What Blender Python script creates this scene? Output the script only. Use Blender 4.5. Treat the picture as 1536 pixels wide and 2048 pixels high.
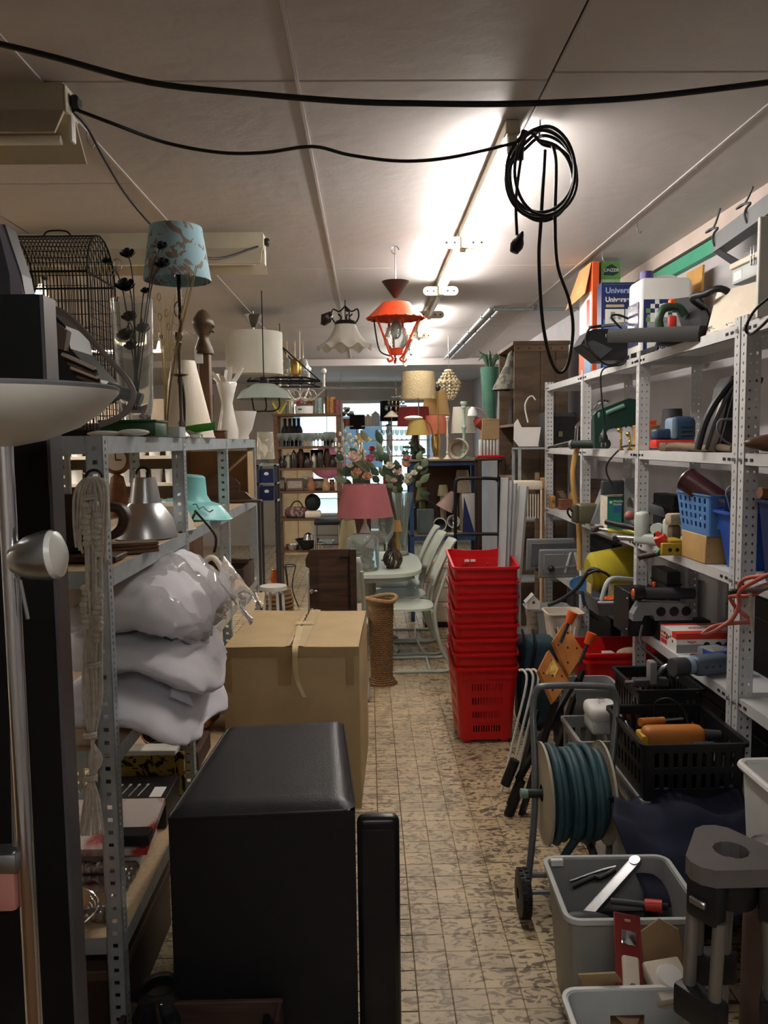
import bpy,bmesh,math,random
from mathutils import Vector,Matrix,Euler,noise
random.seed(7)
for _o in list(bpy.data.objects):bpy.data.objects.remove(_o)
SC=bpy.context.scene
COL=SC.collection
PI=math.pi
F=1620.0;CAM=Vector((0,0,1.63))
ROLL=0.0126
_dx,_dy=735-768,1024-885
_u=_dx*math.cos(ROLL)+_dy*math.sin(ROLL);_v=-_dx*math.sin(ROLL)+_dy*math.cos(ROLL)
PITCH=math.atan2(_v,F);YAW=math.atan2(-_u*math.cos(PITCH),F)
RC=Matrix.Rotation(-YAW,3,'Z')@Matrix.Rotation(PI/2-PITCH,3,'X')@Matrix.Rotation(-ROLL,3,'Z')
cd=bpy.data.cameras.new('camera');cam=bpy.data.objects.new('camera',cd);COL.objects.link(cam)
cd.sensor_fit='VERTICAL';cd.sensor_height=36;cd.lens=36*F/2048;cd.clip_start=.05;cd.clip_end=200
cam.matrix_world=Matrix.Translation(CAM)@RC.to_4x4()
SC.camera=cam
w=bpy.data.worlds.new('world');SC.world=w;w.use_nodes=True
bg=w.node_tree.nodes['Background'];bg.inputs[0].default_value=(.80,.90,1,1);bg.inputs[1].default_value=2.6
SC.view_settings.view_transform='Standard';SC.view_settings.look='None'
SC.view_settings.gamma=1;SC.view_settings.use_curve_mapping=False
SC.view_settings.exposure=0.62
TUBE_POWER=72.0
def ray(px,py):return RC@Vector(((px-768)/F,-(py-1024)/F,-1))
def P(px,py,Y=None,X=None,Z=None):
 d=ray(px,py)
 if Y is not None:t=Y/d.y
 elif X is not None:t=X/d.x
 else:t=(Z-CAM.z)/d.z
 return CAM+d*t
def S(n,Y):return n*Y/F
def lin(h):
 if isinstance(h,str):
  h=h.lstrip('#');c=[int(h[i:i+2],16)/255 for i in(0,2,4)]
 else:c=h
 return tuple(x/12.92 if x<=.04045 else((x+.055)/1.055)**2.4 for x in c)
MATS={}
def M(name,col=None,rough=.5,metal=0.,var=.12,scale=9.,bump=0.,bscale=60.,emit=0.,trans=0.,ior=1.45,alpha=1.,col2=None,thr=None,spec=.5,coat=0.,stretch=None,sss=0.):
 """procedural principled material; var = brightness mottling, col2/thr = second colour in noise patches"""
 if name in MATS:return MATS[name]
 m=bpy.data.materials.new(name);m.use_nodes=True;MATS[name]=m
 nt=m.node_tree;b=nt.nodes['Principled BSDF'];L=nt.links.new
 c=lin(col)
 b.inputs['Roughness'].default_value=rough;b.inputs['Metallic'].default_value=metal
 b.inputs['IOR'].default_value=ior;b.inputs['Transmission Weight'].default_value=trans
 b.inputs['Alpha'].default_value=alpha;b.inputs['Specular IOR Level'].default_value=spec
 if coat:b.inputs['Coat Weight'].default_value=coat
 b.inputs['Base Color'].default_value=(*c,1)
 tc=nt.nodes.new('ShaderNodeTexCoord');vec=tc.outputs['Object']
 if stretch:
  mp=nt.nodes.new('ShaderNodeMapping');mp.inputs['Scale'].default_value=stretch;L(vec,mp.inputs[0]);vec=mp.outputs[0]
 if var or col2:
  n=nt.nodes.new('ShaderNodeTexNoise');n.inputs['Scale'].default_value=scale;n.inputs['Detail'].default_value=4;L(vec,n.inputs['Vector'])
  r=nt.nodes.new('ShaderNodeValToRGB');L(n.outputs[0],r.inputs[0])
  if col2:
   t=thr or .5;r.color_ramp.elements[0].position=max(0,t-.06);r.color_ramp.elements[1].position=min(1,t+.06)
   r.color_ramp.elements[0].color=(*c,1);r.color_ramp.elements[1].color=(*lin(col2),1)
  else:
   r.color_ramp.elements[0].position=.3;r.color_ramp.elements[1].position=.7
   r.color_ramp.elements[0].color=(*[x*(1-var)for x in c],1);r.color_ramp.elements[1].color=(*[min(1,x*(1+var))for x in c],1)
  L(r.outputs[0],b.inputs['Base Color'])
  if emit:L(r.outputs[0],b.inputs['Emission Color'])
 if emit:
  b.inputs['Emission Strength'].default_value=emit
  b.inputs['Emission Color'].default_value=(*c,1)
 if bump:
  n2=nt.nodes.new('ShaderNodeTexNoise');n2.inputs['Scale'].default_value=bscale;n2.inputs['Detail'].default_value=3;L(vec,n2.inputs['Vector'])
  bp=nt.nodes.new('ShaderNodeBump');bp.inputs['Strength'].default_value=bump;bp.inputs['Distance'].default_value=.01;L(n2.outputs[0],bp.inputs['Height']);L(bp.outputs[0],b.inputs['Normal'])
 return m
def wood(name,c1,c2,rough=.5,sx=4,sy=40,sz=40,bump=.05,coat=0):
 if name in MATS:return MATS[name]
 m=M(name,c1,rough,var=.0,coat=coat);nt=m.node_tree;b=nt.nodes['Principled BSDF'];L=nt.links.new
 tc=nt.nodes.new('ShaderNodeTexCoord');mp=nt.nodes.new('ShaderNodeMapping');mp.inputs['Scale'].default_value=(sx,sy,sz);L(tc.outputs['Object'],mp.inputs[0])
 n=nt.nodes.new('ShaderNodeTexNoise');n.inputs['Scale'].default_value=1;n.inputs['Detail'].default_value=6;n.inputs['Distortion'].default_value=.6;L(mp.outputs[0],n.inputs['Vector'])
 r=nt.nodes.new('ShaderNodeValToRGB');r.color_ramp.elements[0].position=.32;r.color_ramp.elements[1].position=.7
 r.color_ramp.elements[0].color=(*lin(c2),1);r.color_ramp.elements[1].color=(*lin(c1),1)
 L(n.outputs[0],r.inputs[0]);L(r.outputs[0],b.inputs['Base Color'])
 if bump:
  bp=nt.nodes.new('ShaderNodeBump');bp.inputs['Strength'].default_value=bump*4;bp.inputs['Distance'].default_value=.003;L(n.outputs[0],bp.inputs['Height']);L(bp.outputs[0],b.inputs['Normal'])
 return m
def T(loc=(0,0,0),rx=0,ry=0,rz=0,s=1):
 m=Matrix.Translation(Vector(loc))@Euler((rx,ry,rz)).to_matrix().to_4x4()
 return m@Matrix.Scale(s,4)if s!=1 else m
def aim(p0,p1):
 """matrix whose z axis runs from p0 to p1"""
 p0=Vector(p0);d=Vector(p1)-p0
 return Matrix.Translation(p0)@d.to_track_quat('Z','Y').to_matrix().to_4x4()
def spl(pts,n=6,closed=False):
 pts=[Vector(p)for p in pts];out=[];N=len(pts)
 rng=N if closed else N-1
 for i in range(rng):
  if closed:a,b,c,d=pts[(i-1)%N],pts[i],pts[(i+1)%N],pts[(i+2)%N]
  else:a,b,c,d=pts[max(i-1,0)],pts[i],pts[i+1],pts[min(i+2,N-1)]
  for k in range(n):
   t=k/n
   out.append(.5*((2*b)+(c-a)*t+(2*a-5*b+4*c-d)*t*t+(3*b-a-3*c+d)*t*t*t))
 if not closed:out.append(pts[-1])
 return out
class MB:
 def __init__(s):s.v=[];s.f=[]
 def add(s,vs,fs,m=None):
  k=len(s.v)
  s.v+=[tuple(m@Vector(p))for p in vs]if m is not None else[tuple(p)for p in vs]
  s.f+=[tuple(i+k for i in f)for f in fs];return s
 def box(s,x0,x1,y0,y1,z0,z1,m=None):
  return s.add([(x0,y0,z0),(x1,y0,z0),(x1,y1,z0),(x0,y1,z0),(x0,y0,z1),(x1,y0,z1),(x1,y1,z1),(x0,y1,z1)],[(0,3,2,1),(4,5,6,7),(0,1,5,4),(1,2,6,5),(2,3,7,6),(3,0,4,7)],m)
 def cb(s,c,d,m=None):
  return s.box(c[0]-d[0]/2,c[0]+d[0]/2,c[1]-d[1]/2,c[1]+d[1]/2,c[2]-d[2]/2,c[2]+d[2]/2,m)
 def rb(s,x0,x1,y0,y1,z0,z1,r=.01,seg=2,m=None,fn=None):
  bm=bmesh.new();bmesh.ops.create_cube(bm,size=1)
  for v in bm.verts:v.co=Vector(((x0+x1)/2+v.co.x*(x1-x0),(y0+y1)/2+v.co.y*(y1-y0),(z0+z1)/2+v.co.z*(z1-z0)))
  r=min(r,.49*min(x1-x0,y1-y0,z1-z0))
  bmesh.ops.bevel(bm,geom=list(bm.edges),offset=r,segments=seg,profile=.5,affect='EDGES')
  bm.verts.index_update()
  vs=[fn(v.co)if fn else v.co.copy()for v in bm.verts];fs=[tuple(v.index for v in f.verts)for f in bm.faces];bm.free()
  return s.add(vs,fs,m)
 def lathe(s,prof,n=20,m=None,a0=0,a1=2*PI):
  full=abs(a1-a0-2*PI)<1e-6;cols=n if full else n+1
  vs=[];fs=[]
  for i in range(cols):
   a=a0+(a1-a0)*i/n
   for r,z in prof:vs.append((r*math.cos(a),r*math.sin(a),z))
  k=len(prof)
  for i in range(n):
   j=(i+1)%cols
   for q in range(k-1):fs.append((i*k+q,j*k+q,j*k+q+1,i*k+q+1))
  return s.add(vs,fs,m)
 def cyl(s,p0,p1,r0,r1=None,n=12,caps=True):
  r1=r0 if r1 is None else r1
  L=(Vector(p1)-Vector(p0)).length;m=aim(p0,p1)
  vs=[(r0*math.cos(2*PI*i/n),r0*math.sin(2*PI*i/n),0)for i in range(n)]+[(r1*math.cos(2*PI*i/n),r1*math.sin(2*PI*i/n),L)for i in range(n)]
  fs=[(i,(i+1)%n,n+(i+1)%n,n+i)for i in range(n)]
  if caps:fs+=[tuple(reversed(range(n))),tuple(range(n,2*n))]
  return s.add(vs,fs,m)
 def tube(s,pts,r,n=6,closed=False,caps=True):
  pts=[Vector(p)for p in pts];N=len(pts);vs=[];fs=[]
  rr=r if isinstance(r,(list,tuple))else[r]*N
  up=None
  for i in range(N):
   if closed:t=pts[(i+1)%N]-pts[i-1]
   else:t=pts[min(i+1,N-1)]-pts[max(i-1,0)]
   if t.length<1e-9:t=Vector((0,0,1))
   t.normalize()
   if up is None:
    up=Vector((0,0,1))if abs(t.z)<.9 else Vector((1,0,0))
   a=up-t*up.dot(t)
   if a.length<1e-6:a=t.orthogonal()
   a.normalize();up=a;b=t.cross(a)
   for k in range(n):
    q=2*PI*k/n;vs.append(pts[i]+a*(math.cos(q)*rr[i])+b*(math.sin(q)*rr[i]))
  for i in range(N if closed else N-1):
   j=(i+1)%N
   for k in range(n):fs.append((i*n+k,i*n+(k+1)%n,j*n+(k+1)%n,j*n+k))
  if caps and not closed:fs+=[tuple(reversed(range(n))),tuple(range((N-1)*n,N*n))]
  return s.add(vs,fs)
 def ball(s,c,r,nu=12,nv=8,m=None):
  if not isinstance(r,(tuple,list)):r=(r,r,r)
  vs=[];fs=[]
  for j in range(1,nv):
   ph=PI*j/nv
   for i in range(nu):
    th=2*PI*i/nu;vs.append((c[0]+r[0]*math.sin(ph)*math.cos(th),c[1]+r[1]*math.sin(ph)*math.sin(th),c[2]+r[2]*math.cos(ph)))
  t=len(vs);vs+=[(c[0],c[1],c[2]+r[2]),(c[0],c[1],c[2]-r[2])]
  for j in range(nv-2):
   for i in range(nu):fs.append((j*nu+i,(j+1)*nu+i,(j+1)*nu+(i+1)%nu,j*nu+(i+1)%nu))
  for i in range(nu):fs.append((t,i,(i+1)%nu));fs.append((t+1,(nv-2)*nu+(i+1)%nu,(nv-2)*nu+i))
  return s.add(vs,fs,m)
 def prism(s,poly,z0,z1,m=None):
  n=len(poly);a=sum(poly[i][0]*poly[(i+1)%n][1]-poly[(i+1)%n][0]*poly[i][1]for i in range(n))
  if a<0:poly=list(reversed(poly))
  vs=[(x,y,z0)for x,y in poly]+[(x,y,z1)for x,y in poly]
  fs=[tuple(reversed(range(n))),tuple(range(n,2*n))]+[(i,(i+1)%n,n+(i+1)%n,n+i)for i in range(n)]
  return s.add(vs,fs,m)
 def grid(s,nu,nv,fn,cu=False,cv=False,m=None):
  vs=[fn(i/(nu if cu else nu-1),j/(nv if cv else nv-1))for i in range(nu)for j in range(nv)]
  fs=[]
  for i in range(nu if cu else nu-1):
   for j in range(nv if cv else nv-1):
    a,b=(i+1)%nu,(j+1)%nv
    fs.append((i*nv+j,a*nv+j,a*nv+b,i*nv+b))
  return s.add(vs,fs,m)
 def plate(s,xs,ys,hole,t,fn=None,m=None):
  """sheet of thickness t in the local x-y plane with missing cells"""
  nx,ny=len(xs)-1,len(ys)-1;idx={};vs=[];fs=[]
  def V(i,j,k):
   key=(i,j,k)
   if key not in idx:
    idx[key]=len(vs);p=Vector((xs[i],ys[j],k*t));vs.append(fn(p)if fn else p)
   return idx[key]
  solid=lambda i,j:0<=i<nx and 0<=j<ny and not hole(i,j)
  for i in range(nx):
   for j in range(ny):
    if not solid(i,j):continue
    fs.append((V(i,j,1),V(i+1,j,1),V(i+1,j+1,1),V(i,j+1,1)))
    fs.append((V(i,j+1,0),V(i+1,j+1,0),V(i+1,j,0),V(i,j,0)))
    if not solid(i-1,j):fs.append((V(i,j,0),V(i,j,1),V(i,j+1,1),V(i,j+1,0)))
    if not solid(i+1,j):fs.append((V(i+1,j+1,0),V(i+1,j+1,1),V(i+1,j,1),V(i+1,j,0)))
    if not solid(i,j-1):fs.append((V(i+1,j,0),V(i+1,j,1),V(i,j,1),V(i,j,0)))
    if not solid(i,j+1):fs.append((V(i,j+1,0),V(i,j+1,1),V(i+1,j+1,1),V(i+1,j+1,0)))
  return s.add(vs,fs,m)
 def mesh(s,name,mat,smooth=None):
  me=bpy.data.meshes.new(name);me.from_pydata(s.v,[],s.f);me.update()
  if mat:me.materials.append(mat)
  if smooth:
   me.polygons.foreach_set('use_smooth',[True]*len(me.polygons))
   me.set_sharp_from_angle(angle=smooth if smooth is not True else .7)
  return me
 def build(s,name,mat,parent=None,smooth=.7,label=None):
  o=bpy.data.objects.new(name,s.mesh(name,mat,smooth));COL.objects.link(o);o.parent=parent
  if label:o['label']=label
  return o
def tag(o,label=None,cat=None,group=None,kind=None):
 if label:o['label']=label
 if cat:o['category']=cat
 if group:o['group']=group
 if kind:o['kind']=kind
 return o
def thing(name,label,cat,loc=(0,0,0),rz=0,group=None,rx=0,ry=0):
 o=bpy.data.objects.new(name,None);COL.objects.link(o);o.empty_display_size=.1
 o.location=loc;o.rotation_euler=(rx,ry,rz)
 return tag(o,label,cat,group)
def one(name,label,cat,mb,mat,loc=(0,0,0),rz=0,group=None,rx=0,ry=0,smooth=.7):
 o=mb.build(name,mat,None,smooth);o.location=loc;o.rotation_euler=(rx,ry,rz)
 return tag(o,label,cat,group)
def struct(name,mb,mat,parent=None,smooth=None):
 o=mb.build(name,mat,parent,smooth)
 if parent is None:o['kind']='structure'
 return o
def share(name,me,parent=None,loc=(0,0,0),rot=(0,0,0),sc=(1,1,1)):
 o=bpy.data.objects.new(name,me);COL.objects.link(o);o.parent=parent;o.location=loc;o.rotation_euler=rot;o.scale=sc
 return o
def dup(root,loc,rz=None,label=None,group=None,sc=None):
 r=root.copy();COL.objects.link(r);r.location=loc
 if rz is not None:r.rotation_euler=(root.rotation_euler[0],root.rotation_euler[1],rz)
 if sc:r.scale=(sc,sc,sc)
 if label:r['label']=label
 if group:r['group']=group
 for ch in list(root.children):
  c=ch.copy();COL.objects.link(c);c.parent=r
  for g in list(ch.children):
   d=g.copy();COL.objects.link(d);d.parent=c
 return r
FONT=None
def text(body,size,mat,parent,m,depth=.0006,name='lettering',align='LEFT',bold=0,sx=1):
 cu=bpy.data.curves.new(name,'FONT');cu.body=body;cu.size=size;cu.extrude=depth;cu.align_x=align;cu.offset=bold
 o=bpy.data.objects.new(name,cu);COL.objects.link(o)
 bpy.context.view_layer.update()
 me=bpy.data.meshes.new_from_object(o);bpy.data.objects.remove(o);bpy.data.curves.remove(cu)
 me.transform(m@Matrix.Diagonal((sx,1,1,1))if sx!=1 else m);me.materials.clear();me.materials.append(mat)
 o=bpy.data.objects.new(name,me);COL.objects.link(o);o.parent=parent
 return o
def faceY(loc,rz=0):return T(loc,rx=PI/2,rz=rz)
ZC=2.66;XW=1.69;XLW=-5.2;YF=13.0;YB=-1.6
m_wall=M('wall paint','#b8b0a8',.8,var=.08,scale=2.5,bump=.1,bscale=25)
m_wall_r=M('wall paint grey','#b4b0b2',.8,var=.08,scale=3,bump=.1,bscale=25)
m_ceil=M('ceiling board paint','#c0b9b6',.62,var=.06,scale=1.3,bump=.25,bscale=14)
m_ceil_dark=M('ceiling joint','#3a3430',.9,var=.2)
m_white=M('white paint','#d9d6cf',.5,var=.05)
m_dirty=M('dirty cream enamel','#b7ad96',.45,var=.14,scale=6)
m_black=M('black plastic','#151517',.45,var=.15)
m_blackm=M('black matt','#101012',.75,var=.15)
m_steel=M('brushed steel','#a9abad',.32,1,var=.08,scale=30)
m_chrome=M('chrome','#d5d6d8',.12,1,var=.03)
m_galv=M('galvanised steel','#adb6ba',.36,.45,var=.16,scale=18)
m_greysteel=M('light grey enamelled steel','#c6c6c6',.42,var=.06,scale=12)
m_rubber=M('black cable rubber','#0e0d0e',.5,var=.1)
def floor_mat():
 m=M('worn tile print','#b5a586',.38,var=0);nt=m.node_tree;b=nt.nodes['Principled BSDF'];L=nt.links.new
 g=nt.nodes.new('ShaderNodeNewGeometry')
 def noise(sc,det,dist=0,vec=None):
  n=nt.nodes.new('ShaderNodeTexNoise');n.inputs['Scale'].default_value=sc;n.inputs['Detail'].default_value=det;n.inputs['Distortion'].default_value=dist
  L(vec or g.outputs['Position'],n.inputs['Vector']);return n
 def ramp(src,e):
  r=nt.nodes.new('ShaderNodeValToRGB');L(src,r.inputs[0]);el=r.color_ramp.elements
  while len(el)<len(e):el.new(.5)
  for q,(p,c)in zip(el,e):q.position=p;q.color=(*c,1)
  return r
 mp=nt.nodes.new('ShaderNodeMapping');mp.inputs['Scale'].default_value=(.75,1.35,1);L(g.outputs['Position'],mp.inputs[0])
 n1=noise(26,8,1.6,mp.outputs[0])
 n2=noise(2.2,3)
 n3=noise(7,4)
 wear=ramp(n2.outputs[0],[(.34,(0,0,0)),(.62,(1,1,1))])
 fleck=ramp(n1.outputs[0],[(.50,(0,0,0)),(.585,(1,1,1))])
 base=ramp(n3.outputs[0],[(.3,lin('#a8967a')),(.7,lin('#cdb791'))])
 sp=nt.nodes.new('ShaderNodeSeparateXYZ');L(g.outputs['Position'],sp.inputs[0])
 mr=nt.nodes.new('ShaderNodeMapRange');L(sp.outputs[0],mr.inputs[0]);mr.inputs[1].default_value=.28;mr.inputs[2].default_value=.52;mr.inputs[3].default_value=.0;mr.inputs[4].default_value=1
 ad=nt.nodes.new('ShaderNodeMath');ad.operation='MULTIPLY_ADD';L(wear.outputs[0],ad.inputs[0]);ad.inputs[1].default_value=.35;L(mr.outputs[0],ad.inputs[2]);ad.use_clamp=True
 fc=nt.nodes.new('ShaderNodeMix');fc.data_type='RGBA';L(ad.outputs[0],fc.inputs[0]);fc.inputs[6].default_value=(*lin('#857761'),1);fc.inputs[7].default_value=(*lin('#38200f'),1)
 fa=nt.nodes.new('ShaderNodeMath');fa.operation='MULTIPLY';L(fleck.outputs[0],fa.inputs[0]);fa.inputs[1].default_value=.85
 mx=nt.nodes.new('ShaderNodeMix');mx.data_type='RGBA';L(fa.outputs[0],mx.inputs[0]);L(base.outputs[0],mx.inputs[6]);L(fc.outputs[2],mx.inputs[7])
 L(mx.outputs[2],b.inputs['Base Color'])
 rr=nt.nodes.new('ShaderNodeMapRange');L(n1.outputs[0],rr.inputs[0]);rr.inputs[3].default_value=.25;rr.inputs[4].default_value=.55;L(rr.outputs[0],b.inputs['Roughness'])
 bp=nt.nodes.new('ShaderNodeBump');bp.inputs['Strength'].default_value=.3;bp.inputs['Distance'].default_value=.004;L(n1.outputs[0],bp.inputs['Height']);L(bp.outputs[0],b.inputs['Normal'])
 return m
m_floor=floor_mat()
m_grout=M('brown floor joint','#6a4a2a',.7,var=.2)
fl=struct('floor',MB().box(XLW-.2,XW+.4,YB,YF+.2,-.12,-.003),m_grout)
TX,TY,TX0,TY0=.103,.0902,.0,.0
g0=P(1052,2017,Z=0);TX0=g0.x%TX;TY0=g0.y%TY
tme=MB().add([(.0024,.0024,0),(TX-.0024,.0024,0),(TX-.0024,TY-.0024,0),(.0024,TY-.0024,0),(0.0,0.0,-.0032),(TX,0.0,-.0032),(TX,TY,-.0032),(0.0,TY,-.0032)],[(0,1,2,3),(0,4,5,1),(1,5,6,2),(2,6,7,3),(3,7,4,0)]).mesh('tile',m_floor)
tiles=[]
for i in range(int(XLW/TX)-1,int(XW/TX)+2):
 for j in range(int(YB/TY),int(YF/TY)):
  tiles.append((TX0+i*TX,TY0+j*TY))
vis=[t for t in tiles if .06<t[0]<.72 and t[1]>1.9 and t[0]<.72]
vis.sort(key=lambda t:t[1]);near=set(vis[:300]);rest=MB()
for t in tiles:
 if t in near:share('tile',tme,fl,(t[0],t[1],0))
 elif t[0]>XLW and t[0]<XW+.2 and t[1]>.5:
  rest.add([(.0024,.0024,0),(TX-.0024,.0024,0),(TX-.0024,TY-.0024,0),(.0024,TY-.0024,0)],[(0,1,2,3)],T((t[0],t[1],0)))
tag(rest.build('tile_field',m_floor,fl,None),kind='stuff')
ce=struct('ceiling',MB().box(XLW-.2,XW+.4,YB,10.3,ZC+.006,ZC+.12),m_ceil_dark)
PW=.722;X0=-.186
yrow=P(600,162,Z=ZC).y;yrow2=P(1300,144,Z=ZC).y
for i in range(-8,4):
 x0=X0+i*PW+.003;x1=X0+(i+1)*PW-.003
 if x0<XLW:x0=XLW
 if x1>XW:x1=XW
 if x1-x0<.05:continue
 st=(yrow,yrow2)[i>=1];y=st-2.5
 if i==-2:y+=.9
 while y<10.2:
  ya,yb=max(y+.003,YB),min(y+2.5-.003,10.15)
  if yb-ya>.1:
   MB().rb(x0,x1,ya,yb,ZC,ZC+.01,.0035,1).build('ceiling_board',m_ceil,ce,None)
  y+=2.5
for i,x in enumerate([X0,X0+2*PW,X0-PW]):
 MB().box(x-.005,x+.005,YB,10.1,ZC-.004,ZC+.002).build('joint_strip',m_ceil,ce,None)
struct('ceiling',MB().box(XLW-.2,XW+.4,10.15,YF,ZC-.08,ZC+.1),m_ceil).name='ceiling_soffit'
struct('wall_right',MB().box(XW,XW+.15,YB,YF,0,ZC+.1),m_wall_r)
struct('wall_left',MB().box(XLW-.15,XLW,YB,YF,0,ZC+.1),m_wall)
struct('wall_back',MB().box(XLW,XW,YB-.15,YB,0,ZC+.1),m_wall)
WX0,WX1,WZ0,WZ1=-1.2,1.15,.45,P(720,800,Y=YF).z
fw=MB()
fw.box(XLW,WX0,YF,YF+.2,0,ZC+.1).box(WX1,XW,YF,YF+.2,0,ZC+.1).box(WX0,WX1,YF,YF+.2,0,WZ0).box(WX0,WX1,YF,YF+.2,WZ1,ZC+.1)
struct('wall_far',fw,m_wall)
m_glass=M('window glass','#e6f2f2',.02,trans=1,var=0,ior=1.02)
win=struct('window_1',MB().box(WX0,WX1,YF+.06,YF+.12,WZ0,WZ0+.05).box(WX0,WX1,YF+.06,YF+.12,WZ1-.05,WZ1),m_white)
nm=3
for k in range(nm+1):
 x=WX0+(WX1-WX0)*k/nm
 MB().box(max(WX0,x-.03),min(WX1,x+.03),YF+.06,YF+.12,WZ0+.05,WZ1-.05).build('window_mullion',m_white,win,None)
 if k<nm:MB().box(x+.03,x+(WX1-WX0)/nm-.03,YF+.085,YF+.091,WZ0+.05,WZ1-.05).build('window_pane',m_glass,win,None)
m_green=M('sea green paint','#3f9a7a',.5,var=.08)
m_ledge=M('pinkish ledge paint','#cbb9ae',.55,var=.07)
struct('trim_1',MB().box(XW-.05,XW,YB,6.2,ZC-.075,ZC),m_ledge)
struct('trim_2',MB().box(XW-.035,XW,YB,6.2,ZC-.15,ZC-.085),m_green)
m_fac=M('white brick facade','#e9ecec',.8,var=.04,scale=20)
m_slate=M('grey slate roof','#9fb0b4',.7,var=.2,scale=6)
m_street=M('pavement','#a8a8a6',.8,var=.1)
struct('ground',MB().box(-30,30,YF+.2,60,-.2,-.02),m_street)
hs=thing('street_house','pale brick house with slate roof seen through the shop window','house',(2,24,0))
MB().box(-14,8,0,6,0,3.4).build('wall',m_fac,hs,None)
MB().add([(-14.4,-.4,3.2),(8.4,-.4,3.2),(8.4,4,7),(-14.4,4,7)],[(0,1,2,3)]).add([(-14.4,4,7),(8.4,4,7),(8.4,8,3.2),(-14.4,8,3.2)],[(0,1,2,3)]).build('roof',m_slate,hs,None)
m_dkglass=M('dark window glass','#4a5a68',.1,var=.1)
for x in(-10,-6.5,-4.6,-2.2,.4,3,5.6):
 wf=MB().box(x-.7,x+.7,-.04,.02,.8,2.5).build('window',m_white,hs,None)
 for q in(-.34,.34):MB().box(x+q-.29,x+q+.29,-.06,-.03,.9,2.4).build('pane',m_dkglass,wf,None)
m_tube=M('lit fluorescent tube','#ffffff',.3,var=0,emit=TUBE_POWER)
m_tube.node_tree.nodes['Principled BSDF'].inputs['Emission Color'].default_value=(1,.955,.90,1)
m_tube_fill=M('dim fluorescent tube','#ffffff',.3,var=0,emit=TUBE_POWER*.62)  # weaker tube for the added fill trough behind the camera
m_tube_fill.node_tree.nodes['Principled BSDF'].inputs['Emission Color'].default_value=(.93,.96,1,1)
m_tubeoff=M('unlit fluorescent tube','#e8e6e0',.25,var=0)
m_cap=M('cream plastic cap','#d8d0b8',.4,var=.08)
LX=.483
def batten(label,y0,y1,x=LX,lit=True,z=ZC,group=None):
 t=thing('fluorescent_batten',label,'ceiling light',(x,(y0+y1)/2,z),group=group)
 h=(y1-y0)/2
 MB().rb(-.024,.024,-h,h,-.045,0,.004,1).build('housing',m_dirty,t)
 MB().cyl((0,-h+.04,-.082),(0,h-.04,-.082),.014,n=12).build('tube',m_tube if lit else m_tubeoff,t)
 for s in(-1,1):
  MB().rb(-.016,.016,s*(h-.026)-.014,s*(h-.026)+.014,-.10,-.042,.006,2).build('lamp_holder',m_cap,t)
 return t
G='ceiling battens over the aisle'
Pz=lambda px,py:P(px,py,Z=ZC-.05)
ya,yb=Pz(1030,270).y,Pz(940,478).y;YB1=ya
yc,yd=Pz(930,492).y,Pz(905,575).y
b1=batten('lit fluorescent batten with the coiled black cable at its end',ya,yb)
b2=batten('lit fluorescent batten behind the one with the coiled cable',yb+.03,yd)
b3=batten('dark unlit fluorescent batten between two lit ones',yd+.05,yd+.95,lit=False)
b4=batten('lit fluorescent batten above the red metal lantern',yd+1.0,yd+2.1)
b5=batten('lit fluorescent batten above the beige drum lampshade',yd+2.25,yd+3.45)
b6=batten('lit fluorescent batten close to the shop window',yd+3.6,10.1)
def connector(y,label):
 t=thing('mounting_bracket',label,'bracket',(LX,y,ZC-.046))
 poly=[]
 for k in range(9):a=-PI/2+PI*k/8;poly.append((.085+.028*math.cos(a),.028*math.sin(a)))
 for k in range(9):a=PI/2+PI*k/8;poly.append((-.085+.028*math.cos(a),.028*math.sin(a)))
 MB().prism(poly,-.006,.006,T((0,0,-.022),rx=PI/2)).build('plate',m_cap,t)
 for x in(-.085,-.045,.045,.085):MB().cyl((x,-.009,-.022),(x,-.003,-.022),.006,n=8).build('screw',m_black,t)
connector(yb+.0,'cream rounded bracket between the two nearest lit tubes')
connector(yd+.02,'cream rounded bracket at the end of the second lit tube')
connector(yd+.99,'cream rounded bracket at the far end of the unlit tube')
connector(yd+2.2,'cream rounded bracket above the beige drum lampshade')
def trough(label,xr,y,L,z=ZC,lit=False,rz=0):
 t=thing('reflector_fitting',label,'ceiling light',(xr,y,z),rz)
 prof=[(-.05,0),(.05,0),(.05,-.075),(.13,-.165),(.125,-.168),(.045,-.082),(-.045,-.082),(-.125,-.168),(-.13,-.165),(-.05,-.075)]
 MB().prism(prof,0,L,Matrix(((0,0,-1,0),(1,0,0,0),(0,1,0,0),(0,0,0,1)))).build('reflector',m_dirty,t,None)
 for s in(-.06,.06):MB().cyl((-.05,s,-.12),(-L+.05,s,-.12),.014,n=10).build('tube',(m_tube_fill if lit==2 else m_tube)if lit else m_tubeoff,t)
 MB().rb(.0,.006,-.05,.05,-.08,-.004,.002,1).build('end_plate',m_dirty,t)
 MB().rb(.006,.03,-.022,.022,-.055,-.02,.006,1).build('cable_gland',m_black,t)
 MB().rb(.0,.01,-.02,.016,-.15,-.075,.005,2).build('end_clip',m_white,t)
 return t
e1=P(140,215,Z=ZC-.05)
tr1=trough('grimy unlit trough reflector light with two black cables leaving its end',e1.x,e1.y,1.5)
e2=P(527,490,Z=ZC-.05)
tr2=trough('cream unlit trough light behind the blue floral lampshade',e2.x,e2.y,1.6)
for k,(x,y)in enumerate(((-1.9,4.9),(-1.9,7.6),(-3.6,3.2),(.75,-.55))):  # last trough is added out of view to brighten the foreground
 trough(['lit trough light beyond the wire cage','lit trough light over the crockery shelves','lit trough light by the left wall','lit trough light near the front end of the aisle'][k],x,y,1.5,lit=2 if k==3 else 1)
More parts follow.
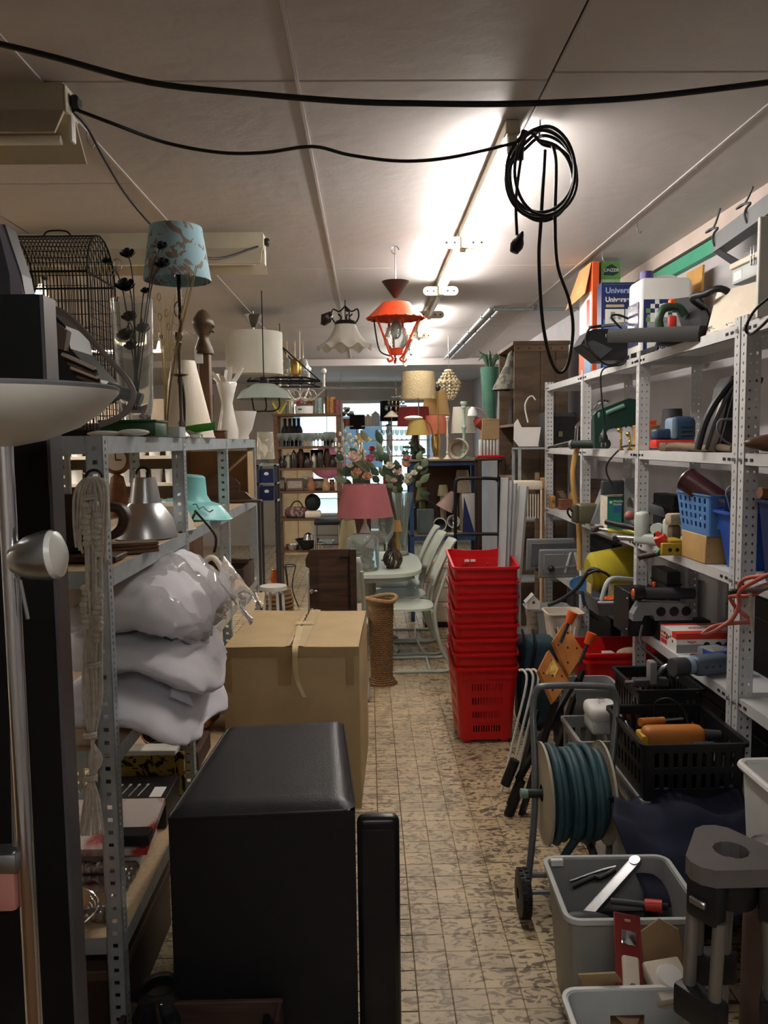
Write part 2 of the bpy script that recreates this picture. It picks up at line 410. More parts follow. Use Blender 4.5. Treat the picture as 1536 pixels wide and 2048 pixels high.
def tub(mb,W,D,w,d,h,r,t,zs,sx=(-1,1),sy=(-1,1),hole=None,bottom=True,z0=0,kc=3,top=None,m=None):
 """open tapered container wall; W,D top size, w,d bottom size; hole(side, i, j); top(side,s)->extra height of the rim"""
 desc=[]
 for side in range(4):
  cuts=sx if side%2==0 else sy
  for i,s in enumerate(cuts):desc.append((side,s,None,i))
  for k in range(1,kc):desc.append((side,None,k/kc*PI/2,99))
 n=len(desc)
 def pos(q,z,off):
  side,s,ang,_=q;f=(z-z0)/h;A=(w+(W-w)*f)/2+off;B=(d+(D-d)*f)/2+off;rr=max(r+off,.001)
  a,b=(A,B)if side%2==0 else(B,A)
  if ang is None:x,y=s*(a-rr),-b
  else:x,y=a-rr+rr*math.sin(ang),-(b-rr)-rr*math.cos(ang)
  for _k in range(side):x,y=-y,x
  ez=0
  if top and s is not None:ez=top(side,s)*f
  elif top:ez=top(side,1)*f
  return Vector((x,y,z+ez))
 idx={};vs=[];fs=[]
 def V(i,j,k):
  key=(i%n,j,k)
  if key not in idx:idx[key]=len(vs);vs.append(pos(desc[i%n],zs[j],0 if k else-t))
  return idx[key]
 nz=len(zs)-1
 def solid(i,j):
  if not 0<=j<nz:return False
  side,s,ang,c=desc[i%n]
  nx=desc[(i+1)%n]
  if hole and ang is None and nx[2]is None and nx[0]==side:return not hole(side,c,j)
  return True
 for i in range(n):
  for j in range(nz):
   if not solid(i,j):continue
   fs.append((V(i,j,1),V(i+1,j,1),V(i+1,j+1,1),V(i,j+1,1)))
   fs.append((V(i,j+1,0),V(i+1,j+1,0),V(i+1,j,0),V(i,j,0)))
   if not solid((i-1)%n,j):fs.append((V(i,j,0),V(i,j,1),V(i,j+1,1),V(i,j+1,0)))
   if not solid((i+1)%n,j):fs.append((V(i+1,j+1,0),V(i+1,j+1,1),V(i+1,j,1),V(i+1,j,0)))
   if not solid(i,j-1):fs.append((V(i+1,j,0),V(i+1,j,1),V(i,j,1),V(i,j,0)))
   if not solid(i,j+1):fs.append((V(i,j+1,0),V(i,j+1,1),V(i+1,j+1,1),V(i+1,j+1,0)))
 if bottom:
  fs.append(tuple(V(i,0,0)for i in range(n)));fs.append(tuple(reversed([V(i,0,1)for i in range(n)])))
 return mb.add(vs,fs,m)
def ring_path(W,D,r,z,n=5,top=None):
 pts=[]
 for side in range(4):
  a,b=(W/2,D/2)if side%2==0 else(D/2,W/2)
  seq=[(s*(a-r),-b,s)for s in(-1,-.5,0,.5,1)]+[(a-r+r*math.sin(k/n*PI/2),-(b-r)-r*math.cos(k/n*PI/2),1)for k in range(1,n)]
  for x,y,s in seq:
   for _k in range(side):x,y=-y,x
   pts.append(Vector((x,y,z+(top(side,s)if top else 0))))
 return pts
def rim(mb,W,D,r,z,tw,th,top=None,m=None):
 """flat rim: rectangular section swept round the opening"""
 a=ring_path(W,D,r,z,top=top);b=ring_path(W+2*tw,D+2*tw,r+tw,z,top=top);n=len(a)
 up=Vector((0,0,th));vs=a+b+[p+up for p in a]+[p+up for p in b];fs=[]
 for i in range(n):
  j=(i+1)%n
  fs+=[(i,j,2*n+j,2*n+i),(n+i,3*n+i,3*n+j,n+j),(2*n+i,2*n+j,3*n+j,3*n+i),(i,n+i,n+j,j)]
 return mb.add(vs,fs,m)
def slots(n,duty,m0=-1,m1=1):
 """cut list for n slots between m0 and m1; odd cells are holes"""
 out=[-1]if m0>-1 else[]
 st=(m1-m0)/n
 for i in range(n):out+=[m0+st*(i+.5-duty/2),m0+st*(i+.5+duty/2)]
 return[-1]+[x for x in out if x>-1]+[1]
def lin_rows(a):return a
XR=1.286;SD=.30
DY=[2.80,3.836,4.845,5.83]
ZR=[2.02,1.576,1.148,.72,.28]
def perforated(mb,w,h,m,hw=.009,hh=.018,pitch=.04,cols=1):
 ys=[0];k=.02
 while k+hh<h:ys+=[k,k+hh];k+=pitch
 ys.append(h)
 if cols==1:xs=[0,w/2-hw/2,w/2+hw/2,w]
 else:xs=[0,w*.28-hw/2,w*.28+hw/2,w*.72-hw/2,w*.72+hw/2,w]
 return mb.plate(xs,ys,lambda i,j:i%2==1 and j%2==1,.0022,None,m)
_pm=MB()
H_R=2.045
perforated(_pm,.042,H_R,Matrix(((0,0,1,0),(1,0,0,0),(0,1,0,0),(0,0,0,1))),pitch=.031,hw=.007,hh=.009)
perforated(_pm,.052,H_R,Matrix(((1,0,0,0),(0,0,1,0),(0,1,0,0),(0,0,0,1))),pitch=.031,cols=2,hw=.007,hh=.009)
post_me=_pm.mesh('post',m_greysteel)
def tray(mb,x0,x1,y0,y1,z,lip=.042):
 mb.box(x0,x1,y0,y1,z-.004,z)
 mb.box(x0,x0+.003,y0,y1,z-lip,z-.004).box(x1-.003,x1,y0,y1,z-lip,z-.004)
 mb.box(x0+.003,x1-.003,y0,y0+.003,z-lip,z-.004).box(x0+.003,x1-.003,y1-.003,y1,z-lip,z-.004)
 mb.box(x0,x0+.018,y0,y1,z-lip,z-lip+.002)
 return mb
m_slot=M('dark slot','#17171a',.8,var=0)
def rack_right(label,ys,far_first=True,endpost=True):
 t=thing('metal_shelving',label,'shelving',(XR,ys[0],0))
 for y in ys:
  share('post',post_me,t,(0,y-ys[0],0));share('post',post_me,t,(SD,y-ys[0],0),sc=(-1,1,1))
 for a,b in zip(ys[:-1],ys[1:]):
  for z in ZR:
   sh=tray(MB(),.004,SD-.004,a-ys[0]+.006,b-ys[0]-.002,z).build('shelf',m_greysteel,t,None)
   for s in(a-ys[0]+.06,a-ys[0]+.10,b-ys[0]-.06,b-ys[0]-.02):
    MB().rb(.0016,.0045,s,s+.022,z-.027,z-.016,.002,1).build('slot',m_slot,sh,None)
   for s in(a-ys[0]+.02,b-ys[0]+.02):
    MB().cyl((-.008,s,z-.022),(.003,s,z-.022),.007,n=6).build('bolt',m_steel,sh,None)
 return t
rack_right('grey perforated steel shelving of three bays against the wall, loaded with tools',DY)
rack_right('grey perforated steel shelving bay standing behind the surveying tripod',[1.74,2.75])
XL=-.654;LD=.45
LY=[2.02,2.90,3.78,4.72]
ZL=[1.652,1.315,.852,.350]
m_chip=M('chipboard','#bfa583',.7,var=.12,scale=60)
_pm=MB();H_L=1.655
perforated(_pm,.038,H_L,Matrix(((0,0,-1,0),(1,0,0,0),(0,1,0,0),(0,0,0,1))),hw=.010,hh=.008,pitch=.017)
perforated(_pm,.042,H_L,Matrix(((-1,0,0,0),(0,0,1,0),(0,1,0,0),(0,0,0,1))),hw=.013,hh=.011,pitch=.034)
_pm.box(-.043,-.040,0,.02,0,H_L)
lpost_me=_pm.mesh('post',m_galv)
def rack_left(label,ys,levels=ZL,xf=XL,depth=LD):
 t=thing('galvanised_shelving',label,'shelving',(xf,ys[0],0))
 for y in ys:
  share('post',lpost_me,t,(0,y-ys[0],0));share('post',lpost_me,t,(-depth,y-ys[0],0),sc=(-1,1,1))
 for a,b in zip(ys[:-1],ys[1:]):
  for z in levels:
   a0,b0=a-ys[0]+.003,b-ys[0]-.001
   sh=MB().box(-depth+.004,-.004,a0+.002,b0-.002,z-.010,z).build('shelf',m_chip,t,None)
   bm_=MB()
   bm_.box(-.0035,-.001,a0+.04,b0,z-.042,z+.003).box(-depth+.001,-depth+.0035,a0+.04,b0,z-.042,z+.003)
   bm_.box(-depth+.045,-.045,a0-.002,a0+.0005,z-.042,z+.003).box(-depth+.045,-.045,b0-.001,b0+.001,z-.042,z+.003)
   bm_.box(-.02,-.0035,a0+.04,b0,z-.042,z-.040)
   bm_.build('beam',m_galv,sh,None)
 return t
rack_left('galvanised boltless shelving with chipboard shelves holding lamps and pillows',LY)
m_red=M('red plastic','#c51016',.38,var=.05,scale=5)
bz=[0,.055,.06]
zrows=[0,.035]
for k in range(4):zrows+=[.045+k*.0775,.045+k*.0775+.040]
zrows+=[.345,.368,.40]
sxb=[-1]
for k in range(11):
 c=-.62+k*.124;sxb+=[c-.03,c+.03]
sxb.append(1)
def bhole(side,i,j):
 if j in(2,4,6,8)and i%2==1:return True
 if j==10 and i in(1,3,19,21):return True
 return False
def btop(side,s):return{0:-.012*max(0,1-abs(s)*1.2),1:.022,2:.05+.012*(abs(s)<.6),3:.022}[side]if abs(s)<.99 or side in(0,2)else{0:0,1:.05,2:.05,3:0}[side]
BW,BD=.335,.40
wall_me=tub(MB(),BW,BD,.285,.33,.40,.035,.003,[z for z in zrows],sxb,sxb,bhole,top=None).mesh('basket_wall',m_red,.6)
def rtop(side,s):
 if side==0:return 0
 if side==2:return .045 if abs(s)>.6 else .035
 return .045*(s+1)/2 if side==1 else .045*(1-s)/2
_rm=rim(MB(),BW,BD,.035,.392,.012,.014,top=rtop)
_rm.add(*(lambda a:([*a,*[p+Vector((0,0,-.05))for p in a]],[(i,(i+1)%len(a),len(a)+(i+1)%len(a),len(a)+i)for i in range(len(a))if a[i].z>.3925 or a[(i+1)%len(a)].z>.3925]))(ring_path(BW,BD,.035,.395,top=rtop)))
rim_me=_rm.mesh('basket_rim',m_red,.6)
foot_me=MB().rb(-.02,.02,-.015,.015,-.02,.01,.005,1).mesh('foot',m_red)
bp0=P(972,1487,Z=0);m_stick=M('white sticker','#e8e4dc',.6,var=.03)
for k in range(8):
 lab=['red plastic shopping basket at the bottom of the stack, standing on the tiled floor','second red plastic basket up from the floor in the stack','third red plastic basket up from the floor in the stack','fourth red plastic basket up from the floor in the stack','fifth red plastic basket up from the floor in the stack','third red plastic basket from the top of the stack','red plastic basket just under the topmost one of the stack','topmost red plastic basket of the stack, holding grey metal profiles'][k]
 t=thing('shopping_basket',lab,'basket',(bp0.x,bp0.y+.17,.02+.0775*k),[.02,.0,-.01,.01,-.015,.012,0,.01][k],'stacked red shopping baskets')
 share('basket_wall',wall_me,t);share('basket_rim',rim_me,t)
 if k==0:
  for x in(-.10,.10):
   for y in(-.14,.14):share('foot',foot_me,t,(x,y,0))
 if k==7:
  for x in(-.035,.0):MB().cb((x-.02,.182,.385),(.028,.003,.014)).build('sticker',m_stick,t,None)
m_prof=M('grey aluminium profile','#b9bbbb',.35,.2,var=.06)
bz7=.02+.0775*7
for k,(px0,px1,w_)in enumerate([(1000,1010,.042),(1010,1022,.02),(1014,1030,.02),(1024,1047,.055)]):
 a=P(px0,1150,Y=bp0.y+.12+.02*k);b=P(px1,955+6*k,Y=bp0.y+.22+.015*k);a.z=bz7+.01
 a=Vector((b.x+(a.x-b.x)*1.0,a.y,bz7+.015))
 Lh=(b-a).length
 one('aluminium_profile',['wide grey aluminium profile upright in the top red basket','slim grey aluminium strip in the top red basket','slanted slim aluminium strip in the top red basket','broad slanted aluminium bar leaning out of the top red basket'][k],'metal profile',MB().box(-w_/2,w_/2,-.002,.002,0,Lh).box(-w_/2,-w_/2+.003,-.012,.012,0,Lh).box(w_/2-.003,w_/2,-.012,.012,0,Lh),m_prof,a,smooth=None).rotation_euler=(b-a).to_track_quat('Z','Y').to_euler()
m_blackbox=M('black coated board','#0d0d10',.55,var=.1,bump=.08,bscale=160)
m_leather=M('black leatherette','#26262a',.36,var=.08,bump=.12,bscale=220)
ZT=.66
c0,c1,c2,c3=P(336,1628,Z=ZT),P(710,1612,Z=ZT),P(686,1440,Z=ZT),P(456,1452,Z=ZT)
bx=thing('black_chest','large matt black box with a padded leatherette top beside the aisle','box',((c0.x+c1.x)/2,c0.y,0))
o=bx.location.copy()
q=[Vector((c.x-o.x,c.y-o.y,0))for c in(c0,c1,c2,c3)]
mb=MB();up=Vector((0,0,ZT-.012))
mb.add(q+[p+up for p in q],[(3,2,1,0),(4,5,6,7),(0,1,5,4),(1,2,6,5),(2,3,7,6),(3,0,4,7)]).build('body',m_blackbox,bx,None)
def quadp(u,v):
 return(q[0]*(1-u)+q[1]*u)*(1-v)+(q[3]*(1-u)+q[2]*u)*v
def topfn(u,v):
 p=quadp(u,v);e=min(u,1-u)*.45;e2=min(v,1-v)*.7;d=min(e,e2)
 k=1-max(0,1-d/.045)**2.2
 return Vector((p.x,p.y,ZT-.012+.022*k))
def rq(u,v):
 return topfn(u,v)
tm=MB().grid(33,33,rq);tm.build('padded_top',m_leather,bx,1.2)
path=[quadp(0.01,0),quadp(.93,0),quadp(.985,.02),quadp(1,.08),quadp(1,.97),quadp(.95,1),quadp(.01,1),quadp(0,.97),quadp(0,.02)]
MB().tube([p+Vector((0,0,ZT-.012))for p in path],.005,6,closed=True).build('piping',m_black,bx)
m_gloss=M('black gloss laminate','#0d0d0f',.3,var=.05)
yb_=c1.y-.02;xa=c1.x+.004;xb=P(799,1640,Y=yb_).x;hp=P(760,1636,Y=yb_).z
nb=thing('black_slab','narrow black slab with rounded edges standing against the black chest','slab',(xa,yb_,0))
MB().rb(0,xb-xa,0,.045,0,hp,.02,4).build('body',m_gloss,nb,.6)
MB().rb(.012,xb-xa-.012,-.004,.004,.03,hp-.03,.003,1).build('front_cloth',m_blackbox,nb)
m_card=M('brown cardboard','#b39c74',.78,var=.06,scale=7,bump=.06,bscale=90)
m_card_d=M('cardboard edge','#9c865f',.85,var=.1,scale=40)
m_tape=M('beige packing tape','#c2ad86',.35,var=.05)
m_flap=M('torn paper','#c9b48c',.8,var=.08)
ZB=.735
k0,k1,k2,k3=P(446,1296,Z=ZB),P(718,1294,Z=ZB),P(733,1222,Z=ZB),P(509,1221,Z=ZB)
cbx=thing('cardboard_box','tall brown cardboard box closed with torn packing tape','box',(k0.x,k0.y,0))
o=cbx.location.copy();q4=[Vector((c.x-o.x,c.y-o.y,0))for c in(k0,k1,k2,k3)]
def q4p(u,v):return(q4[0]*(1-u)+q4[1]*u)*(1-v)+(q4[3]*(1-u)+q4[2]*u)*v
def wallfn(A,B,bulge):
 n_=(B-A).cross(Vector((0,0,1))).normalized()
 def f(u,v):
  dent=.004*math.sin(7*u+3*v)+.003*math.sin(17*v+5*u)
  return A+(B-A)*u+Vector((0,0,v*ZB))+n_*(bulge*math.sin(PI*u)*math.sin(PI*v)+dent*min(1,8*u*(1-u))*min(1,10*v*(1-v)))
 return f
for i in range(4):
 MB().grid(14,16,wallfn(q4[i],q4[(i+1)%4],.008)).build('side',m_card,cbx,.9)
MB().grid(2,2,lambda u,v:q4p(u,v)+Vector((0,0,.004))).build('bottom',m_card,cbx)
for s,lab in((0,'near'),(1,'far')):
 def flapf(u,v,s=s):
  uu=(.004+u*.492)if s==0 else(.504+u*.492)
  d=abs(uu-.5)
  return q4p(uu,v)+Vector((0,0,ZB+.001+.006*max(0,1-d/.06)+.003*math.sin(9*v+4*uu)*min(1,d*8)))
 MB().grid(12,8,flapf).build('flap',m_card,cbx,.9)
def strip(u0,u1,v0,v1,mat,name,z=.0075):
 MB().grid(6,14,lambda u,v:q4p(u0+(u1-u0)*u,v0+(v1-v0)*v)+Vector((0,0,ZB+z-.0025*abs(2*u-1)))).build(name,mat,cbx,.9)
strip(.455,.498,0,1,m_tape,'tape');strip(.502,.595,0,1,m_tape,'tape')
tj=MB();rnd=random.Random(3)
for k in range(26):
 v=k/26;u=.50+.008*rnd.uniform(-1,1);p=q4p(u,v)+Vector((0,0,ZB+.0082))
 tj.box(p.x-.004,p.x+.004,p.y,p.y+.018,p.z,p.z+.0008)
tj.build('torn_seam',M('dark torn slit','#4f3c22',.9,var=.2),cbx,None)
n0=(q4[1]-q4[0]).cross(Vector((0,0,1))).normalized()
for u0,u1,z0,z1 in((.40,.50,ZB-.17,ZB+.003),(.0,1.0,ZB-.04,ZB+.002),(.0,.06,ZB-.2,ZB-.04),(.9,.96,ZB-.17,ZB-.04)):
 MB().grid(12,6,lambda u,v:wallfn(q4[0],q4[1],.008)(min(.999,max(.001,u0+(u1-u0)*u)),(z0+(z1-z0)*v)/ZB)+n0*.0022).build('tape',M('old tape on side','#9c835c',.4,var=.05),cbx,.9)
cl=spl([q4p(.5,.45)+Vector((0,0,ZB+.016)),q4p(.52,.2)+Vector((0,0,ZB+.014)),q4p(.535,0)+n0*.012+Vector((0,0,ZB+.006)),q4p(.535,0)+n0*.024+Vector((0,0,ZB-.07)),q4p(.55,0)+n0*.018+Vector((0,0,ZB-.15)),q4p(.60,0)+n0*.03+Vector((0,0,ZB-.215))],5)
MB().grid(len(cl),3,lambda u,v:cl[round(u*(len(cl)-1))]+Vector(((v-.5)*.032*(1-.5*u),0,0))).build('tape_strip',m_flap,cbx,.9)
tr_=MB();rnd=random.Random(9)
for k in range(5):
 p=q4p(.44+.03*k,.52)+Vector((0,0,ZB+.012));tr_.add([p,p+Vector((.03,.01,.006*rnd.random())),p+Vector((.012,.03,.012))],[(0,1,2)])
tr_.build('torn_paper',m_flap,cbx,None)
m_wick=M('brown wicker','#7b5c3a',.8,var=.25,scale=50)
vz=P(764,1368,Z=0)
wv=thing('wicker_vase','tall woven wicker umbrella stand with a flared rim','basket',(vz.x,vz.y+.02,0))
zt=1.63-(1200-885)/1620*(vz.y+.08)
rows=46
def wr(f):return .066+.036*max(0,1-f/.10)**1.4+.012*f+.022*max(0,(f-.955)/.045)
for k in range(rows):
 f=k/(rows-1);z=zt*f;r=wr(f);pts=[]
 for a in range(28):
  th=2*PI*a/28;pts.append((math.cos(th)*(r+.003*(1 if(a+k)%2 else-1)),math.sin(th)*(r+.003*(1 if(a+k)%2 else-1)),z))
 if k==0:wm=MB()
 wm.tube(pts,zt/rows*.62,5,closed=True)
tag(wm.build('weave',m_wick,wv,1.2),kind='stuff')
rp=[(math.cos(t*2*PI/30)*.105*(1+.08*math.sin(3*t*2*PI/30)),math.sin(t*2*PI/30)*.105,zt+.012+.010*math.sin(2*t*2*PI/30))for t in range(30)]
MB().tube(rp,.014,7,closed=True).build('rim',M('pale wicker','#93744d',.8,var=.25,scale=60),wv)
MB().lathe([(0,.02),(.058,.02),(.060,zt*.5),(.07,zt)],20).build('lining',m_wick,wv)
m_mint=M('pale mint paint','#c5cdc0',.42,var=.05,scale=5)
m_mintd=M('mint grey steel','#aab0a6',.4,var=.06)
tb=P(790,1120,Y=5.3)
ZTB=.80;ty=5.75
ty=6.35
tl=thing('dining_table','pale mint oval-ended table crowded with lamps and glass vases','table',(P(740,1143,Y=6.35).x,ty,0))
tw,td=.40,.62
el=[]
for k in range(40):
 a=2*PI*k/40;c,s=math.cos(a),math.sin(a)
 el.append((tw*math.copysign(abs(c)**.55,c),td*math.copysign(abs(s)**.55,s)))
ZTB=1.63-S(1150-885,ty-td+.03)
MB().prism(el,ZTB-.028,ZTB).build('table_top',m_mint,tl,.5)
MB().prism([(x*.86,y*.86)for x,y in el],ZTB-.075,ZTB-.028).build('apron',m_mintd,tl,.5)
MB().cyl((0,0,.06),(0,0,ZTB-.07),.045,.045,14).build('column',m_mintd,tl)
for a in range(4):
 th=a*PI/2+PI/4;MB().tube(spl([(0,0,.16),(.16*math.cos(th),.16*math.sin(th),.09),(.3*math.cos(th),.3*math.sin(th),.02)],5),.02,8).build('leg',m_mintd,tl)
def chair(label,loc,rz,back=.42,mat=m_mint,seat_z=.46):
 t=thing('school_chair',label,'chair',loc,rz,'mint chairs round the table')
 sp_=[]
 for k in range(24):
  a=2*PI*k/24;c,s=math.cos(a),math.sin(a)
  sp_.append((.20*math.copysign(abs(c)**.6,c),.195*math.copysign(abs(s)**.6,s)))
 MB().prism(sp_,seat_z-.016,seat_z).build('seat',mat,t,.5)
 def bf(u,v):
  z=seat_z+.16+v*(back-.13);w_=.17-.02*abs(2*v-1)**3
  y=(u-.5)*2*w_;x=-.215-.10*v-.05*v*v+.035*(2*u-1)**2
  return Vector((x,y,z))
 bk=MB().grid(11,9,bf).build('backrest',mat,t,1.0)
 so=bk.modifiers.new('thick','SOLIDIFY');so.thickness=.012
 for s in(-1,1):
  pts=spl([(-.33,s*.16,seat_z+back-.06),(-.245,s*.17,seat_z+.14),(-.20,s*.17,seat_z-.03),(-.235,s*.18,.20),(-.30,s*.19,.06),(-.275,s*.19,.015),(-.1,s*.19,.014),(.2,s*.19,.014),(.22,s*.18,.04),(.10,s*.175,seat_z-.02)],5)
  MB().tube(pts,.0115,8).build('side_frame',m_mintd,t)
 for x in(-.16,.12):MB().cyl((x,-.19,.02 if x>0 else .02),(x,.19,.02),.010,n=8).build('crossbar',m_mintd,t)
 MB().cyl((-.18,-.17,seat_z-.024),(-.18,.17,seat_z-.024),.011,n=8).build('seat_rail',m_mintd,t)
 return t
G='mint chairs round the table'
chair('mint green school chair nearest the wicker stand, side-on at the table',(P(811,1215,Y=5.79).x,5.79,0),PI,.44)
chair('mint green school chair between the nearest one and the blue rack',(P(799,1190,Y=6.26).x,6.26,0),PI+.06,.44)
chair('mint green school chair farthest along the table, beside the blue rack',(P(792,1175,Y=6.72).x,6.72,0),PI-.05,.44)
chair('mint chair mostly hidden behind the dark cupboard door',(P(674,1130,Y=5.2).x,5.27,0),PI/2,.44)
m_dkwood=wood('dark brown oak','#4a3324','#2a1c13',.45)
dp=P(665,1220,Y=4.75)
dr=thing('cabinet_door','dark brown wooden cupboard door with two metal hinges','cupboard',(dp.x,4.75,0))
dw0,dw1=S(623-668,4.75),S(716-668,4.75);dz=1.63-S(1098-885,4.75)
dome=[(dw0,.0),(dw0+.0,dz-.11),(dw0-.02,dz-.10),(dw0-.022,dz-.06),(dw0+.005,dz),(dw1,dz),(dw1,0)]
MB().prism([(x,z)for x,z in dome],-.014,.014,T(rx=PI/2)).build('panel',m_dkwood,dr,None)
MB().box(dw1-.03,dw1+.006,-.06,-.014,0,dz+.004).build('side_board',m_dkwood,dr,None)
MB().box(dw0+.055,dw1-.045,-.019,-.014,.1,dz-.06).build('inner_panel',wood('dark brown veneer','#553a28','#35241a',.5),dr,None)
for zz in(1176,1215):
 z=1.63-S(zz-885,4.73)-.02
 MB().rb(dw0+.0,dw0+.05,-.03,-.014,z-.006,z+.006,.003,1).rb(dw0+.005,dw0+.022,-.034,-.014,z-.014,z+.014,.003,1).build('hinge',m_chrome,dr)
MB().rb(dw1-.09,dw1-.01,-.045,-.02,dz-.045,dz-.033,.003,1).build('handle',m_black,dr)
def Yx(px,X):return P(px,885,X=X).y
def faceX(loc):x,y,z=loc;return Matrix(((0,0,-1,x),(-1,0,0,y),(0,1,0,z),(0,0,0,1)))
def slab(mb,pts,t):
 pts=[Vector(p)for p in pts];n=(pts[1]-pts[0]).cross(pts[2]-pts[0]).normalized()*t;k=len(pts)
 vs=pts+[p+n for p in pts]
 return mb.add(vs,[tuple(reversed(range(k))),tuple(range(k,2*k))]+[(i,(i+1)%k,k+(i+1)%k,k+i)for i in range(k)])
def cable(name,label,pts,r=.004,mat=None,cat='cable',n=6,k=6,group=None):
 pts=spl(pts,k);o=Vector(pts[0])
 return one(name,label,cat,MB().tube([p-o for p in pts],r,n),mat or m_rubber,o,group=group,smooth=1.2)
def cablepart(pts,r,mat,parent,name='cable',k=6,n=6):
 return MB().tube(spl(pts,k),r,n).build(name,mat,parent,1.2)
def sb(pl,pc,pr,xf,yt,dep=None):
 """box on a right-hand shelf from its pixel edges: far edge, near corner, right edge, top"""
 y0,y1=Yx(pc,xf),Yx(pl,xf);x1=P(pr,885,Y=y0).x if pr else xf+dep
 return xf,x1,y0,y1,P(pc,yt,Y=y0).z
m_orange=M('orange print','#d8592a',.5,var=.08)
m_navy=M('navy print','#1f2c5c',.4,var=.06)
m_blueprint=M('mid blue print','#3d5796',.45,var=.08)
m_whitep=M('white print','#e4e2dc',.5,var=.03)
m_lime=M('leaf green print','#5f8f4a',.5,var=.1)
m_dkgreen=M('bottle green plastic','#173a31',.4,var=.08)
m_redp=M('red plastic bright','#cf3a2c',.4,var=.06)
m_toolblue=M('tool blue plastic','#27405c',.45,var=.1)
m_dkgrey=M('dark grey plastic','#3a3b3e',.5,var=.08)
m_midgrey=M('mid grey plastic','#77787a',.5,var=.06)
m_ltgrey=M('light grey plastic','#b9bdbb',.45,var=.05)
m_cream=M('cream enamel','#d9ccb9',.45,var=.06)
m_clear=M('clear plastic','#f0f0f0',.08,trans=.92,var=0,ior=1.3)
m_pine=wood('pine wood','#c08f52','#9c6d38',.55)
m_oldwood=wood('old grey brown wood','#7c6650','#54432f',.75)
m_ply=wood('stained plywood','#6e5a48','#4c3d30',.75,3,3,14)
ZA,ZB_,ZC_,ZD=ZR[0],ZR[1],ZR[2],ZR[3]
x0,x1,y0,y1,z1=1.290,1.325,4.66,4.95,2.635
t=thing('tool_box_carton','tall orange and white carton with a brown torn flap, beside the blue carton','carton',(x0,y0,ZA))
MB().box(0,x1-x0,0,y1-y0,0,z1-ZA).build('body',m_orange,t,None)
MB().box(-.001,0,.02,y1-y0-.01,.2,z1-ZA-.16).build('white_panel',m_whitep,t,None)
MB().box(-.002,-.001,.06,.12,.24,z1-ZA-.2).build('red_print',m_redp,t,None)
MB().box(-.002,0,.02,.16,.0,.1).build('blue_print',M('pale blue print','#6a8fb4',.5),t,None)
fl_=spl([(0,.03,z1-ZA-.01),(-.04,.10,z1-ZA-.09),(-.06,.2,z1-ZA-.2),(-.09,.27,z1-ZA-.27)],4)
slab(MB(),[(-.003,.02,z1-ZA),(-.003,.28,z1-ZA),(-.07,.34,z1-ZA-.22),(-.03,.05,z1-ZA-.17)],.003).build('flap',M('kraft flap','#c79a62',.7),t,None)
x0,x1,y0,y1=1.345,1.455,4.69,4.85
t=thing('green_carton','slim green carton with a dark badge behind the blue carton','carton',(x0,y0,ZA))
MB().box(0,x1-x0,0,y1-y0,0,.62).build('body',M('pale green print','#9db98f',.5),t,None)
MB().box(-.001,x1-x0+.001,-.001,y1-y0,.52,.621).build('green_band',m_lime,t,None)
MB().prism([(.012,.545),(.03,.59),(.06,.605),(.09,.585),(.1,.555),(.07,.54)],0,.001,faceY((0,-.001,0))).build('badge',m_dkgreen,t,None)
text('UNZER',.026,m_whitep,t,faceY((.016,-.003,.562),0))
x0,y0=1.300,4.52
t=thing('projector_carton','blue carton lettered Universal Proje, standing beside the white jerrycan','carton',(x0,y0,ZA))
hB=P(1195,565,Y=y0).z-ZA
MB().box(0,.25,0,.085,0,hB).build('body',m_navy,t,None)
MB().box(.012,.25,-.0012,0,.0,hB-.01).build('front_print',M('slate blue print','#5a74ad',.45,var=.2,scale=4),t,None)
MB().box(.012,.25,-.002,-.001,hB-.20,hB-.012).build('title_band',m_navy,t,None)
text('Universal Projector',.043,M('pale blue print 2','#9db0d8',.5),t,faceY((.02,-.0035,hB-.058)),bold=.001)
text('Universele Projector',.037,m_whitep,t,faceY((.02,-.0035,hB-.105)),bold=.001)
MB().rb(.024,.125,-.004,-.002,hB-.135,hB-.12,.004,1).build('caption_bar',M('tan print','#b9a98a',.5),t)
for a in(.02,.132):
 MB().rb(a,a+.106,-.004,-.002,hB-.235,hB-.145,.001,1).build('info_panel',m_whitep,t)
MB().prism([(.05,hB-.16),(.075,hB-.16),(.075,hB-.19),(.085,hB-.19),(.062,hB-.215),(.04,hB-.19),(.05,hB-.19)],.004,.0046,faceY((0,0,0))).build('arrow_print',M('grey print','#8f8f92',.5),t,None)
MB().cyl((.1,-.0048,hB-.19),(.1,-.004,hB-.19),.012,n=14).build('dot_print',MATS['grey print'],t)
MB().ball((.1,-.02,hB-.29),(.05,.012,.018),14,8).build('picture_print',m_black,t)
x0,y0=1.305,3.90;x1=P(1386,700,Y=y0).x;jd=.19;jh=P(1330,553,Y=y0).z-ZA;jw=x1-x0
t=thing('jerrycan','white plastic jerrycan with a navy checkered label and violet cap','jerrycan',(x0,y0,ZA))
m_jerry=M('white polyethylene','#dcdad6',.42,var=.03)
def jf(p):
 z=p.z;k=max(0,(z-jh*.86)/(jh*.14));return Vector((p.x*(1-.0*k)+(jw*.5-p.x)*.10*k*k,p.y+(jd*.5-p.y)*.12*k*k,z))
MB().rb(0,jw,0,jd,0,jh,.02,4,fn=jf).build('body',m_jerry,t,.6)
MB().cyl((.05,.06,jh-.012),(.05,.06,jh+.034),.032,n=18).build('cap',M('violet plastic','#3b3072',.4),t)
MB().tube(spl([(.09,.09,jh-.01),(.12,.09,jh+.012),(.19,.09,jh+.012),(.22,.09,jh-.01)],4),.012,8).build('handle',m_jerry,t)
lb=MB().box(.018,jw-.018,-.0015,0,.03,jh*.72).build('label',m_navy,t,None)
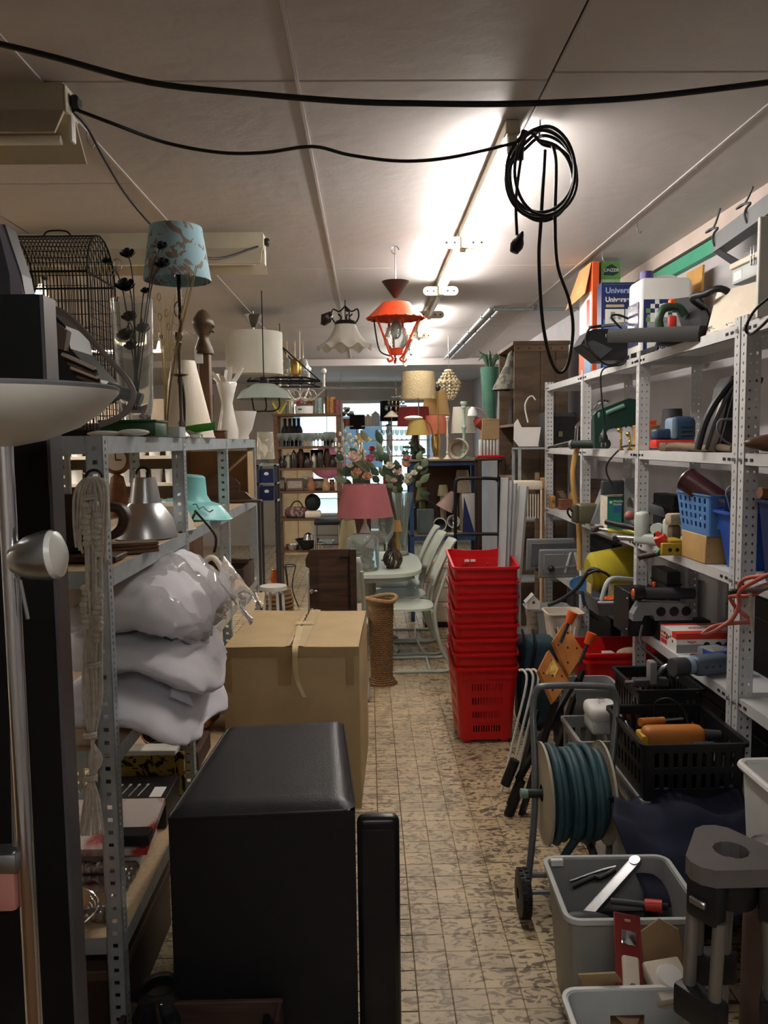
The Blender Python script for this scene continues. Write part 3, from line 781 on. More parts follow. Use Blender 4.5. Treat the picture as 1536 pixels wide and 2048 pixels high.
MB().box(-.0015,0,.018,jd-.018,.06,jh*.70).build('side_label',M('dark violet film','#4a475f',.25,var=.3,scale=30),t,None)
MB().box(.036,jw-.036,-.0022,-.0015,.105,.20).build('road_print',M('road print','#8d9295',.5,var=.3,scale=14,stretch=(1,1,4)),t,None)
text('www.greenchem-adblue.com',.0135,m_whitep,t,faceY((jw*.42,-.003,jh*.655)),bold=.0003)
cs=.021
chk=[(9,3),(10,2),(9,1),(1,1),(3,1),(2,2),(10,4),(9,4.0),(2,5),(1,4),(3,4),(0,3),(2,3),(5,3),(4,3),(1,2),(3,2),(6,2),(8,3),(7,4),(0,1.0),(5,4),(4,2),(8,2)]
for i,j in chk:
 g_=(i,j)in((0,3),(5,3),(0,1.0),(8,2))
 MB().box(.03+i*cs,.03+(i+1)*cs,-.0026,-.0015,.145+j*cs,.145+(j+1)*cs).build('check',m_lime if g_ else m_whitep,t,None)
for i in range(4):MB().rb(.05+i*.042,.05+i*.042+.038,-.0032,-.0022,.078,.106,.0008,1).build('pictogram',m_whitep,t)
for i in range(4):MB().tube([(.058+i*.042,-.0036,.084),(.066+i*.042,-.0036,.098),(.072+i*.042,-.0036,.088),(.08+i*.042,-.0036,.1)],.0012,4).build('pictogram_line',m_dkgrey,t)
MB().box(.036,jw-.036,-.0026,-.0018,.032,.074).build('name_strip',m_whitep,t,None)
text('AdBlue',.04,m_navy,t,faceY((.07,-.0038,.040)),bold=.001)
c=P(1196,700,Y=4.16)
t=thing('floodlight','black faceted floodlight housing with looped cable on the shelf edge','floodlight',(1.30,4.16,ZA))
hx=[(-.23,.08),(-.19,.145),(-.16,.155),(-.0,.155),(.03,.07),(.0,.0),(-.13,-.0)]
MB().prism(hx,-.085,.085,faceY((0,0,.004))).build('housing',m_black,t,.3)
MB().prism([(-.225,.08),(-.13,.008),(-.07,.055),(-.17,.1)],-.0,.004,faceY((0,-.086,.004))).build('visor',m_dkgrey,t,.3)
MB().tube([(-.17,0,.16),(-.17,0,.178),(.05,0,.20),(.12,.02,.235)],.008,6).build('bracket',m_steel,t)
cablepart([(-.13,-.09,.175),(-.19,-.1,.16),(-.21,-.1,.10),(-.17,-.11,.03),(-.10,-.11,-.02),(-.02,-.11,.0),(.03,-.1,.06),(.0,-.09,.13),(-.05,-.09,.18),(-.08,-.09,.22),(-.04,-.09,.225),(.02,-.09,.2)],.0055,m_rubber,t)
yq=4.05;a=P(1205,740,Y=yq);b=P(1210,850,Y=yq);e=P(1207,885,Y=yq)
t=thing('hanging_plug','black mains plug dangling on its lead before the green saw','plug',e)
cablepart([Vector((1.288,4.04,2.03))-e,Vector((1.27,4.045,2.0))-e,a-e,P(1203,790,Y=yq)-e,b-e],.0045,m_rubber,t)
MB().lathe([(.005,.07),(.009,.05),(.014,.045),(.021,.028),(.023,.012),(.022,0),(0,0)],14).build('plug_body',m_black,t)
for x in(-.010,.010):MB().cyl((x,0,-.022),(x,0,.0),.003,n=8).build('pin',m_chrome,t)
a,b=Vector((1.30,3.15,ZA+.013)),P(1222,672,Y=3.72)
o=thing('track_profile','long black flat profile jutting over the shelf edge before the jerrycan','profile',a)
d=b-a;m4=d.to_track_quat('Z','Y').to_matrix().to_4x4();Lp=d.length
pf=[(-.016,-.03),(.016,-.03),(.022,0),(.016,.03),(-.016,.03),(-.022,0)]
MB().prism(pf,0,Lp,m4).build('body',M('anodised dark grey','#1c1b1a',.6,var=.05,spec=.2),o,.4)
for s in(-.018,.018):MB().tube([m4@Vector((s-.008,-.006,Lp+.001)),m4@Vector((s+.008,-.006,Lp+.001)),m4@Vector((s+.008,.006,Lp+.001)),m4@Vector((s-.008,.006,Lp+.001))],.0018,5,closed=True).build('groove',m_steel,o)
a,b=Vector((1.295,3.62,ZA+.012)),Vector((1.255,4.0,ZA+.012));t=thing('toothed_strip','short black toothed strip under the flat profile','strip',a)
MB().box(-.004,.004,0,.36,-.008,.012).build('bar',m_black,t,None)
for k in range(5):MB().box(-.004,.004,.05+k*.06,.075+k*.06,-.0115,-.008).build('tooth',m_black,t,None)
c=P(1345,640,Y=3.42)
t=thing('garden_tool','small dark green garden tool with a red trigger against the jerrycan','garden tool',(c.x,3.44,ZA))
zt_=c.z-ZA
MB().rb(-.05,.05,-.03,.04,0,.05,.015,2).build('base',m_dkgrey,t)
MB().tube(spl([(-.035,0,.05),(-.05,0,zt_+.0),(-.03,0,zt_+.05),(.03,0,zt_+.055),(.06,0,zt_+.02)],4),.018,10).build('handle',M('garden green plastic','#26402f',.4),t)
MB().rb(-.012,.02,-.02,.01,.06,zt_+.02,.008,2).build('trigger',m_redp,t)
MB().rb(-.01,.02,-.012,.012,zt_+.06,zt_+.09,.006,1).build('button',M('orange plastic','#e2571f',.4),t)
pts=[P(1378,688,X=1.33),P(1413,680,X=1.36),P(1425,640,X=1.40),P(1402,597,X=1.41),P(1352,603,X=1.38)]
for p in pts[:2]:p.z=ZA+.004
o=pts[0].copy();t=thing('black_case','flat black plastic case leaning beside the jerrycan','case',o)
slab(MB(),[p-o for p in pts],.02).build('shell',m_blackm,t,None)
MB().tube([p-o for p in pts],.006,6,closed=True).build('edge',m_black,t)
for f in(.3,.55):
 a_=(pts[0].lerp(pts[4],f*.5)-o).lerp(pts[1].lerp(pts[2],f)-o,.2);b_=pts[1].lerp(pts[2],f)-o;MB().tube([a_,b_],.003,5).build('ridge',m_midgrey,t)
MB().ball(pts[0].lerp(pts[4],.5)-o+Vector((.02,-.004,0)),.008,8,6).build('clasp',m_chrome,t)
yb_=3.2
cable('black_hose_handle','curved black tube handle lying behind the flat black case',[Vector((1.44,3.45,ZA+.02)),Vector((1.43,3.4,ZA+.12)),P(1385,597,Y=3.3),P(1410,588,Y=3.2),P(1450,580,Y=3.15),Vector((1.50,3.12,ZA+.06))],.014,m_black,'handle',8)
pts=[P(1411,680,X=1.305),P(1524,650,X=1.305),P(1524,560,X=1.40),P(1434,585,X=1.40)]
pts[0].z=ZA+.003;pts[1].z=ZA+.003
o=pts[0].copy();t=thing('enamel_cover','cream enamelled metal cover leaning on the top shelf','cover',o)
slab(MB(),[p-o for p in pts],-.02).build('sheet',m_cream,t,None)
for f,g_ in((.05,.16),(.10,.16)):MB().ball(pts[0].lerp(pts[1],f).lerp(pts[3].lerp(pts[2],f),g_)-o+Vector((-.004,0,0)),.005,8,6).build('screw',m_chrome,t)
slab(MB(),[P(1411,680,X=1.303)-o+Vector((0,0,.0)),P(1524,652,X=1.303)-o,P(1524,647,X=1.303)-o,P(1411,675,X=1.303)-o],.003).build('bottom_lip',m_cream,t,None)
for f in(.12,.45):q_=pts[0].lerp(pts[1],f)-o;MB().tube(spl([q_+Vector((-.006,0,.01)),q_+Vector((-.014,-.01,.016)),q_+Vector((-.01,-.05,.013))],3),.002,5).build('wire_clip',m_steel,t)
y_=2.66;a=P(1521,430,Y=y_);b=P(1524,655,Y=y_)
one('white_board','white board standing upright on the top shelf near the camera end','board',MB().rb(0,.22,0,.02,0,a.z-ZA-.003,.003,1),m_white,(a.x,y_,ZA))
cable('looped_lead','thin black lead looped over the front of the top shelf',[P(1545,590,Y=2.55),P(1510,620,Y=2.6),P(1492,655,Y=2.68),P(1500,668,Y=2.68),P(1520,655,Y=2.6),P(1550,625,Y=2.5)],.005)
a=P(1427,505,X=1.56);b=P(1545,422,X=1.56);o=a.copy()
t=thing('steel_channel','grey steel channel hung from the ceiling edge on wire hooks','channel',o)
slab(MB(),[a-o,b-o,b-o+Vector((0,0,.075)),a-o+Vector((0,0,.075))],.004).build('web',m_midgrey,t,None)
slab(MB(),[a-o,b-o,b-o+Vector((.06,0,-.0)),a-o+Vector((.06,0,0))],.004).build('flange',m_dkgrey,t,None)
slab(MB(),[a-o,a-o+Vector((0,-.06,.0)),a-o+Vector((.06,-.18,-.09)),a-o+Vector((.06,-.1,-.09))],.004).build('bracket_arm',m_dkgrey,t,None)
for f in(.04,.62):
 q_=a.lerp(b,f)-o+Vector((-.004,0,.05));MB().tube(spl([q_+Vector((0,0,-.03)),q_+Vector((-.01,0,0)),q_+Vector((0,.01,.03)),q_+Vector((.012,0,.05)),q_+Vector((0,.05,.058)),q_+Vector((0,.1,.055)),q_+Vector((.02,.06,.07)),Vector((q_.x+.03,q_.y+.02,ZC-.01-o.z))],4),.005,6).build('hook',m_dkgrey,t)
a=P(1458,560,X=1.44);y1_,y0_=a.y,Yx(1528,1.44)
t=thing('junction_box','pale grey lidded box fixed on the wall under the steel channel','box',(1.45,y0_,P(1490,560,X=1.45).z))
hh_=.085
MB().rb(0,.23,0,y1_-y0_,0,hh_*.72,.008,2).build('body',m_ltgrey,t)
MB().rb(-.008,.235,-.006,y1_-y0_+.008,hh_*.72,hh_,.006,2).build('lid',m_cream,t)
MB().box(-.001,0,y1_-y0_-.09,y1_-y0_-.02,.012,.045).build('label',m_whitep,t,None)
for s in(.35,.42):MB().rb(-.012,.0,(y1_-y0_)*s,(y1_-y0_)*s+.008,.04,.11,.002,1).build('latch',m_chrome,t)
one('ochre_board','ochre coloured board leaning on the wall behind the jerrycan','board',slab(MB(),[Vector((0,0,0)),Vector((0,.2,0)),Vector((.02,.2,.44)),Vector((.02,0,.44))],.01),M('ochre board','#b98b46',.6),(1.60,3.94,ZA),smooth=None)
Z=ZB_
x0,y0,y1=1.285,5.90,6.12;z1=P(1100,825,Y=5.9).z
t=thing('grey_appliance','dark grey box-shaped appliance on the small rack by the shelving end','appliance',(x0,y0,P(1040,893,Y=5.98).z+.002));Z_=t.location.z
MB().rb(0,.24,0,y1-y0,0,z1-Z_,.012,2).build('body',m_dkgrey,t)
MB().rb(.03,.235,-.004,.004,.02,z1-Z_-.03,.003,1).build('front_panel',m_black,t)
MB().rb(.10,.14,-.012,-.002,.06,.16,.004,1).build('control',m_blackm,t)
MB().rb(.104,.136,-.016,-.010,.065,.105,.002,1).build('display',M('olive print','#6a6448',.5),t)
MB().rb(.02,.05,.02,.06,z1-Z_-.002,z1-Z_+.05,.006,1).build('chrome_knob',m_chrome,t)
t=thing('chrome_rack','bent chrome tube rack standing before the dark grey appliance','rack',(1.305,4.97,Z))
for k in range(2):
 MB().tube(spl([(.0+k*.035,.10,.006),(.0+k*.035,.08,.12),(.005+k*.035,.07,.145),(.07+k*.03,-.05,.24),(.09+k*.03,-.10,.28),(.11+k*.03,-.13,.28)],4),.011,8).build('tube',m_chrome,t)
x0,x1,y0,y1,z1=sb(1020,1045,1066,1.24,845)
t=thing('card_holder','white scalloped card tray with a rust red front panel','tray',(1.13,5.98,1.5))
cz=P(1045,893,Y=5.98).z
t.location=(P(1040,893,Y=5.98).x,5.98,cz)
MB().prism([(-.06,.05),(-.055,.17),(-.03,.20),(.0,.14),(.14,.14),(.12,0),(-.02,0)],.06,.068,faceY((0,0,0))).build('back_panel',m_whitep,t,None)
MB().prism([(-.045,.12),(-.01,.13),(.015,.105),(.035,.0),(-.01,0)],-.004,.004,faceY((0,0,0))).build('end_panel',M('rust brown paint','#8a4f36',.6),t,None)
MB().prism([(.015,.105),(.15,.11),(.14,0),(.035,0)],-.004,.004,faceY((0,-.002,0))).build('front_panel',M('rust orange paint','#a85a38',.6),t,None)
MB().box(-.01,.13,-.06,.0,0,.004).build('base',m_whitep,t,None)
cable('white_lead','thin white lead arching up beside the dark wooden cabinet',[P(1056,845,Y=5.93),P(1050,815,Y=5.94),P(1055,798,Y=5.95),P(1064,792,Y=5.96),P(1071,800,Y=5.96)],.006,m_whitep)
pz=P(1040,895,Y=5.98)
t=thing('small_rack','small grey metal rack standing beyond the shelving end','rack',(pz.x-.03,5.88,0))
for x in(0,.43):
 for y in(0,.25):MB().box(x,x+.02,y,y+.02,0,pz.z-.012).build('post',m_galv,t,None)
for z in(pz.z-.001,1.05,.6,.2):MB().box(0,.45,0,.27,z-.012,z).build('shelf',m_galv,t,None)
y_=4.22
pa=[P(1188,897,Y=y_),P(1186,830,Y=y_),P(1192,822,Y=y_),P(1255,797,Y=y_),P(1275,800,Y=y_),P(1275,850,Y=y_),P(1218,858,Y=y_),P(1212,862,Y=y_),P(1200,897,Y=y_)]
o=Vector((pa[0].x,y_,Z));t=thing('saw_guard','dark green plastic handsaw guard tilted behind the dangling plug','saw',o)
poly=[(p.x-o.x,max(0,p.z-o.z))for p in pa]
MB().prism(poly,-.02,.02,T(rx=PI/2)).build('body',m_dkgreen,t,None)
s_=P(1212,826,Y=y_-.02);e_=P(1248,811,Y=y_-.02)
MB().tube([s_-o,e_-o],.011,8).build('grip_slot',M('pale green plastic','#6f9489',.4),t)
MB().ball(P(1198,830,Y=y_-.02)-o,(.008,.004,.016),8,6).build('hang_hole',MATS['pale green plastic'],t)
for k in range(5):MB().cyl(P(1222+k*10,856-k*1,Y=y_-.024)-o,P(1222+k*10,856-k*1,Y=y_+.024)-o,.006,n=8).build('tooth',m_black,t)
x0,x1,y0,y1,z1=sb(1218,1222,1262,1.31,853);y0,y1=4.02,4.12
t=thing('wooden_case','small plain wooden case behind brass fittings','case',(1.35,y0,Z))
MB().box(0,.12,0,.09,0,z1-Z-.01).build('body',m_pine,t,None);MB().rb(-.003,.123,-.003,.093,z1-Z-.01,z1-Z,.002,1).build('lid',m_pine,t)
m_brass=M('brass','#b99a58',.28,1,var=.08)
for k,(px,h_)in enumerate(((1237,.09),(1248,.07))):
 t=thing('brass_fitting',['taller brass tap fitting before the small wooden case','shorter brass fitting before the small wooden case'][k],'fitting',(P(px,900,Y=3.97).x+.005,3.95-.05*k,Z))
 MB().lathe([(0,0),(.014,0),(.014,.006),(.006,.012),(.006,h_*.6),(.008,h_*.62),(.006,h_*.66),(.006,h_),(0,h_)],12).build('stem',m_brass,t)
 MB().ball((-.008,0,h_+.008),.012,10,8).build('knob',m_brass,t)
bgm=MB();rnd=random.Random(5)
bgm.grid(12,9,lambda u,v:Vector(((.035-.025*v)*math.cos(2*PI*u)*(1+.2*math.sin(7*u*6.28)),(.03-.02*v)*math.sin(2*PI*u),.10*v+.004*math.sin(20*u))),cu=True)
one('plastic_bag','little crumpled clear bag of parts by the shelf post','bag',bgm,M('milky plastic film','#cfc3b4',.25,trans=.3,var=.1),(1.345,3.895,Z+.0),smooth=1.2)
y_=4.00;o=Vector((1.36,4.16,Z))
t=thing('hand_saw','orange plastic saw handle with grey grip beside the shelf post','saw',o)
a_=P(1262,835,Y=4.0)
MB().prism([(.0,.14),(.0,.05),(.10,.05),(.10,.15)],-.01,.01,T((.03,.02,.0),rx=PI/2)).build('handle_plate',M('orange saw plastic','#d4492a',.45),t,None)
MB().tube(spl([(.08,-.01,.13),(.045,-.015,.10),(.04,-.015,.05),(.09,-.01,.03)],4),.010,8).build('grip',m_midgrey,t)
MB().box(.05,.2,-.003,.0,0.0,.05).build('blade',m_steel,t,None)
cable('grey_lead','grey lead hanging from the brass fittings down to the shelf below',[Vector((1.36,3.93,Z+.02)),Vector((1.282,3.98,Z+.022)),P(1240,898,Y=4.05),P(1216,925,Y=4.15),P(1213,945,Y=4.2),P(1222,965,Y=4.25),P(1226,975,Y=4.3)],.005,M('dark grey cable','#35363a',.5))
y_=4.86
hd=[P(1158,890,Y=4.7),P(1152,905,Y=4.72),P(1146,940,Y=4.74),P(1147,975,Y=4.75),P(1152,1010,Y=4.76),P(1158,1060,Y=4.76),P(1159,1140,Y=4.74)]
o=hd[-1].copy();t=thing('felling_axe','long curved ash-handled axe hanging from the shelf by its dark head','axe',o)
MB().tube([p-o for p in spl(hd,5)],.016,10).build('handle',wood('ash wood','#c29a5c','#a07a42',.45,40,40,4),t,1.2)
a,b=P(1148,889,Y=4.68)-o,P(1215,888,Y=4.45)-o
MB().cyl(a,b,.024,.026,14).build('head',M('dark green steel','#24302a',.4,.4),t)
MB().cyl(a-(b-a).normalized()*.02,a,.028,n=14).build('collar',m_steel,t)
cable('black_rod','black grip rod lying along the shelf front beside the axe',[P(1098,897,X=1.30),P(1125,890,X=1.30),P(1150,884,X=1.30)],.013,m_black,'rod',8)
for p in bpy.data.objects['black_rod'].data.vertices:p.co.z+=.004
y_=3.72;o=Vector((P(1312,880,Y=3.66).x,3.66,Z))
t=thing('belt_sander','blue power sander with red base lying behind the wooden clamps','power tool',o)
w_=P(1395,880,Y=3.66).x-o.x
MB().rb(0,w_*.95,0,.09,.012,.05,.008,2).build('base',m_redp,t)
MB().rb(.0,w_*.45,.01,.08,.05,.10,.014,3).build('grip',m_toolblue,t)
MB().rb(w_*.42,w_,.0,.09,.035,.155,.03,3).build('motor',m_toolblue,t)
MB().rb(w_*.36,w_*.54,-.004,.094,.05,.15,.02,2).build('front_grip',M('grey blue plastic','#7d92a6',.45),t)
for k in range(3):MB().rb(w_*.6,w_*.9,-.003,.004,.06+k*.02,.068+k*.02,.002,1).build('vent',m_black,t)
cable('bundled_lead','bundle of black lead lying in loops before the blue sander',[Vector((1.36+.04*math.sin(k*1.9),3.50-.09*math.cos(k*1.3)+.02*k/8,Z+.012+.004*(k%5)))for k in range(22)],.006)
funnel=MB().lathe([(.085,0),(.075,.05),(.05,.14),(.045,.2),(.04,.2),(.045,.14),(.07,.05),(.08,0)],20)
one('dark_horn','dark conical metal shade standing behind the blue sander','shade',funnel,m_dkgrey,(1.50,3.98,Z))
o=Vector((1.345,3.09,Z));t=thing('tool_case','tall black tool case with a cord wound down its sloping side','tool case',o)
MB().prism([(0,0),(.16,0),(.16,.2),(.12,.29),(.07,.29),(.045,.25)],-.05,.05,T((-.02,.06,0),rx=PI/2)).build('body',m_black,t,.3)
slab(MB(),[Vector((-.045,.02,.01)),Vector((-.01,.02,.0)),Vector((.04,.02,.24)),Vector((.03,.02,.26))],.02).build('side_plate',M('warm grey metal','#a39a90',.4,.3),t,None)
MB().tube(spl([(-.08,.0,.01),(-.05,0,.12),(.0,0,.21),(.07,0,.28),(.16,.0,.27)],5),.014,8).build('hose',m_black,t)
MB().tube(spl([(-.05,-.01,.01),(-.02,-.01,.11),(.02,-.01,.2),(.05,-.01,.25)],5),.008,8).build('hose_inner',m_dkgrey,t)
MB().tube([(.0,-.004,.02),(.05,-.004,.23)],.004,6).build('rail',m_steel,t)
MB().rb(.075,.15,-.02,.0,.165,.195,.006,2).build('red_switch',m_redp,t)
cablepart([(.13,-.03,.13),(.05,-.035,.125),(-.01,-.035,.12),(-.02,-.035,.09),(.0,-.035,.05),(.06,-.035,.02),(.13,-.03,.045)],.0055,M('grey cable','#66686c',.5),t)
def clamp(label,loc,rz,L=.3):
 t=thing('wood_clamp',label,'clamp',loc,rz)
 MB().tube(spl([(0,0,.018),(L*.3,.004,.022),(L*.7,.002,.018),(L,0,.014)],4),[.016,.018,.018,.017,.017,.016,.016,.015,.015,.014,.013,.012,.010],8).build('arm',m_oldwood,t,1)
 MB().rb(-.05,.03,-.018,.018,0,.038,.008,2).build('head',m_oldwood,t)
 return t
clamp('worn wooden clamp arm with a thick head on the shelf edge',(1.305,3.52,Z),-PI/2+.02,.42)
clamp('second worn wooden clamp arm, nearest the shelf front',(1.302,3.30,Z),-PI/2,.34).location.x=1.34
one('wood_offcut','short upright wooden offcut at the end of the shelf','wood',MB().rb(0,.03,0,.02,0,.10,.002,1),m_pine,(1.305,2.845,Z))
a=P(1478,903,Y=2.62);t=thing('wooden_shoe_form','pointed brown wooden form with dark knots poking over the shelf edge','wood form',(1.30,2.68,Z))
MB().ball((.12,0,.036),(.17,.05,.034),16,10).build('body',wood('walnut brown','#6b4830','#4a3020',.45),t,1.2)
for x in(.06,.16):MB().ball((x,-.046,.04),(.012,.006,.012),8,6).build('knot',m_blackm,t)
Z=ZC_
t=thing('block_plane','brown wooden block plane with a raised wedge','hand plane',(1.325,5.56,Z))
MB().rb(0,.21,0,.07,0,.075,.004,1).build('body',wood('red brown wood','#7d4c30','#573320',.5),t)
MB().prism([(.02,.07),(.055,.07),(.03,.13),(-.01,.125)],.02,.05,T((0,.07,0),rx=PI/2)).build('wedge',m_oldwood,t,None)
MB().prism([(.07,.07),(.12,.07),(.10,.12),(.085,.13)],.025,.045,T((0,.07,0),rx=PI/2)).build('tote',m_pine,t,None)
MB().prism([(.11,.075),(.125,.075),(.09,.135),(.078,.13)],.02,.05,T((0,.07,0),rx=PI/2)).build('iron',m_steel,t,None)
t=thing('moulding_plane','pale beech moulding plane beside the brown block plane','hand plane',(1.292,5.68,Z))
MB().rb(0,.03,0,.09,0,.09,.006,1).build('body',m_pine,t);MB().cyl((.015,-.004,.05),(.015,.0,.05),.012,n=12).build('plug',m_oldwood,t)
a=P(1147,1052,Y=4.72);b=P(1198,1052,Y=4.72)
t=thing('olive_tin','olive green metal tin with a ridged lid on the shelf corner','tin',(max(a.x,1.20),4.60,Z))
w_=b.x-max(a.x,1.20);hh=.115
MB().rb(.0,w_,0,.10,0,hh,.016,3).build('body',M('olive enamel','#5a5640',.35,var=.06),t)
MB().rb(-.022,.002,.004,.096,.004,hh-.004,.010,2).build('lid',M('dark olive enamel','#45412f',.4),t)
MB().tube(spl([(-.03,.03,.07),(-.05,.03,.09),(-.05,.06,.06),(-.03,.06,.03)],3),.006,6).build('catch',m_black,t)
x0,y0=1.262,4.24
t=thing('teal_carton','teal cardboard carton with a white logo, between two shelf posts','carton',(x0,y0,Z));w_=P(1243,1060,Y=y0).x-x0;hh=P(1225,993,Y=y0).z-Z
MB().box(0,w_,0,.13,0,hh).build('body',M('teal print','#1f7d6e',.5,var=.06),t,None)
MB().box(-.0012,0,.0,.13,0,hh).build('side_print',M('dirty white print','#c9c2b0',.6,var=.15,scale=20),t,None)
MB().cyl((.018,-.0014,hh-.03),(.018,0,hh-.03),.008,n=12).build('logo',m_whitep,t)
text('Metabo',.017,m_whitep,t,faceY((.03,-.0012,hh-.03)),bold=.0003);text('Metabo',.015,m_whitep,t,faceY((.03,-.0012,hh-.046)),bold=.0002)
MB().box(.035,.07,-.0012,0,hh-.085,hh-.055).build('blue_print',m_blueprint,t,None)
slab(MB(),[Vector((0,0,hh)),Vector((w_,0,hh)),Vector((w_,-.015,hh+.012)),Vector((0,-.02,hh+.01))],.002).build('flap',MATS['dirty white print'],t,None)
one('dark_tablet','dark rounded slab standing upright behind the teal carton','slab',MB().rb(0,.13,0,.025,0,.26,.02,3),m_dkgrey,(1.275,4.40,Z))
t=thing('silver_box','silver grey box leaning behind the teal carton, marked with a triangle','box',(1.27,4.58,Z),rx=0,ry=.35)
MB().rb(0,.08,0,.08,0,.26,.004,1).build('body',M('silver card','#8d9093',.4,.3),t)
MB().tube([(.03,-.001,.20),(.055,-.001,.20),(.042,-.001,.225)],.0015,4,closed=True).build('triangle_print',m_black,t)
one('pale_block','small pale grey block resting on the dark shelf rear','block',MB().rb(0,.09,0,.06,0,.045,.004,1).rb(.01,.08,-.002,.05,.045,.27,.004,1),m_ltgrey,(1.40,4.42,Z))
t=thing('grey_scoop','grey hood-shaped scoop with a pink ball end','tool',(1.40,4.05,Z))
MB().grid(12,6,lambda u,v:Vector((.16*(v-.5),.05*math.cos(PI*u)+.0,.14+.05*math.sin(PI*u)-.05*v))).build('hood',m_midgrey,t,1)
MB().tube(spl([(-.02,0,.06),(-.01,0,.1),(0,0,.15)],3),.03,10).build('neck',m_dkgrey,t);MB().rb(-.05,.05,-.04,.04,0,.05,.01,2).build('foot',m_dkgrey,t)
MB().ball((-.085,-.02,.10),(.03,.022,.024),12,8).build('ball_end',M('pinkish rubber','#a06058',.5),t)
MB().tube([(-.07,-.02,.1),(-.02,0,.11)],.012,8).build('stalk',m_dkgrey,t)
a,b=P(1200,1052,Y=4.15),P(1275,1050,Y=3.88);b.x=min(b.x,1.33)
cable('black_wand','black hose wand lying across the front of the teal carton',[Vector((1.235,4.16,Z+.055)),Vector((1.27,4.06,Z+.05)),Vector((1.31,3.96,Z+.045)),Vector((1.36,3.93,Z+.012))],.015,m_black,'wand',10)
t=thing('yellow_hammer','hammer with a yellow shaft on the shelf edge','hammer',(1.245,4.15,Z+.013),-.95)
MB().cyl((0,0,0),(.22,0,0),.012,n=10).build('shaft',M('yellow plastic','#b9b03c',.45),t)
MB().cyl((-.06,0,0),(0,0,0),.010,n=10).build('neck',m_steel,t)
MB().rb(-.09,-.06,-.04,.04,-.012,.016,.006,1).build('head',M('rusty steel','#5b524c',.6,.4),t)
o=Vector((1.235,3.70,Z));t=thing('bench_tool','pale mint plastic bench tool with an upright grip and metal spout','power tool',o,-.72)
MB().rb(0,.34,-.035,.035,0.002,.05,.015,3).build('base',m_jerry if False else M('pale mint plastic','#c3cbc2',.4,var=.04),t)
m_mp=MATS['pale mint plastic']
MB().rb(0,.055,-.035,.035,.02,.15,.018,3).build('left_grip',m_mp,t)
MB().rb(.13,.22,-.03,.03,.04,.13,.02,3).build('middle_tower',m_mp,t)
MB().rb(.26,.34,-.03,.03,.04,.14,.02,3).build('right_tower',m_mp,t)
for x in(.10,.24):MB().cyl((x,-.02,.075),(x,.02,.075),.026,n=14).build('knob',m_mp,t)
for x in(.112,.25):MB().cyl((x,-.036,.05),(x,-.03,.05),.015,n=12).build('knob_hub',m_black,t)
MB().cyl((-.09,0,.022),(.01,0,.022),.012,n=10).build('spout',m_steel,t)
MB().rb(-.11,-.08,-.012,.012,.002,.03,.004,1).build('spout_tip',m_blackm,t)
for k in range(4):MB().box(.27+k*.012,.276+k*.012,-.0315,-.03,.03,.06).build('vent',m_dkgrey,t,None)
c=P(1322,1088,Y=3.33)
t=thing('red_nozzle','red plastic funnel cap with a green tip by the yellow level','nozzle',(1.30,3.36,Z))
MB().lathe([(0,.02),(.026,.02),(.028,.04),(.026,.062),(.012,.066),(.008,.085),(0,.085)],16,T((-.05,0,.02),ry=-.5)).build('cap',m_redp,t)
MB().cyl((-.10,-.02,.002),(-.06,-.005,.03),.006,.009,10).build('tip',M('bright green plastic','#2f7d4e',.4),t)
MB().box(-.07,.02,-.015,.015,0.0,.022).build('foot',m_whitep,t,None)
a=P(1322,1124,Y=3.3)
t=thing('spirit_level','yellow spirit level end with two dark holes jutting from under the wooden box','spirit level',(a.x,3.29,Z+.001))
MB().rb(0,.085,0,.022,0,.052,.003,1).build('body',M('mustard paint','#a88c1f',.45,var=.06),t);MB().rb(.035,.09,.004,.10,.052,.064,.002,1).build('upper_rail',MATS['mustard paint'],t)
for x in(.033,.063):MB().cyl((x,-.002,.024),(x,.003,.024),.008,n=12).build('hole',m_blackm,t)
cable('file_tool','dark round tool handle pointing out beside the yellow level',[P(1280,1114,Y=3.45),P(1300,1110,Y=3.4),Vector((1.30,3.37,Z+.02))],.013,wood('dark handle wood','#3b2c22','#241a14',.5),'handle',10)
y0=3.05;x0=P(1410,1142,Y=y0).x;y1=Yx(1367,x0);hh=P(1410,1072,Y=y0).z-Z
t=thing('wooden_crate_box','plain pale wooden box under the blue perforated basket','box',(x0,y0,Z))
MB().rb(0,.13,0,y1-y0,0,hh,.003,1).build('body',wood('pale birch','#bd9a66','#ad8956',.55,4,12,12),t)
for z in(.03,.08):MB().cyl((.012,-.0012,z),(.012,.001,z),.002,n=6).build('nail',m_dkgrey,t)
zb=Z+hh
m_bskt=M('sky blue plastic','#4f7db5',.4,var=.05)
t=thing('blue_basket','sky blue plastic basket with round holes standing on the wooden box','basket',(x0+.065,y0+.115,zb))
hb=P(1410,990,Y=y0).z-zb
ox=[-1,-.75,-.55,-.35,-.15,.15,.35,.55,.75,1]
zz=[0,.02];nr=4
for k in range(nr):zz+=[.02+k*(hb-.03)/nr+.008,.02+k*(hb-.03)/nr+.028]
zz+=[hb]
sxx=slots(4,.42,-.95,.95);syy=slots(2,.42,-.95,.95)
tub(MB(),.15,.33,.125,.28,hb,.012,.003,zz,syy,slots(6,.42,-.95,.95),lambda s,i,j:i%2==1 and j%2==0 and 0<j<9).build('basket_wall',m_bskt,t,.5)
rim(MB(),.15,.33,.012,hb-.004,.004,.006).build('basket_rim',m_bskt,t,.5)
a,b=P(1372,958,Y=3.22),P(1455,1015,Y=3.08);a.x=max(a.x,1.24)
t=thing('food_can','dark red tin with a silver lid tilted in the blue basket','can',a,0);d=(b-a).to_track_quat('Z','Y').to_matrix().to_4x4()
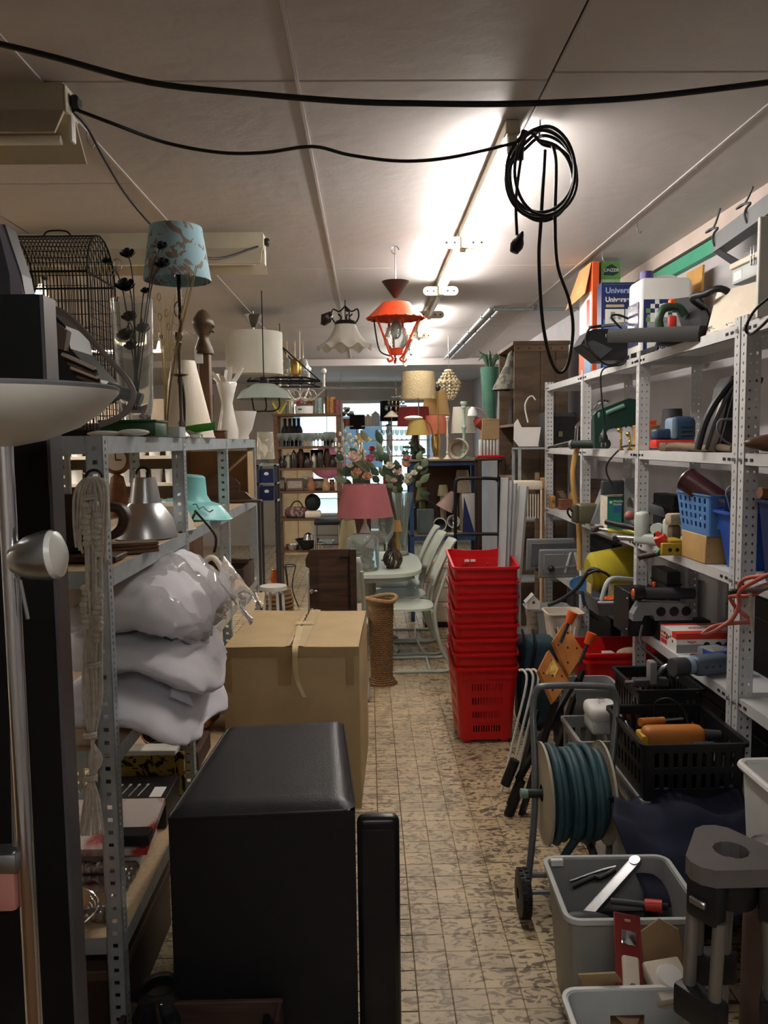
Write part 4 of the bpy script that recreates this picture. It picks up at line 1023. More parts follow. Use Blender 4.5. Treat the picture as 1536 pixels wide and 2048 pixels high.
MB().lathe([(0,.004),(.045,.004),(.048,0),(.05,.003),(.048,.01),(.047,.02),(.047,.20),(0,.20)],24,d).build('body',M('dark maroon print','#3a1a1e',.35,var=.35,scale=30),t,.6)
MB().lathe([(0,.0),(.043,.0),(.046,-.004),(.049,0),(.047,.006)],24,d).build('lid',m_steel,t,.6)
t=thing('paint_brush','pale bristle brush lying on the white bench tool','brush',(1.30,3.46,Z+.0),.3)
MB().rb(0,.05,-.02,.02,0,.11,.012,2).build('handle',m_oldwood,t);MB().rb(-.01,.06,-.022,.022,.11,.16,.01,2).build('bristles',M('pale bristle','#b3a489',.9,var=.2,scale=80),t)
t=thing('blue_tub','bright blue plastic tub squeezed beside the shelf post','tub',(1.43,2.945,Z));hb=P(1452,1025,Y=2.92).z-Z
tub(MB(),.25,.16,.17,.12,hb,.02,.004,[0,hb*.5,hb]).build('wall',M('strong blue plastic','#2c56ae',.4),t,.5);rim(MB(),.25,.16,.02,hb-.006,.012,.01).build('tub_rim',MATS['strong blue plastic'],t,.5)
cable('grey_wire_loop','grey wire loop sticking up behind the shelf post',[Vector((1.36,2.9,Z+.05)),P(1458,1010,Y=2.9),P(1452,985,Y=2.9),P(1462,972,Y=2.9),P(1476,972,Y=2.9)],.003,M('grey wire','#8a8d92',.4))
t=thing('navy_tub','navy blue tub on the nearest bay behind the perforated post','tub',(1.445,2.56,Z));hb=P(1520,1010,Y=2.5).z-Z
tub(MB(),.26,.30,.22,.26,hb,.02,.004,[0,hb*.5,hb]).build('wall',M('navy plastic','#1b2752',.4),t,.5);rim(MB(),.26,.30,.02,hb-.006,.01,.01).build('tub_rim',MATS['navy plastic'],t,.5)
MB().box(-.12,.12,-.151,-.149,hb*.55,hb*.6).build('stripe',m_midgrey,t,None)
t=thing('mallet','brown wooden mallet handle sticking out over the navy tub','mallet',(1.38,2.60,Z+hb+.012),0)
MB().cyl((-.11,.0,.02),(.1,.02,.0),.018,.016,12).build('handle',wood('tool handle wood','#8a5a38','#6a4228',.5),t)
MB().rb(.06,.14,-.05,.09,-.008,.07,.012,2).build('head',m_oldwood,t)
a=P(1518,1128,Y=2.42)
t=thing('white_router','white rounded plastic device on the nearest bay','device',(max(a.x,1.29),2.36,Z))
MB().rb(0,.14,0,.03,0,.045,.012,3).build('body',m_whitep,t);MB().rb(-.006,.15,-.008,.034,0,.012,.004,1).build('base',m_ltgrey,t)
m_redlead=M('salmon red cable','#b4574a',.5,var=.06)
pts=[]
t=thing('red_extension_lead','salmon red extension lead tied in a bundle on the shelf post','cable',P(1475,1185,Y=2.68));o=t.location.copy()
q_=lambda px,py,Y:P(px,py,Y=Y)-o
cablepart([q_(1545,1150,2.5),q_(1500,1155,2.6),q_(1485,1162,2.66),q_(1478,1175,2.68),q_(1490,1182,2.66),q_(1545,1165,2.5)],.007,m_redlead,t)
cablepart([q_(1545,1168,2.52),q_(1505,1190,2.62),q_(1470,1192,2.66),q_(1460,1195,2.68),q_(1472,1215,2.68),q_(1495,1235,2.66),q_(1500,1244,2.64),q_(1470,1246,2.66),q_(1430,1252,2.68),q_(1405,1268,2.68),q_(1425,1264,2.67),q_(1462,1240,2.66),q_(1478,1210,2.65),q_(1482,1180,2.62),q_(1545,1145,2.5)],.007,m_redlead,t)
cablepart([q_(1488,1180,2.63),q_(1520,1178,2.56),q_(1545,1172,2.5)],.009,M('grey rope','#6d6661',.8),t,'binding')
cablepart([q_(1505,1180,2.62),q_(1500,1205,2.62),q_(1503,1235,2.62),q_(1505,1262,2.62)],.006,MATS['pale bristle'],t,'string')
MB().rb(-.03,.03,-.012,.012,-.012,.012,.005,1).build('connector',m_black,t)
Z=ZD
def tray_stool(label,px0,px1,py0,py1,Y,extra):
 a,b=P(px0,py1,Y=Y),P(px1,py0,Y=Y);o=Vector((a.x,Y,a.z));w_,h_=b.x-a.x,b.z-a.z
 t=thing('folding_tray',label,'tray',o,rx=.12)
 MB().rb(0,w_,0,.022,0,h_,.03,4).build('shell',m_midgrey,t,.5)
 MB().rb(.03,w_-.03,-.004,.002,.03,h_-.03,.003,1).build('recess',M('slate grey','#55585b',.5)if not extra else m_midgrey,t)
 if extra:
  for x,a_ in((.09,.25),(.15,-.25)):MB().rb(-.008,.008,-.014,-.004,-.07,.07,.004,1,T((w_*.35+x,0,h_*.55),ry=a_)).build('clip',m_ltgrey,t)
  MB().tube([(w_*.3,-.02,h_*.38),(w_*1.0,-.02,h_*.48)],.006,6).build('lever',m_steel,t)
  MB().ball((w_*.28,-.024,h_*.37),.022,12,8).build('lever_knob',m_black,t)
 else:
  MB().tube([(w_*.2,-.02,h_*.15),(w_*.9,-.02,h_*.35)],.006,6).build('lever',m_steel,t);MB().ball((w_*.2,-.024,h_*.1),.02,12,8).build('lever_knob',m_black,t)
 return t
tray_stool('larger grey folding tray with rounded corners leaning on the shelving end',1052,1165,1075,1142,5.35,False)
tray_stool('smaller grey folding tray with white clips and a black lever knob',1077,1160,1097,1157,5.12,True)
c=P(1225,1160,Y=4.35);t=thing('yellow_bucket','yellow plastic bucket lying on its side behind the grey caddy','bucket',(1.33,4.40,Z+.0))
mm=T((-.12,.02,.17),ry=PI/2*.93)
MB().lathe([(0,0),(.085,.004),(.115,.03),(.13,.28),(.135,.28),(.135,.29),(.125,.29),(.11,.035),(.08,.012),(0,.01)],24,mm).build('body',M('yellow bucket plastic','#b3a52a',.4,var=.05),t,.6)
MB().rb(-.12,.12,-.08,.08,0,.055,.01,1).build('support',m_dkgrey,t)
cablepart([(-.15,-.10,.19),(-.10,-.12,.21),(-.04,-.13,.17),(-.09,-.13,.10),(-.04,-.13,.02)],.007,m_black,t,'strap')
t=thing('blue_funnel','blue plastic funnel tipped beside the yellow bucket','funnel',P(1163,1175,Y=4.55),ry=-.3)
MB().lathe([(.062,.03),(.065,.032),(.03,-.03),(.012,-.05),(.01,-.14),(.007,-.14),(.009,-.05),(.026,-.03)],20,T(rx=.5)).build('cone',M('dusty blue plastic','#4a6f9a',.4),t,.6)
cable('garden_hose_piece','dark grey hose arching in front of the blue funnel',[P(1098,1210,Y=4.62),P(1125,1198,Y=4.5),P(1155,1175,Y=4.4),P(1172,1150,Y=4.35),P(1183,1138,Y=4.32),P(1200,1142,Y=4.3)],.012,m_dkgrey,'hose',8)
y0=4.08;x0=P(1193,1250,Y=y0).x;y1=4.36;t=thing('tool_caddy','grey plastic tool caddy with a white tubular handle','caddy',(x0+.115,(y0+y1)/2,Z));hb=P(1193,1208,Y=y0).z-Z
m_cad=M('slate caddy plastic','#5f626a',.4,var=.06)
tub(MB(),.23,y1-y0,.19,y1-y0-.06,hb+.02,.02,.004,[0,.03,hb*.75,hb+.02]).build('wall',m_cad,t,.5)
MB().tube(spl([(-.09,-.13,hb-.0),(-.085,-.13,hb+.03),(-.06,-.12,hb+.10),(-.02,-.10,hb+.125),(.06,-.06,hb+.115),(.13,-.02,hb+.10)],5),.012,8).build('handle',m_ltgrey,t)
MB().rb(-.11,.11,-.145,-.13,hb+.0,hb+.014,.005,1).build('front_rail',m_ltgrey,t)
MB().box(.03,.06,-.139,-.13,.05,.1).build('dark_window',m_black,t,None)
MB().box(-.1168,-.112,-.03,.05,.1,.15).build('yellow_label',M('cream sticker','#c5b27a',.6),t,None)
one('red_cloth_tool','orange red plastic scraper lying in the grey caddy','tool',MB().rb(-.07,.08,-.05,.03,0,.02,.008,2),MATS['orange plastic'],(x0+.12,y0+.10,Z+hb-.002),.4)
one('yellow_manual','folded yellow and white leaflet sticking out of the caddy','leaflet',slab(MB(),[Vector((0,0,0)),Vector((.12,0,0)),Vector((.14,.03,.10)),Vector((.02,.03,.10))],.004),M('yellow leaflet','#c9b63a',.6,col2='#ddd8c0',thr=.5,scale=20),(x0+.12,y0+.22,Z+hb+.0),smooth=None)
for o_ in(bpy.data.objects['yellow_manual'],):o_.location.z=Z+.03;o_.scale.z=1.8
y0=3.66;x0=1.195;y1=Yx(1232,x0);hb=P(1262,1186,Y=y0).z-Z
t=thing('black_metal_box','black sheet metal box with screws, overhanging the shelf edge','box',(x0,y0,Z))
MB().rb(0,.17,0,y1-y0,0,hb,.003,1).build('body',M('black sheet steel','#1c1c1e',.4,.3),t)
MB().box(-.002,0,0,y1-y0,0,hb).build('side_plate',MATS['black sheet steel'],t,None)
for z in(.03,hb-.03):MB().ball((-.003,.02,z),.005,8,6).build('screw',m_steel,t)
MB().grid(8,2,lambda u,v:Vector((.02+.2*u,-.01-.0*v+.05*v,hb+.004+.02*math.sin(PI*u)*0-.03*u*u))).build('top_flap',m_dkgrey,t,.8)
one('black_plastic_case','flat black plastic case under the grey three-hole charger','case',MB().rb(0,.24,0,.085,0,.092,.01,2),m_black,(1.30,3.565,Z))
t=thing('battery_charger','grey battery charger with three round openings','charger',(1.185,3.60,Z+.093))
MB().prism([(0,.0),(.0,.03),(.03,.085),(.07,.085),(.24,.075),(.27,.05),(.27,0),(.10,0),(.09,.025),(.05,.025),(.04,0)],-.03,.03,T(rx=PI/2)).build('body',m_midgrey,t,None)
for x in(.125,.185,.24):MB().lathe([(0,.001),(.016,.001),(.018,.003),(.021,.003),(.022,0)],16,T((x,-.031,.042),rx=PI/2)).build('opening',m_blackm,t,.4)
t=thing('torch','black torch with an orange switch and orange lens lying on the grey charger','torch',(1.19,3.60,Z+.093+.088))
MB().cyl((.04,0,.034),(.28,0,.028),.028,.025,16).build('barrel',m_dkgrey,t)
MB().lathe([(0,.004),(.022,.004),(.026,0),(.036,0),(.037,.03),(.03,.05),(0,.05)],18,T((0,-.004,.037),ry=PI/2,rz=.0)).build('head',m_black,t,.6)
MB().lathe([(0,-.004),(.014,-.003),(.02,.004)],14,T((0,-.004,.037),ry=PI/2)).build('lens',MATS['orange plastic'],t,.6)
MB().rb(.09,.105,-.006,.006,.06,.085,.004,1).build('switch',MATS['orange plastic'],t)
cable('grey_torch_lead','grey lead curving from the charger down past the shelf',[P(1285,1250,Y=3.5),P(1280,1275,Y=3.48),P(1285,1295,Y=3.45),P(1305,1312,Y=3.42),P(1328,1335,Y=3.38),P(1345,1370,Y=3.36),P(1345,1400,Y=3.36),P(1330,1430,Y=3.4)],.006,m_dkgrey)
y0=3.36;x0=1.302;y1=3.55;hb=P(1362,1268,Y=y0).z-Z
t=thing('red_white_carton','red and white carton with a warning triangle, behind the red lead','carton',(x0,y0,Z));w_=.27
MB().box(0,w_,0,y1-y0,0,hb).build('body',m_whitep,t,None)
MB().box(-.001,w_+.001,-.001,.05,hb-.024,hb+.001).build('red_band',m_redp,t,None);MB().box(-.001,w_,y1-y0-.03,y1-y0,hb,hb+.001).build('red_stripe',m_redp,t,None);MB().tube([(.12+.03*math.cos(a),.1+.012*math.sin(a),hb+.001)for a in[j*.52 for j in range(12)]],.0015,4,closed=True).build('top_logo',m_redp,t)
MB().box(-.001,0,.10,y1-y0-.005,hb-.05,hb-.024).build('red_title',m_redp,t,None)
text('Rolland',.02,m_whitep,t,faceX((-.002,y1-y0-.01,hb-.042)),bold=.0004)
for k in range(5):MB().box(-.0012,0,.04+k*.022,.05+k*.022,.035+.008*((k*2)%3),.045+.008*((k*2)%3)).build('icon',m_black,t,None)
MB().box(-.0012,0,.11,y1-y0-.01,.008,.028).build('red_note',m_redp,t,None)
MB().box(.0,w_,-.001,0,0,.035).build('grey_band',M('grey print band','#8c8a8b',.5),t,None)
MB().tube([(.045,-.0015,hb-.034),(.085,-.0015,hb-.034),(.065,-.0015,.042)],.0013,4,closed=True).build('warning_triangle',m_redp,t)
for x in(.13,.18,.22):MB().cyl((x,-.0012,hb-.05),(x,0,hb-.05),.014,n=12).build('picture',m_black,t)
t=thing('blue_blister_card','dark blue blister card lying near the cordless drill','package',(1.33,3.10,Z));MB().box(0,.2,0,.1,0,.07).build('card',M('ultramarine print','#23388a',.3),t,None);MB().box(.15,.17,-.001,0,0,.07).build('orange_stripe',m_orange,t,None)
MB().ball((.07,-.004,.035),(.022,.006,.018),10,6).build('reflector',m_chrome,t)
t=thing('chrome_fitting','shiny ribbed metal fitting beside the cordless drill','fitting',(1.325,3.22,Z));MB().lathe([(0,.03),(.018,.03),(.02,.024),(.016,.02),(.02,.014),(.018,.004),(.01,0),(0,0)],14).build('body',m_chrome,t)
MB().ball((.03,.0,.018),(.02,.014,.016),10,8).build('brass_nut',m_brass,t)
c=P(1350,1376,Y=3.02)
t=thing('cordless_drill','slate blue cordless drill lying on its side at the shelf edge','drill',(1.20,2.98,Z+.0),.25)
MB().lathe([(0,0),(.034,0),(.036,.02),(.034,.06),(.030,.065),(0,.065)],16,T((-.055,.02,.046),ry=PI/2)).build('chuck',m_dkgrey,t,.6)
MB().lathe([(0,0),(.031,0),(.033,.01),(.033,.02),(0,.02)],16,T((.01,.02,.046),ry=PI/2)).build('clutch_ring',MATS['grey blue plastic'],t,.6)
MB().rb(.03,.19,-.018,.055,.008,.082,.02,3).build('motor_body',M('slate blue plastic','#4a5866',.45),t)
MB().tube(spl([(.15,.02,.05),(.19,.06,.046),(.22,.12,.04)],4),.024,10).build('grip',MATS['slate blue plastic'],t)
MB().rb(.17,.27,.08,.18,.005,.075,.012,2).build('battery',m_midgrey,t)
MB().rb(.12,.16,.05,.07,.03,.06,.006,1).build('trigger',m_black,t)
for x in(.07,.1,.13):MB().cyl((x,-.02,.045),(x,-.016,.045),.004,n=8).build('screw',m_black,t)
cable('thin_black_lead','thin black lead hanging below the cordless drill',[P(1395,1385,Y=3.0),P(1402,1410,Y=3.0),P(1402,1450,Y=2.98),P(1395,1480,Y=2.95)],.003)
one('white_adapter','white square adapter block behind the cordless drill','adapter',MB().rb(0,.05,0,.04,0,.075,.006,2),m_whitep,(1.405,3.0,Z))
Yt=4.98;a,b=P(1060,1220,Y=Yt),P(1112,1220,Y=Yt)
t=thing('clear_tub','clear plastic tub overhanging the end of the shelving','tub',((a.x+b.x)/2+.05,Yt+.1,P(1085,1284,Y=Yt).z));hb=a.z-t.location.z
m_clr=M('cloudy clear plastic','#c9ccd0',.2,trans=.55,var=.05,ior=1.2)
tub(MB(),.27,.22,.2,.18,hb,.03,.003,[0,hb*.3,hb*.8,hb]).build('wall',m_clr,t,.6);rim(MB(),.27,.22,.03,hb-.006,.008,.008).build('tub_rim',m_clr,t,.6)
MB().ball((.02,0,.04),(.05,.05,.035),10,8).build('bag_inside',MATS['milky plastic film'],t)
Yt=4.72;a=P(1100,1228,Y=Yt);t=thing('cream_basket','cream plastic basket with slotted sides before the clear tub','basket',(P(1132,1250,Y=Yt).x,Yt+.08,P(1125,1290,Y=Yt).z));hb=a.z-t.location.z
tub(MB(),.21,.2,.16,.15,hb,.03,.003,[0,hb*.2,hb*.6,hb],slots(5,.4),slots(5,.4),lambda s,i,j:j==1 and i%2==1).build('wall',m_cream,t,.6);rim(MB(),.21,.2,.03,hb-.006,.008,.008).build('basket_rim',m_cream,t,.6)
Yt=3.92;hb=.26;xb0=P(1170,1320,Y=Yt).x
for k in range(2):
 t=thing('red_bin',['lower red plastic bin of the nested pair under the shelving','upper red plastic bin of the nested pair, holding gloves and cards'][k],'bin',(xb0+.19,Yt+.18,.305+.035*k))
 tub(MB(),.36,.34,.30,.28,hb-.03,.03,.004,[0,.1,hb-.03]).build('wall',m_red,t,.6);rim(MB(),.36,.34,.03,hb-.045,.012,.014).build('bin_rim',m_red,t,.6)
zr=.305+.035+hb-.09
t=thing('work_glove','beige canvas glove lying in the upper red bin','glove',(xb0+.26,Yt+.1,zr));MB().ball((0,0,.03),(.075,.045,.035),14,10).build('palm',M('beige canvas','#9c8d77',.9,var=.15,scale=30),t,1.2)
for k in range(4):MB().tube([(.05,-.03+.02*k,.03),(.10,-.035+.022*k,.02),(.13,-.035+.022*k,.0)],[.013,.012,.009],8).build('finger',MATS['beige canvas'],t,1.2)
one('white_card','white folded card lying in the upper red bin','card',slab(MB(),[Vector((0,0,0)),Vector((.12,0,0)),Vector((.05,.02,.05)),Vector((0,.02,.05))],.004),m_whitep,(xb0+.11,Yt+.08,zr),smooth=None)
one('paper_roll','small white paper packet in the upper red bin','packet',MB().rb(0,.09,0,.05,0,.02,.006,2),m_whitep,(xb0+.05,Yt+.12,zr))
for k,(y,z,w_,h,m_)in enumerate(((3.25,ZC_,.5,.25,m_blackm),(3.95,ZC_,.28,.20,m_blackm),(4.95,ZC_,.5,.22,m_dkwood),(2.95,ZD,.38,.30,m_blackm),(4.02,ZD,.22,.24,m_dkgrey),(4.95,ZD,.6,.26,m_blackm),(2.95,ZR[4],.7,.26,m_blackm),(3.95,ZR[4],.7,.3,m_dkwood),(4.95,ZR[4],.7,.3,m_blackm))):  # invented dark cases, added so the rear of the shelves reads dark
 t=thing('storage_case',['long black case behind the blue basket','black case at the rear beside the teal carton','dark wooden case behind the block plane','tall black case behind the cordless drill','dark grey case behind the caddy','long black case behind the folding trays','black case on the lowest shelf under the drill','dark wooden case on the lowest shelf behind the red bins','black case on the lowest shelf at the far end'][k],'case',(1.50,y,z))
 MB().rb(0,.075,0,w_,0,h,.006,1).build('body',m_,t);MB().rb(-.004,.079,-.002,w_+.002,h*.7,h*.74,.002,1).build('lid_seam',m_black,t);MB().tube(spl([(-.002,w_*.4,h*.55),(-.02,w_*.45,h*.55),(-.02,w_*.55,h*.55),(-.002,w_*.6,h*.55)],3),.006,6).build('handle',m_black,t)
m_dkcrate=M('black crate plastic','#141416',.45,var=.1)
m_grcrate=M('grey crate plastic','#8d8b88',.5,var=.08)
m_gbin=M('grey bin plastic','#8b8a88',.42,var=.05)
yw=P(1048,1832,Z=0);RW=.078
hy=2.78;rx0,rx1=P(1083,1585,Y=hy).x,P(1203,1585,Y=hy).x;rz_=P(1140,1585,Y=hy).z;RR=S(104,hy)
t=thing('hose_reel_cart','wheeled hose reel with a teal garden hose wound between two cream discs','hose reel',((rx0+rx1)/2,hy,0));o=t.location.copy()
m_gal=M('grey painted tube','#6f7274',.4,.4,var=.06)
L_=lambda px,py,Y:P(px,py,Y=Y)-o
fr=[L_(1052,1800,2.74),L_(1068,1640,2.80),L_(1070,1520,2.86),L_(1066,1420,2.92),L_(1072,1385,2.93),L_(1092,1372,2.93),L_(1205,1373,2.93),L_(1228,1384,2.93),L_(1233,1420,2.92),L_(1222,1560,2.84),L_(1218,1700,2.78),L_(1215,1800,2.74)]
MB().tube(spl(fr,5),.0125,9).build('frame',m_gal,t,1.2)
for x in(rx0-o.x,rx1-o.x):
 MB().lathe([(.03,0),(RR*.97,.004),(RR,.0),(RR,.008),(RR*.96,.012),(.03,.014)],32,T((x,0,rz_),ry=PI/2)).build('disc',M('dirty cream plastic','#b3a995',.5,var=.12),t,.5)
MB().cyl((rx0-o.x-.05,0,rz_),(rx1-o.x+.06,0,rz_),.016,n=12).build('axle',m_black,t)
MB().cyl((rx0-o.x-.075,0,rz_),(rx0-o.x-.035,0,rz_),.018,.014,12).build('tap_nut',MATS['pale green plastic'],t)
MB().cyl((rx0-o.x+.01,0,rz_),(rx1-o.x,0,rz_),RR*.45,n=20).build('drum',m_black,t)
hm=MB();rnd=random.Random(2);wv_=rx1-rx0-.04
for lay,(r,nt_)in enumerate(((RR*.60,8),(RR*.74,8),(RR*.86,7))):
 pts=[]
 for k in range(nt_*18+1):
  a=2*PI*k/18;f=k/(nt_*18)
  if lay%2:f=1-f
  pts.append(Vector((rx0-o.x+.022+wv_*f+.008*math.sin(a*.37+lay),r*math.cos(a)*(1+.05*math.sin(a*.31)),rz_+r*math.sin(a)*(1+.06*math.sin(a*.23+1)))))
 hm.tube(pts,.0145,7)
hm.tube(spl([(rx0-o.x+.1,-.10,rz_-.12),(rx0-o.x+.06,-.06,rz_-.22),(rx0-o.x+.045,-.05,rz_-.30)],5),.0145,8)
hm.build('hose',M('teal hose rubber','#2c4a52',.55,var=.2,scale=7),t,1.3)
MB().cyl((rx0-o.x+.045,-.05,rz_-.37),(rx0-o.x+.045,-.05,rz_-.29),.02,.016,12).build('hose_coupling',m_dkgrey,t)
q_=L_(1228,1585,hy-.02);e_=L_(1228,1602,hy-.10)
MB().tube([Vector((rx1-o.x+.05,0,rz_)),Vector((rx1-o.x+.055,-.07,rz_-.02))],.008,6).build('crank_arm',m_dkgrey,t)
MB().cyl((rx1-o.x+.05,-.075,rz_-.022),(rx1-o.x+.115,-.075,rz_-.03),.014,.017,10).build('crank_handle',m_black,t)
for x in(yw.x-o.x,rx1-o.x+.04):
 wm_=MB().lathe([(.02,-.02),(RW*.8,-.02),(RW,-.016),(RW,.016),(RW*.8,.02),(.02,.02)],24,T((x,yw.y-o.y+.01,RW),ry=PI/2))
 w_=wm_.build('wheel',m_black,t,.5)
 tr_=MB()
 for k in range(20):
  a=2*PI*k/20
  for s in(-1,1):tr_.cb((s*.009,0,RW+.001),(.013,.014,.005),T((x,yw.y-o.y+.01,RW),rx=a+s*.07))
 tr_.build('tread',m_blackm,w_,None)
MB().cyl((yw.x-o.x+.018,yw.y-o.y+.01,RW),(rx1-o.x+.02,yw.y-o.y+.01,RW),.008,n=8).build('wheel_axle',m_gal,t)
MB().tube([L_(1062,1750,2.76),L_(1215,1750,2.76)],.010,8).build('crossbar',m_gal,t)
MB().tube([L_(1170,1660,2.9),L_(1215,1790,2.75)],.016,8).build('foot_tube',m_black,t)
m_bench=wood('orange bench ply','#b9783a','#9a5f2a',.5,8,8,8)
t=thing('folding_workbench','folded black workbench with two orange plywood jaws and orange clamp knobs','workbench',P(1040,1640,Z=0));o=t.location.copy()
L_=lambda px,py,Y:P(px,py,Y=Y)-o
def jaw(q,th):
 b=slab(MB(),q,th).build('jaw',m_bench,t,None);b_=q
 for u,v in((.2,.15),(.75,.2),(.25,.85),(.75,.85),(.5,.5)):
  p=q[0].lerp(q[1],u).lerp(q[3].lerp(q[2],u),v);n_=(q[1]-q[0]).cross(q[2]-q[0]).normalized()
  MB().cyl(p-n_*.001,p+n_*.0 if th<0 else p-n_*.002,.005,n=8).build('hole',m_blackm,b,None)
 return b
jaw([L_(1107,1282,3.44),L_(1138,1352,3.36),L_(1168,1305,3.46),L_(1130,1245,3.54)],-.022)
j2=jaw([L_(1078,1340,3.34),L_(1107,1405,3.26),L_(1138,1362,3.36),L_(1098,1300,3.44)],-.022)
lq=[L_(1093,1345,3.34),L_(1104,1368,3.32),L_(1119,1336,3.375),L_(1107,1318,3.405)]
n_=(lq[1]-lq[0]).cross(lq[2]-lq[0]).normalized();slab(MB(),[p-n_*.006 for p in lq],-.003).build('label',M('tan label','#c9a24e',.6,var=.15,scale=60),t,None)
for k,(a,b,r)in enumerate((((1152,1355,3.45),(1036,1560,3.38),.016),((1112,1400,3.33),(1040,1640,3.42),.018),((1165,1340,3.55),(1095,1560,3.5),.014),((1170,1400,3.55),(1060,1640,3.46),.014),((1040,1560,3.4),(1075,1420,3.45),.012))):
 A,B=L_(*a),L_(*b);m4=aim(A,B);MB().box(-r,r,-r*.6,r*.6,0,(B-A).length,m4).build('leg',m_black,t,None)
for px,py in((1038,1565),(1045,1625),(1050,1605)):
 A=L_(px-8,py-45,3.4);B=L_(px-28,py+5,3.4);MB().cyl(A,B,.022,.022,10).build('rubber_foot',m_black,t)
for px,py,Y in((1140,1238,3.42),(1178,1280,3.4)):
 A,B=L_(px+6,py-14,Y),L_(px-3,py+8,Y);MB().cyl(A,B,.022,.017,12).build('clamp_knob',MATS['orange plastic'],t)
 MB().cyl(B,B+(B-A)*1.8,.008,n=8).build('spindle',m_dkgrey,t)
t=thing('shopping_trolley_bag','dark teal fabric bag with black straps behind the workbench','bag',(P(1065,1400,Y=4.5).x,4.5,0))
MB().rb(-.09,.13,-.1,.1,.02,.52,.04,3).build('bag',M('dark teal fabric','#1d3440',.8,var=.15,scale=20),t)
for x in(-.09,-.03,.1):MB().tube(spl([(x,-.11,.1),(x-.01,-.115,.3),(x+.02,-.11,.5),(x+.03,.0,.56)],4),.008,6).build('strap',m_black,t)
t=thing('folding_steps','white tubular folding frame leaning behind the hose reel','frame',(P(1055,1550,Y=3.62).x,3.62,0),rx=-.12)
for x in(0,.03,.055):MB().tube(spl([(x-.12,0,.01),(x-.06,0,.25),(x+.005,0,.5),(x+.0,.02,.56),(x-.02,.04,.56)],4),.006,6).build('rod',m_white,t)
def crate(label,loc,W,D,H,mat,n=8,rows=2,rz=0,floor_=True,diamond=False,group=None):
 t=thing('plastic_crate',label,'crate',loc,rz,group)
 zs=[0,.03]
 for r in range(rows):
  st=(H-.05)/rows;zs+=[.03+st*r+st*.15,.03+st*r+st*.85]
 zs.append(H)
 zs=sorted(set(zs))
 tub(MB(),W,D,W*.97,D*.97,H,.012,.004,zs,slots(n,.5,-.9,.9),slots(n,.5,-.9,.9),lambda s,i,j:i%2==1 and j>=2 and j%2==0 and j<len(zs)-2).build('crate_wall',mat,t,None)
 rim(MB(),W,D,.012,H-.012,.012,.014).build('crate_rim',mat,t,None)
 return t
crate('black slotted crate carrying the nested red bins',(xb0+.14,Yt+.14,0),.44,.46,.298,m_dkcrate,12,3)
crate('low grey ribbed crate beside the hose reel',(.93,3.30,0),.18,.30,.42,m_grcrate,3,2)
t=thing('white_lidded_box','white rounded lunch box standing on the low grey crate','box',(.95,3.26,.425))
MB().rb(-.05,.07,-.06,.08,0,.06,.015,3).build('base',m_ltgrey,t);MB().rb(-.055,.075,-.065,.085,.05,.115,.025,3).build('lid',m_whitep,t)
t=thing('grey_tub','small grey plastic tub right behind the hose reel','tub',(P(1185,1480,Y=3.5).x+.02,3.62,0));
tub(MB(),.22,.2,.18,.16,.52,.03,.004,[0,.3,.52]).build('wall',m_gbin,t,.6);rim(MB(),.22,.2,.03,.51,.01,.01).build('tub_rim',m_gbin,t,.6)
bgm=MB().grid(16,10,lambda u,v:Vector((.06*(1-.8*v)*math.cos(2*PI*u)*(1+.2*math.sin(5*2*PI*u)),.05*(1-.7*v)*math.sin(2*PI*u)*(1+.2*math.cos(4*2*PI*u)),-.26*v+.02*math.sin(3*2*PI*u)*(1-v))),cu=True)
one('clear_bag','crumpled clear plastic bag hanging over the black crate corner','bag',bgm,M('clear film','#e2dde0',.12,trans=.75,var=.1,ior=1.15),P(1228,1405,Y=3.25),smooth=1.2)
one('orange_white_box','tiny orange and white cardboard box by the clear bag','box',MB().rb(-.03,.03,-.02,.02,0,.03,.002,1),M('orange white print','#d7d0c8',.5,col2='#cf5a33',thr=.55,scale=14),(P(1255,1430,Y=3.1).x,3.1,P(1255,1432,Y=3.1).z))
cx,cy_=1.33,2.62
zc0=.0
lowc=crate('pale grey slotted crate at the bottom under the black ones',(1.09,2.83,0),.33,.38,.24,m_grcrate,9,2)
crate('second pale grey slotted crate under the black ones',(1.09,2.83,.242),.33,.38,.16,m_grcrate,9,1)
c1_=crate('black slotted crate full of small tools on the pale grey crates',(1.09,2.83,.405),.35,.40,.20,m_dkcrate,9,2)
c2_=crate('tall black slotted crate standing behind the tool-filled one',(1.165,3.21,0),.25,.32,.66,m_dkcrate,8,4)
def hand_tool(label,p0,p1,r,mat,name='hand_tool',tip=None):
 a=Vector(p0);b=Vector(p1);t=thing(name,label,'tool',a)
 MB().cyl((0,0,0),(b-a)*.55,r,r*.8,10).build('handle',mat,t)
 MB().cyl((b-a)*.55,b-a,r*.35,n=8).build('shaft',tip or m_steel,t)
 return t
zz_=.60
m_orf=M('faded orange plastic','#b8702e',.5,var=.1)
t=thing('orange_drill','faded orange drill lying on top in the black crate','drill',(1.06,2.78,zz_-.06))
MB().rb(-.1,.12,-.035,.035,0,.075,.025,3).build('body',m_orf,t);MB().cyl((.12,0,.04),(.18,0,.04),.02,.014,12).build('chuck',m_dkgrey,t);MB().rb(-.11,-.07,-.03,.05,-.01,.05,.01,2).build('yellow_base',M('yellow tool plastic','#c99a22',.5),t)
hand_tool('long orange-brown handled screwdriver in the black crate',(.98,2.86,zz_-.0),(1.16,2.92,zz_-.01),.016,m_orf)
hand_tool('steel ended blue tool in the black crate',(1.18,2.70,zz_-.03),(1.04,2.68,zz_-.02),.014,m_toolblue)
hand_tool('red tipped chisel in the black crate',(1.13,2.78,zz_-.01),(1.19,2.90,zz_-.02),.013,m_redp)
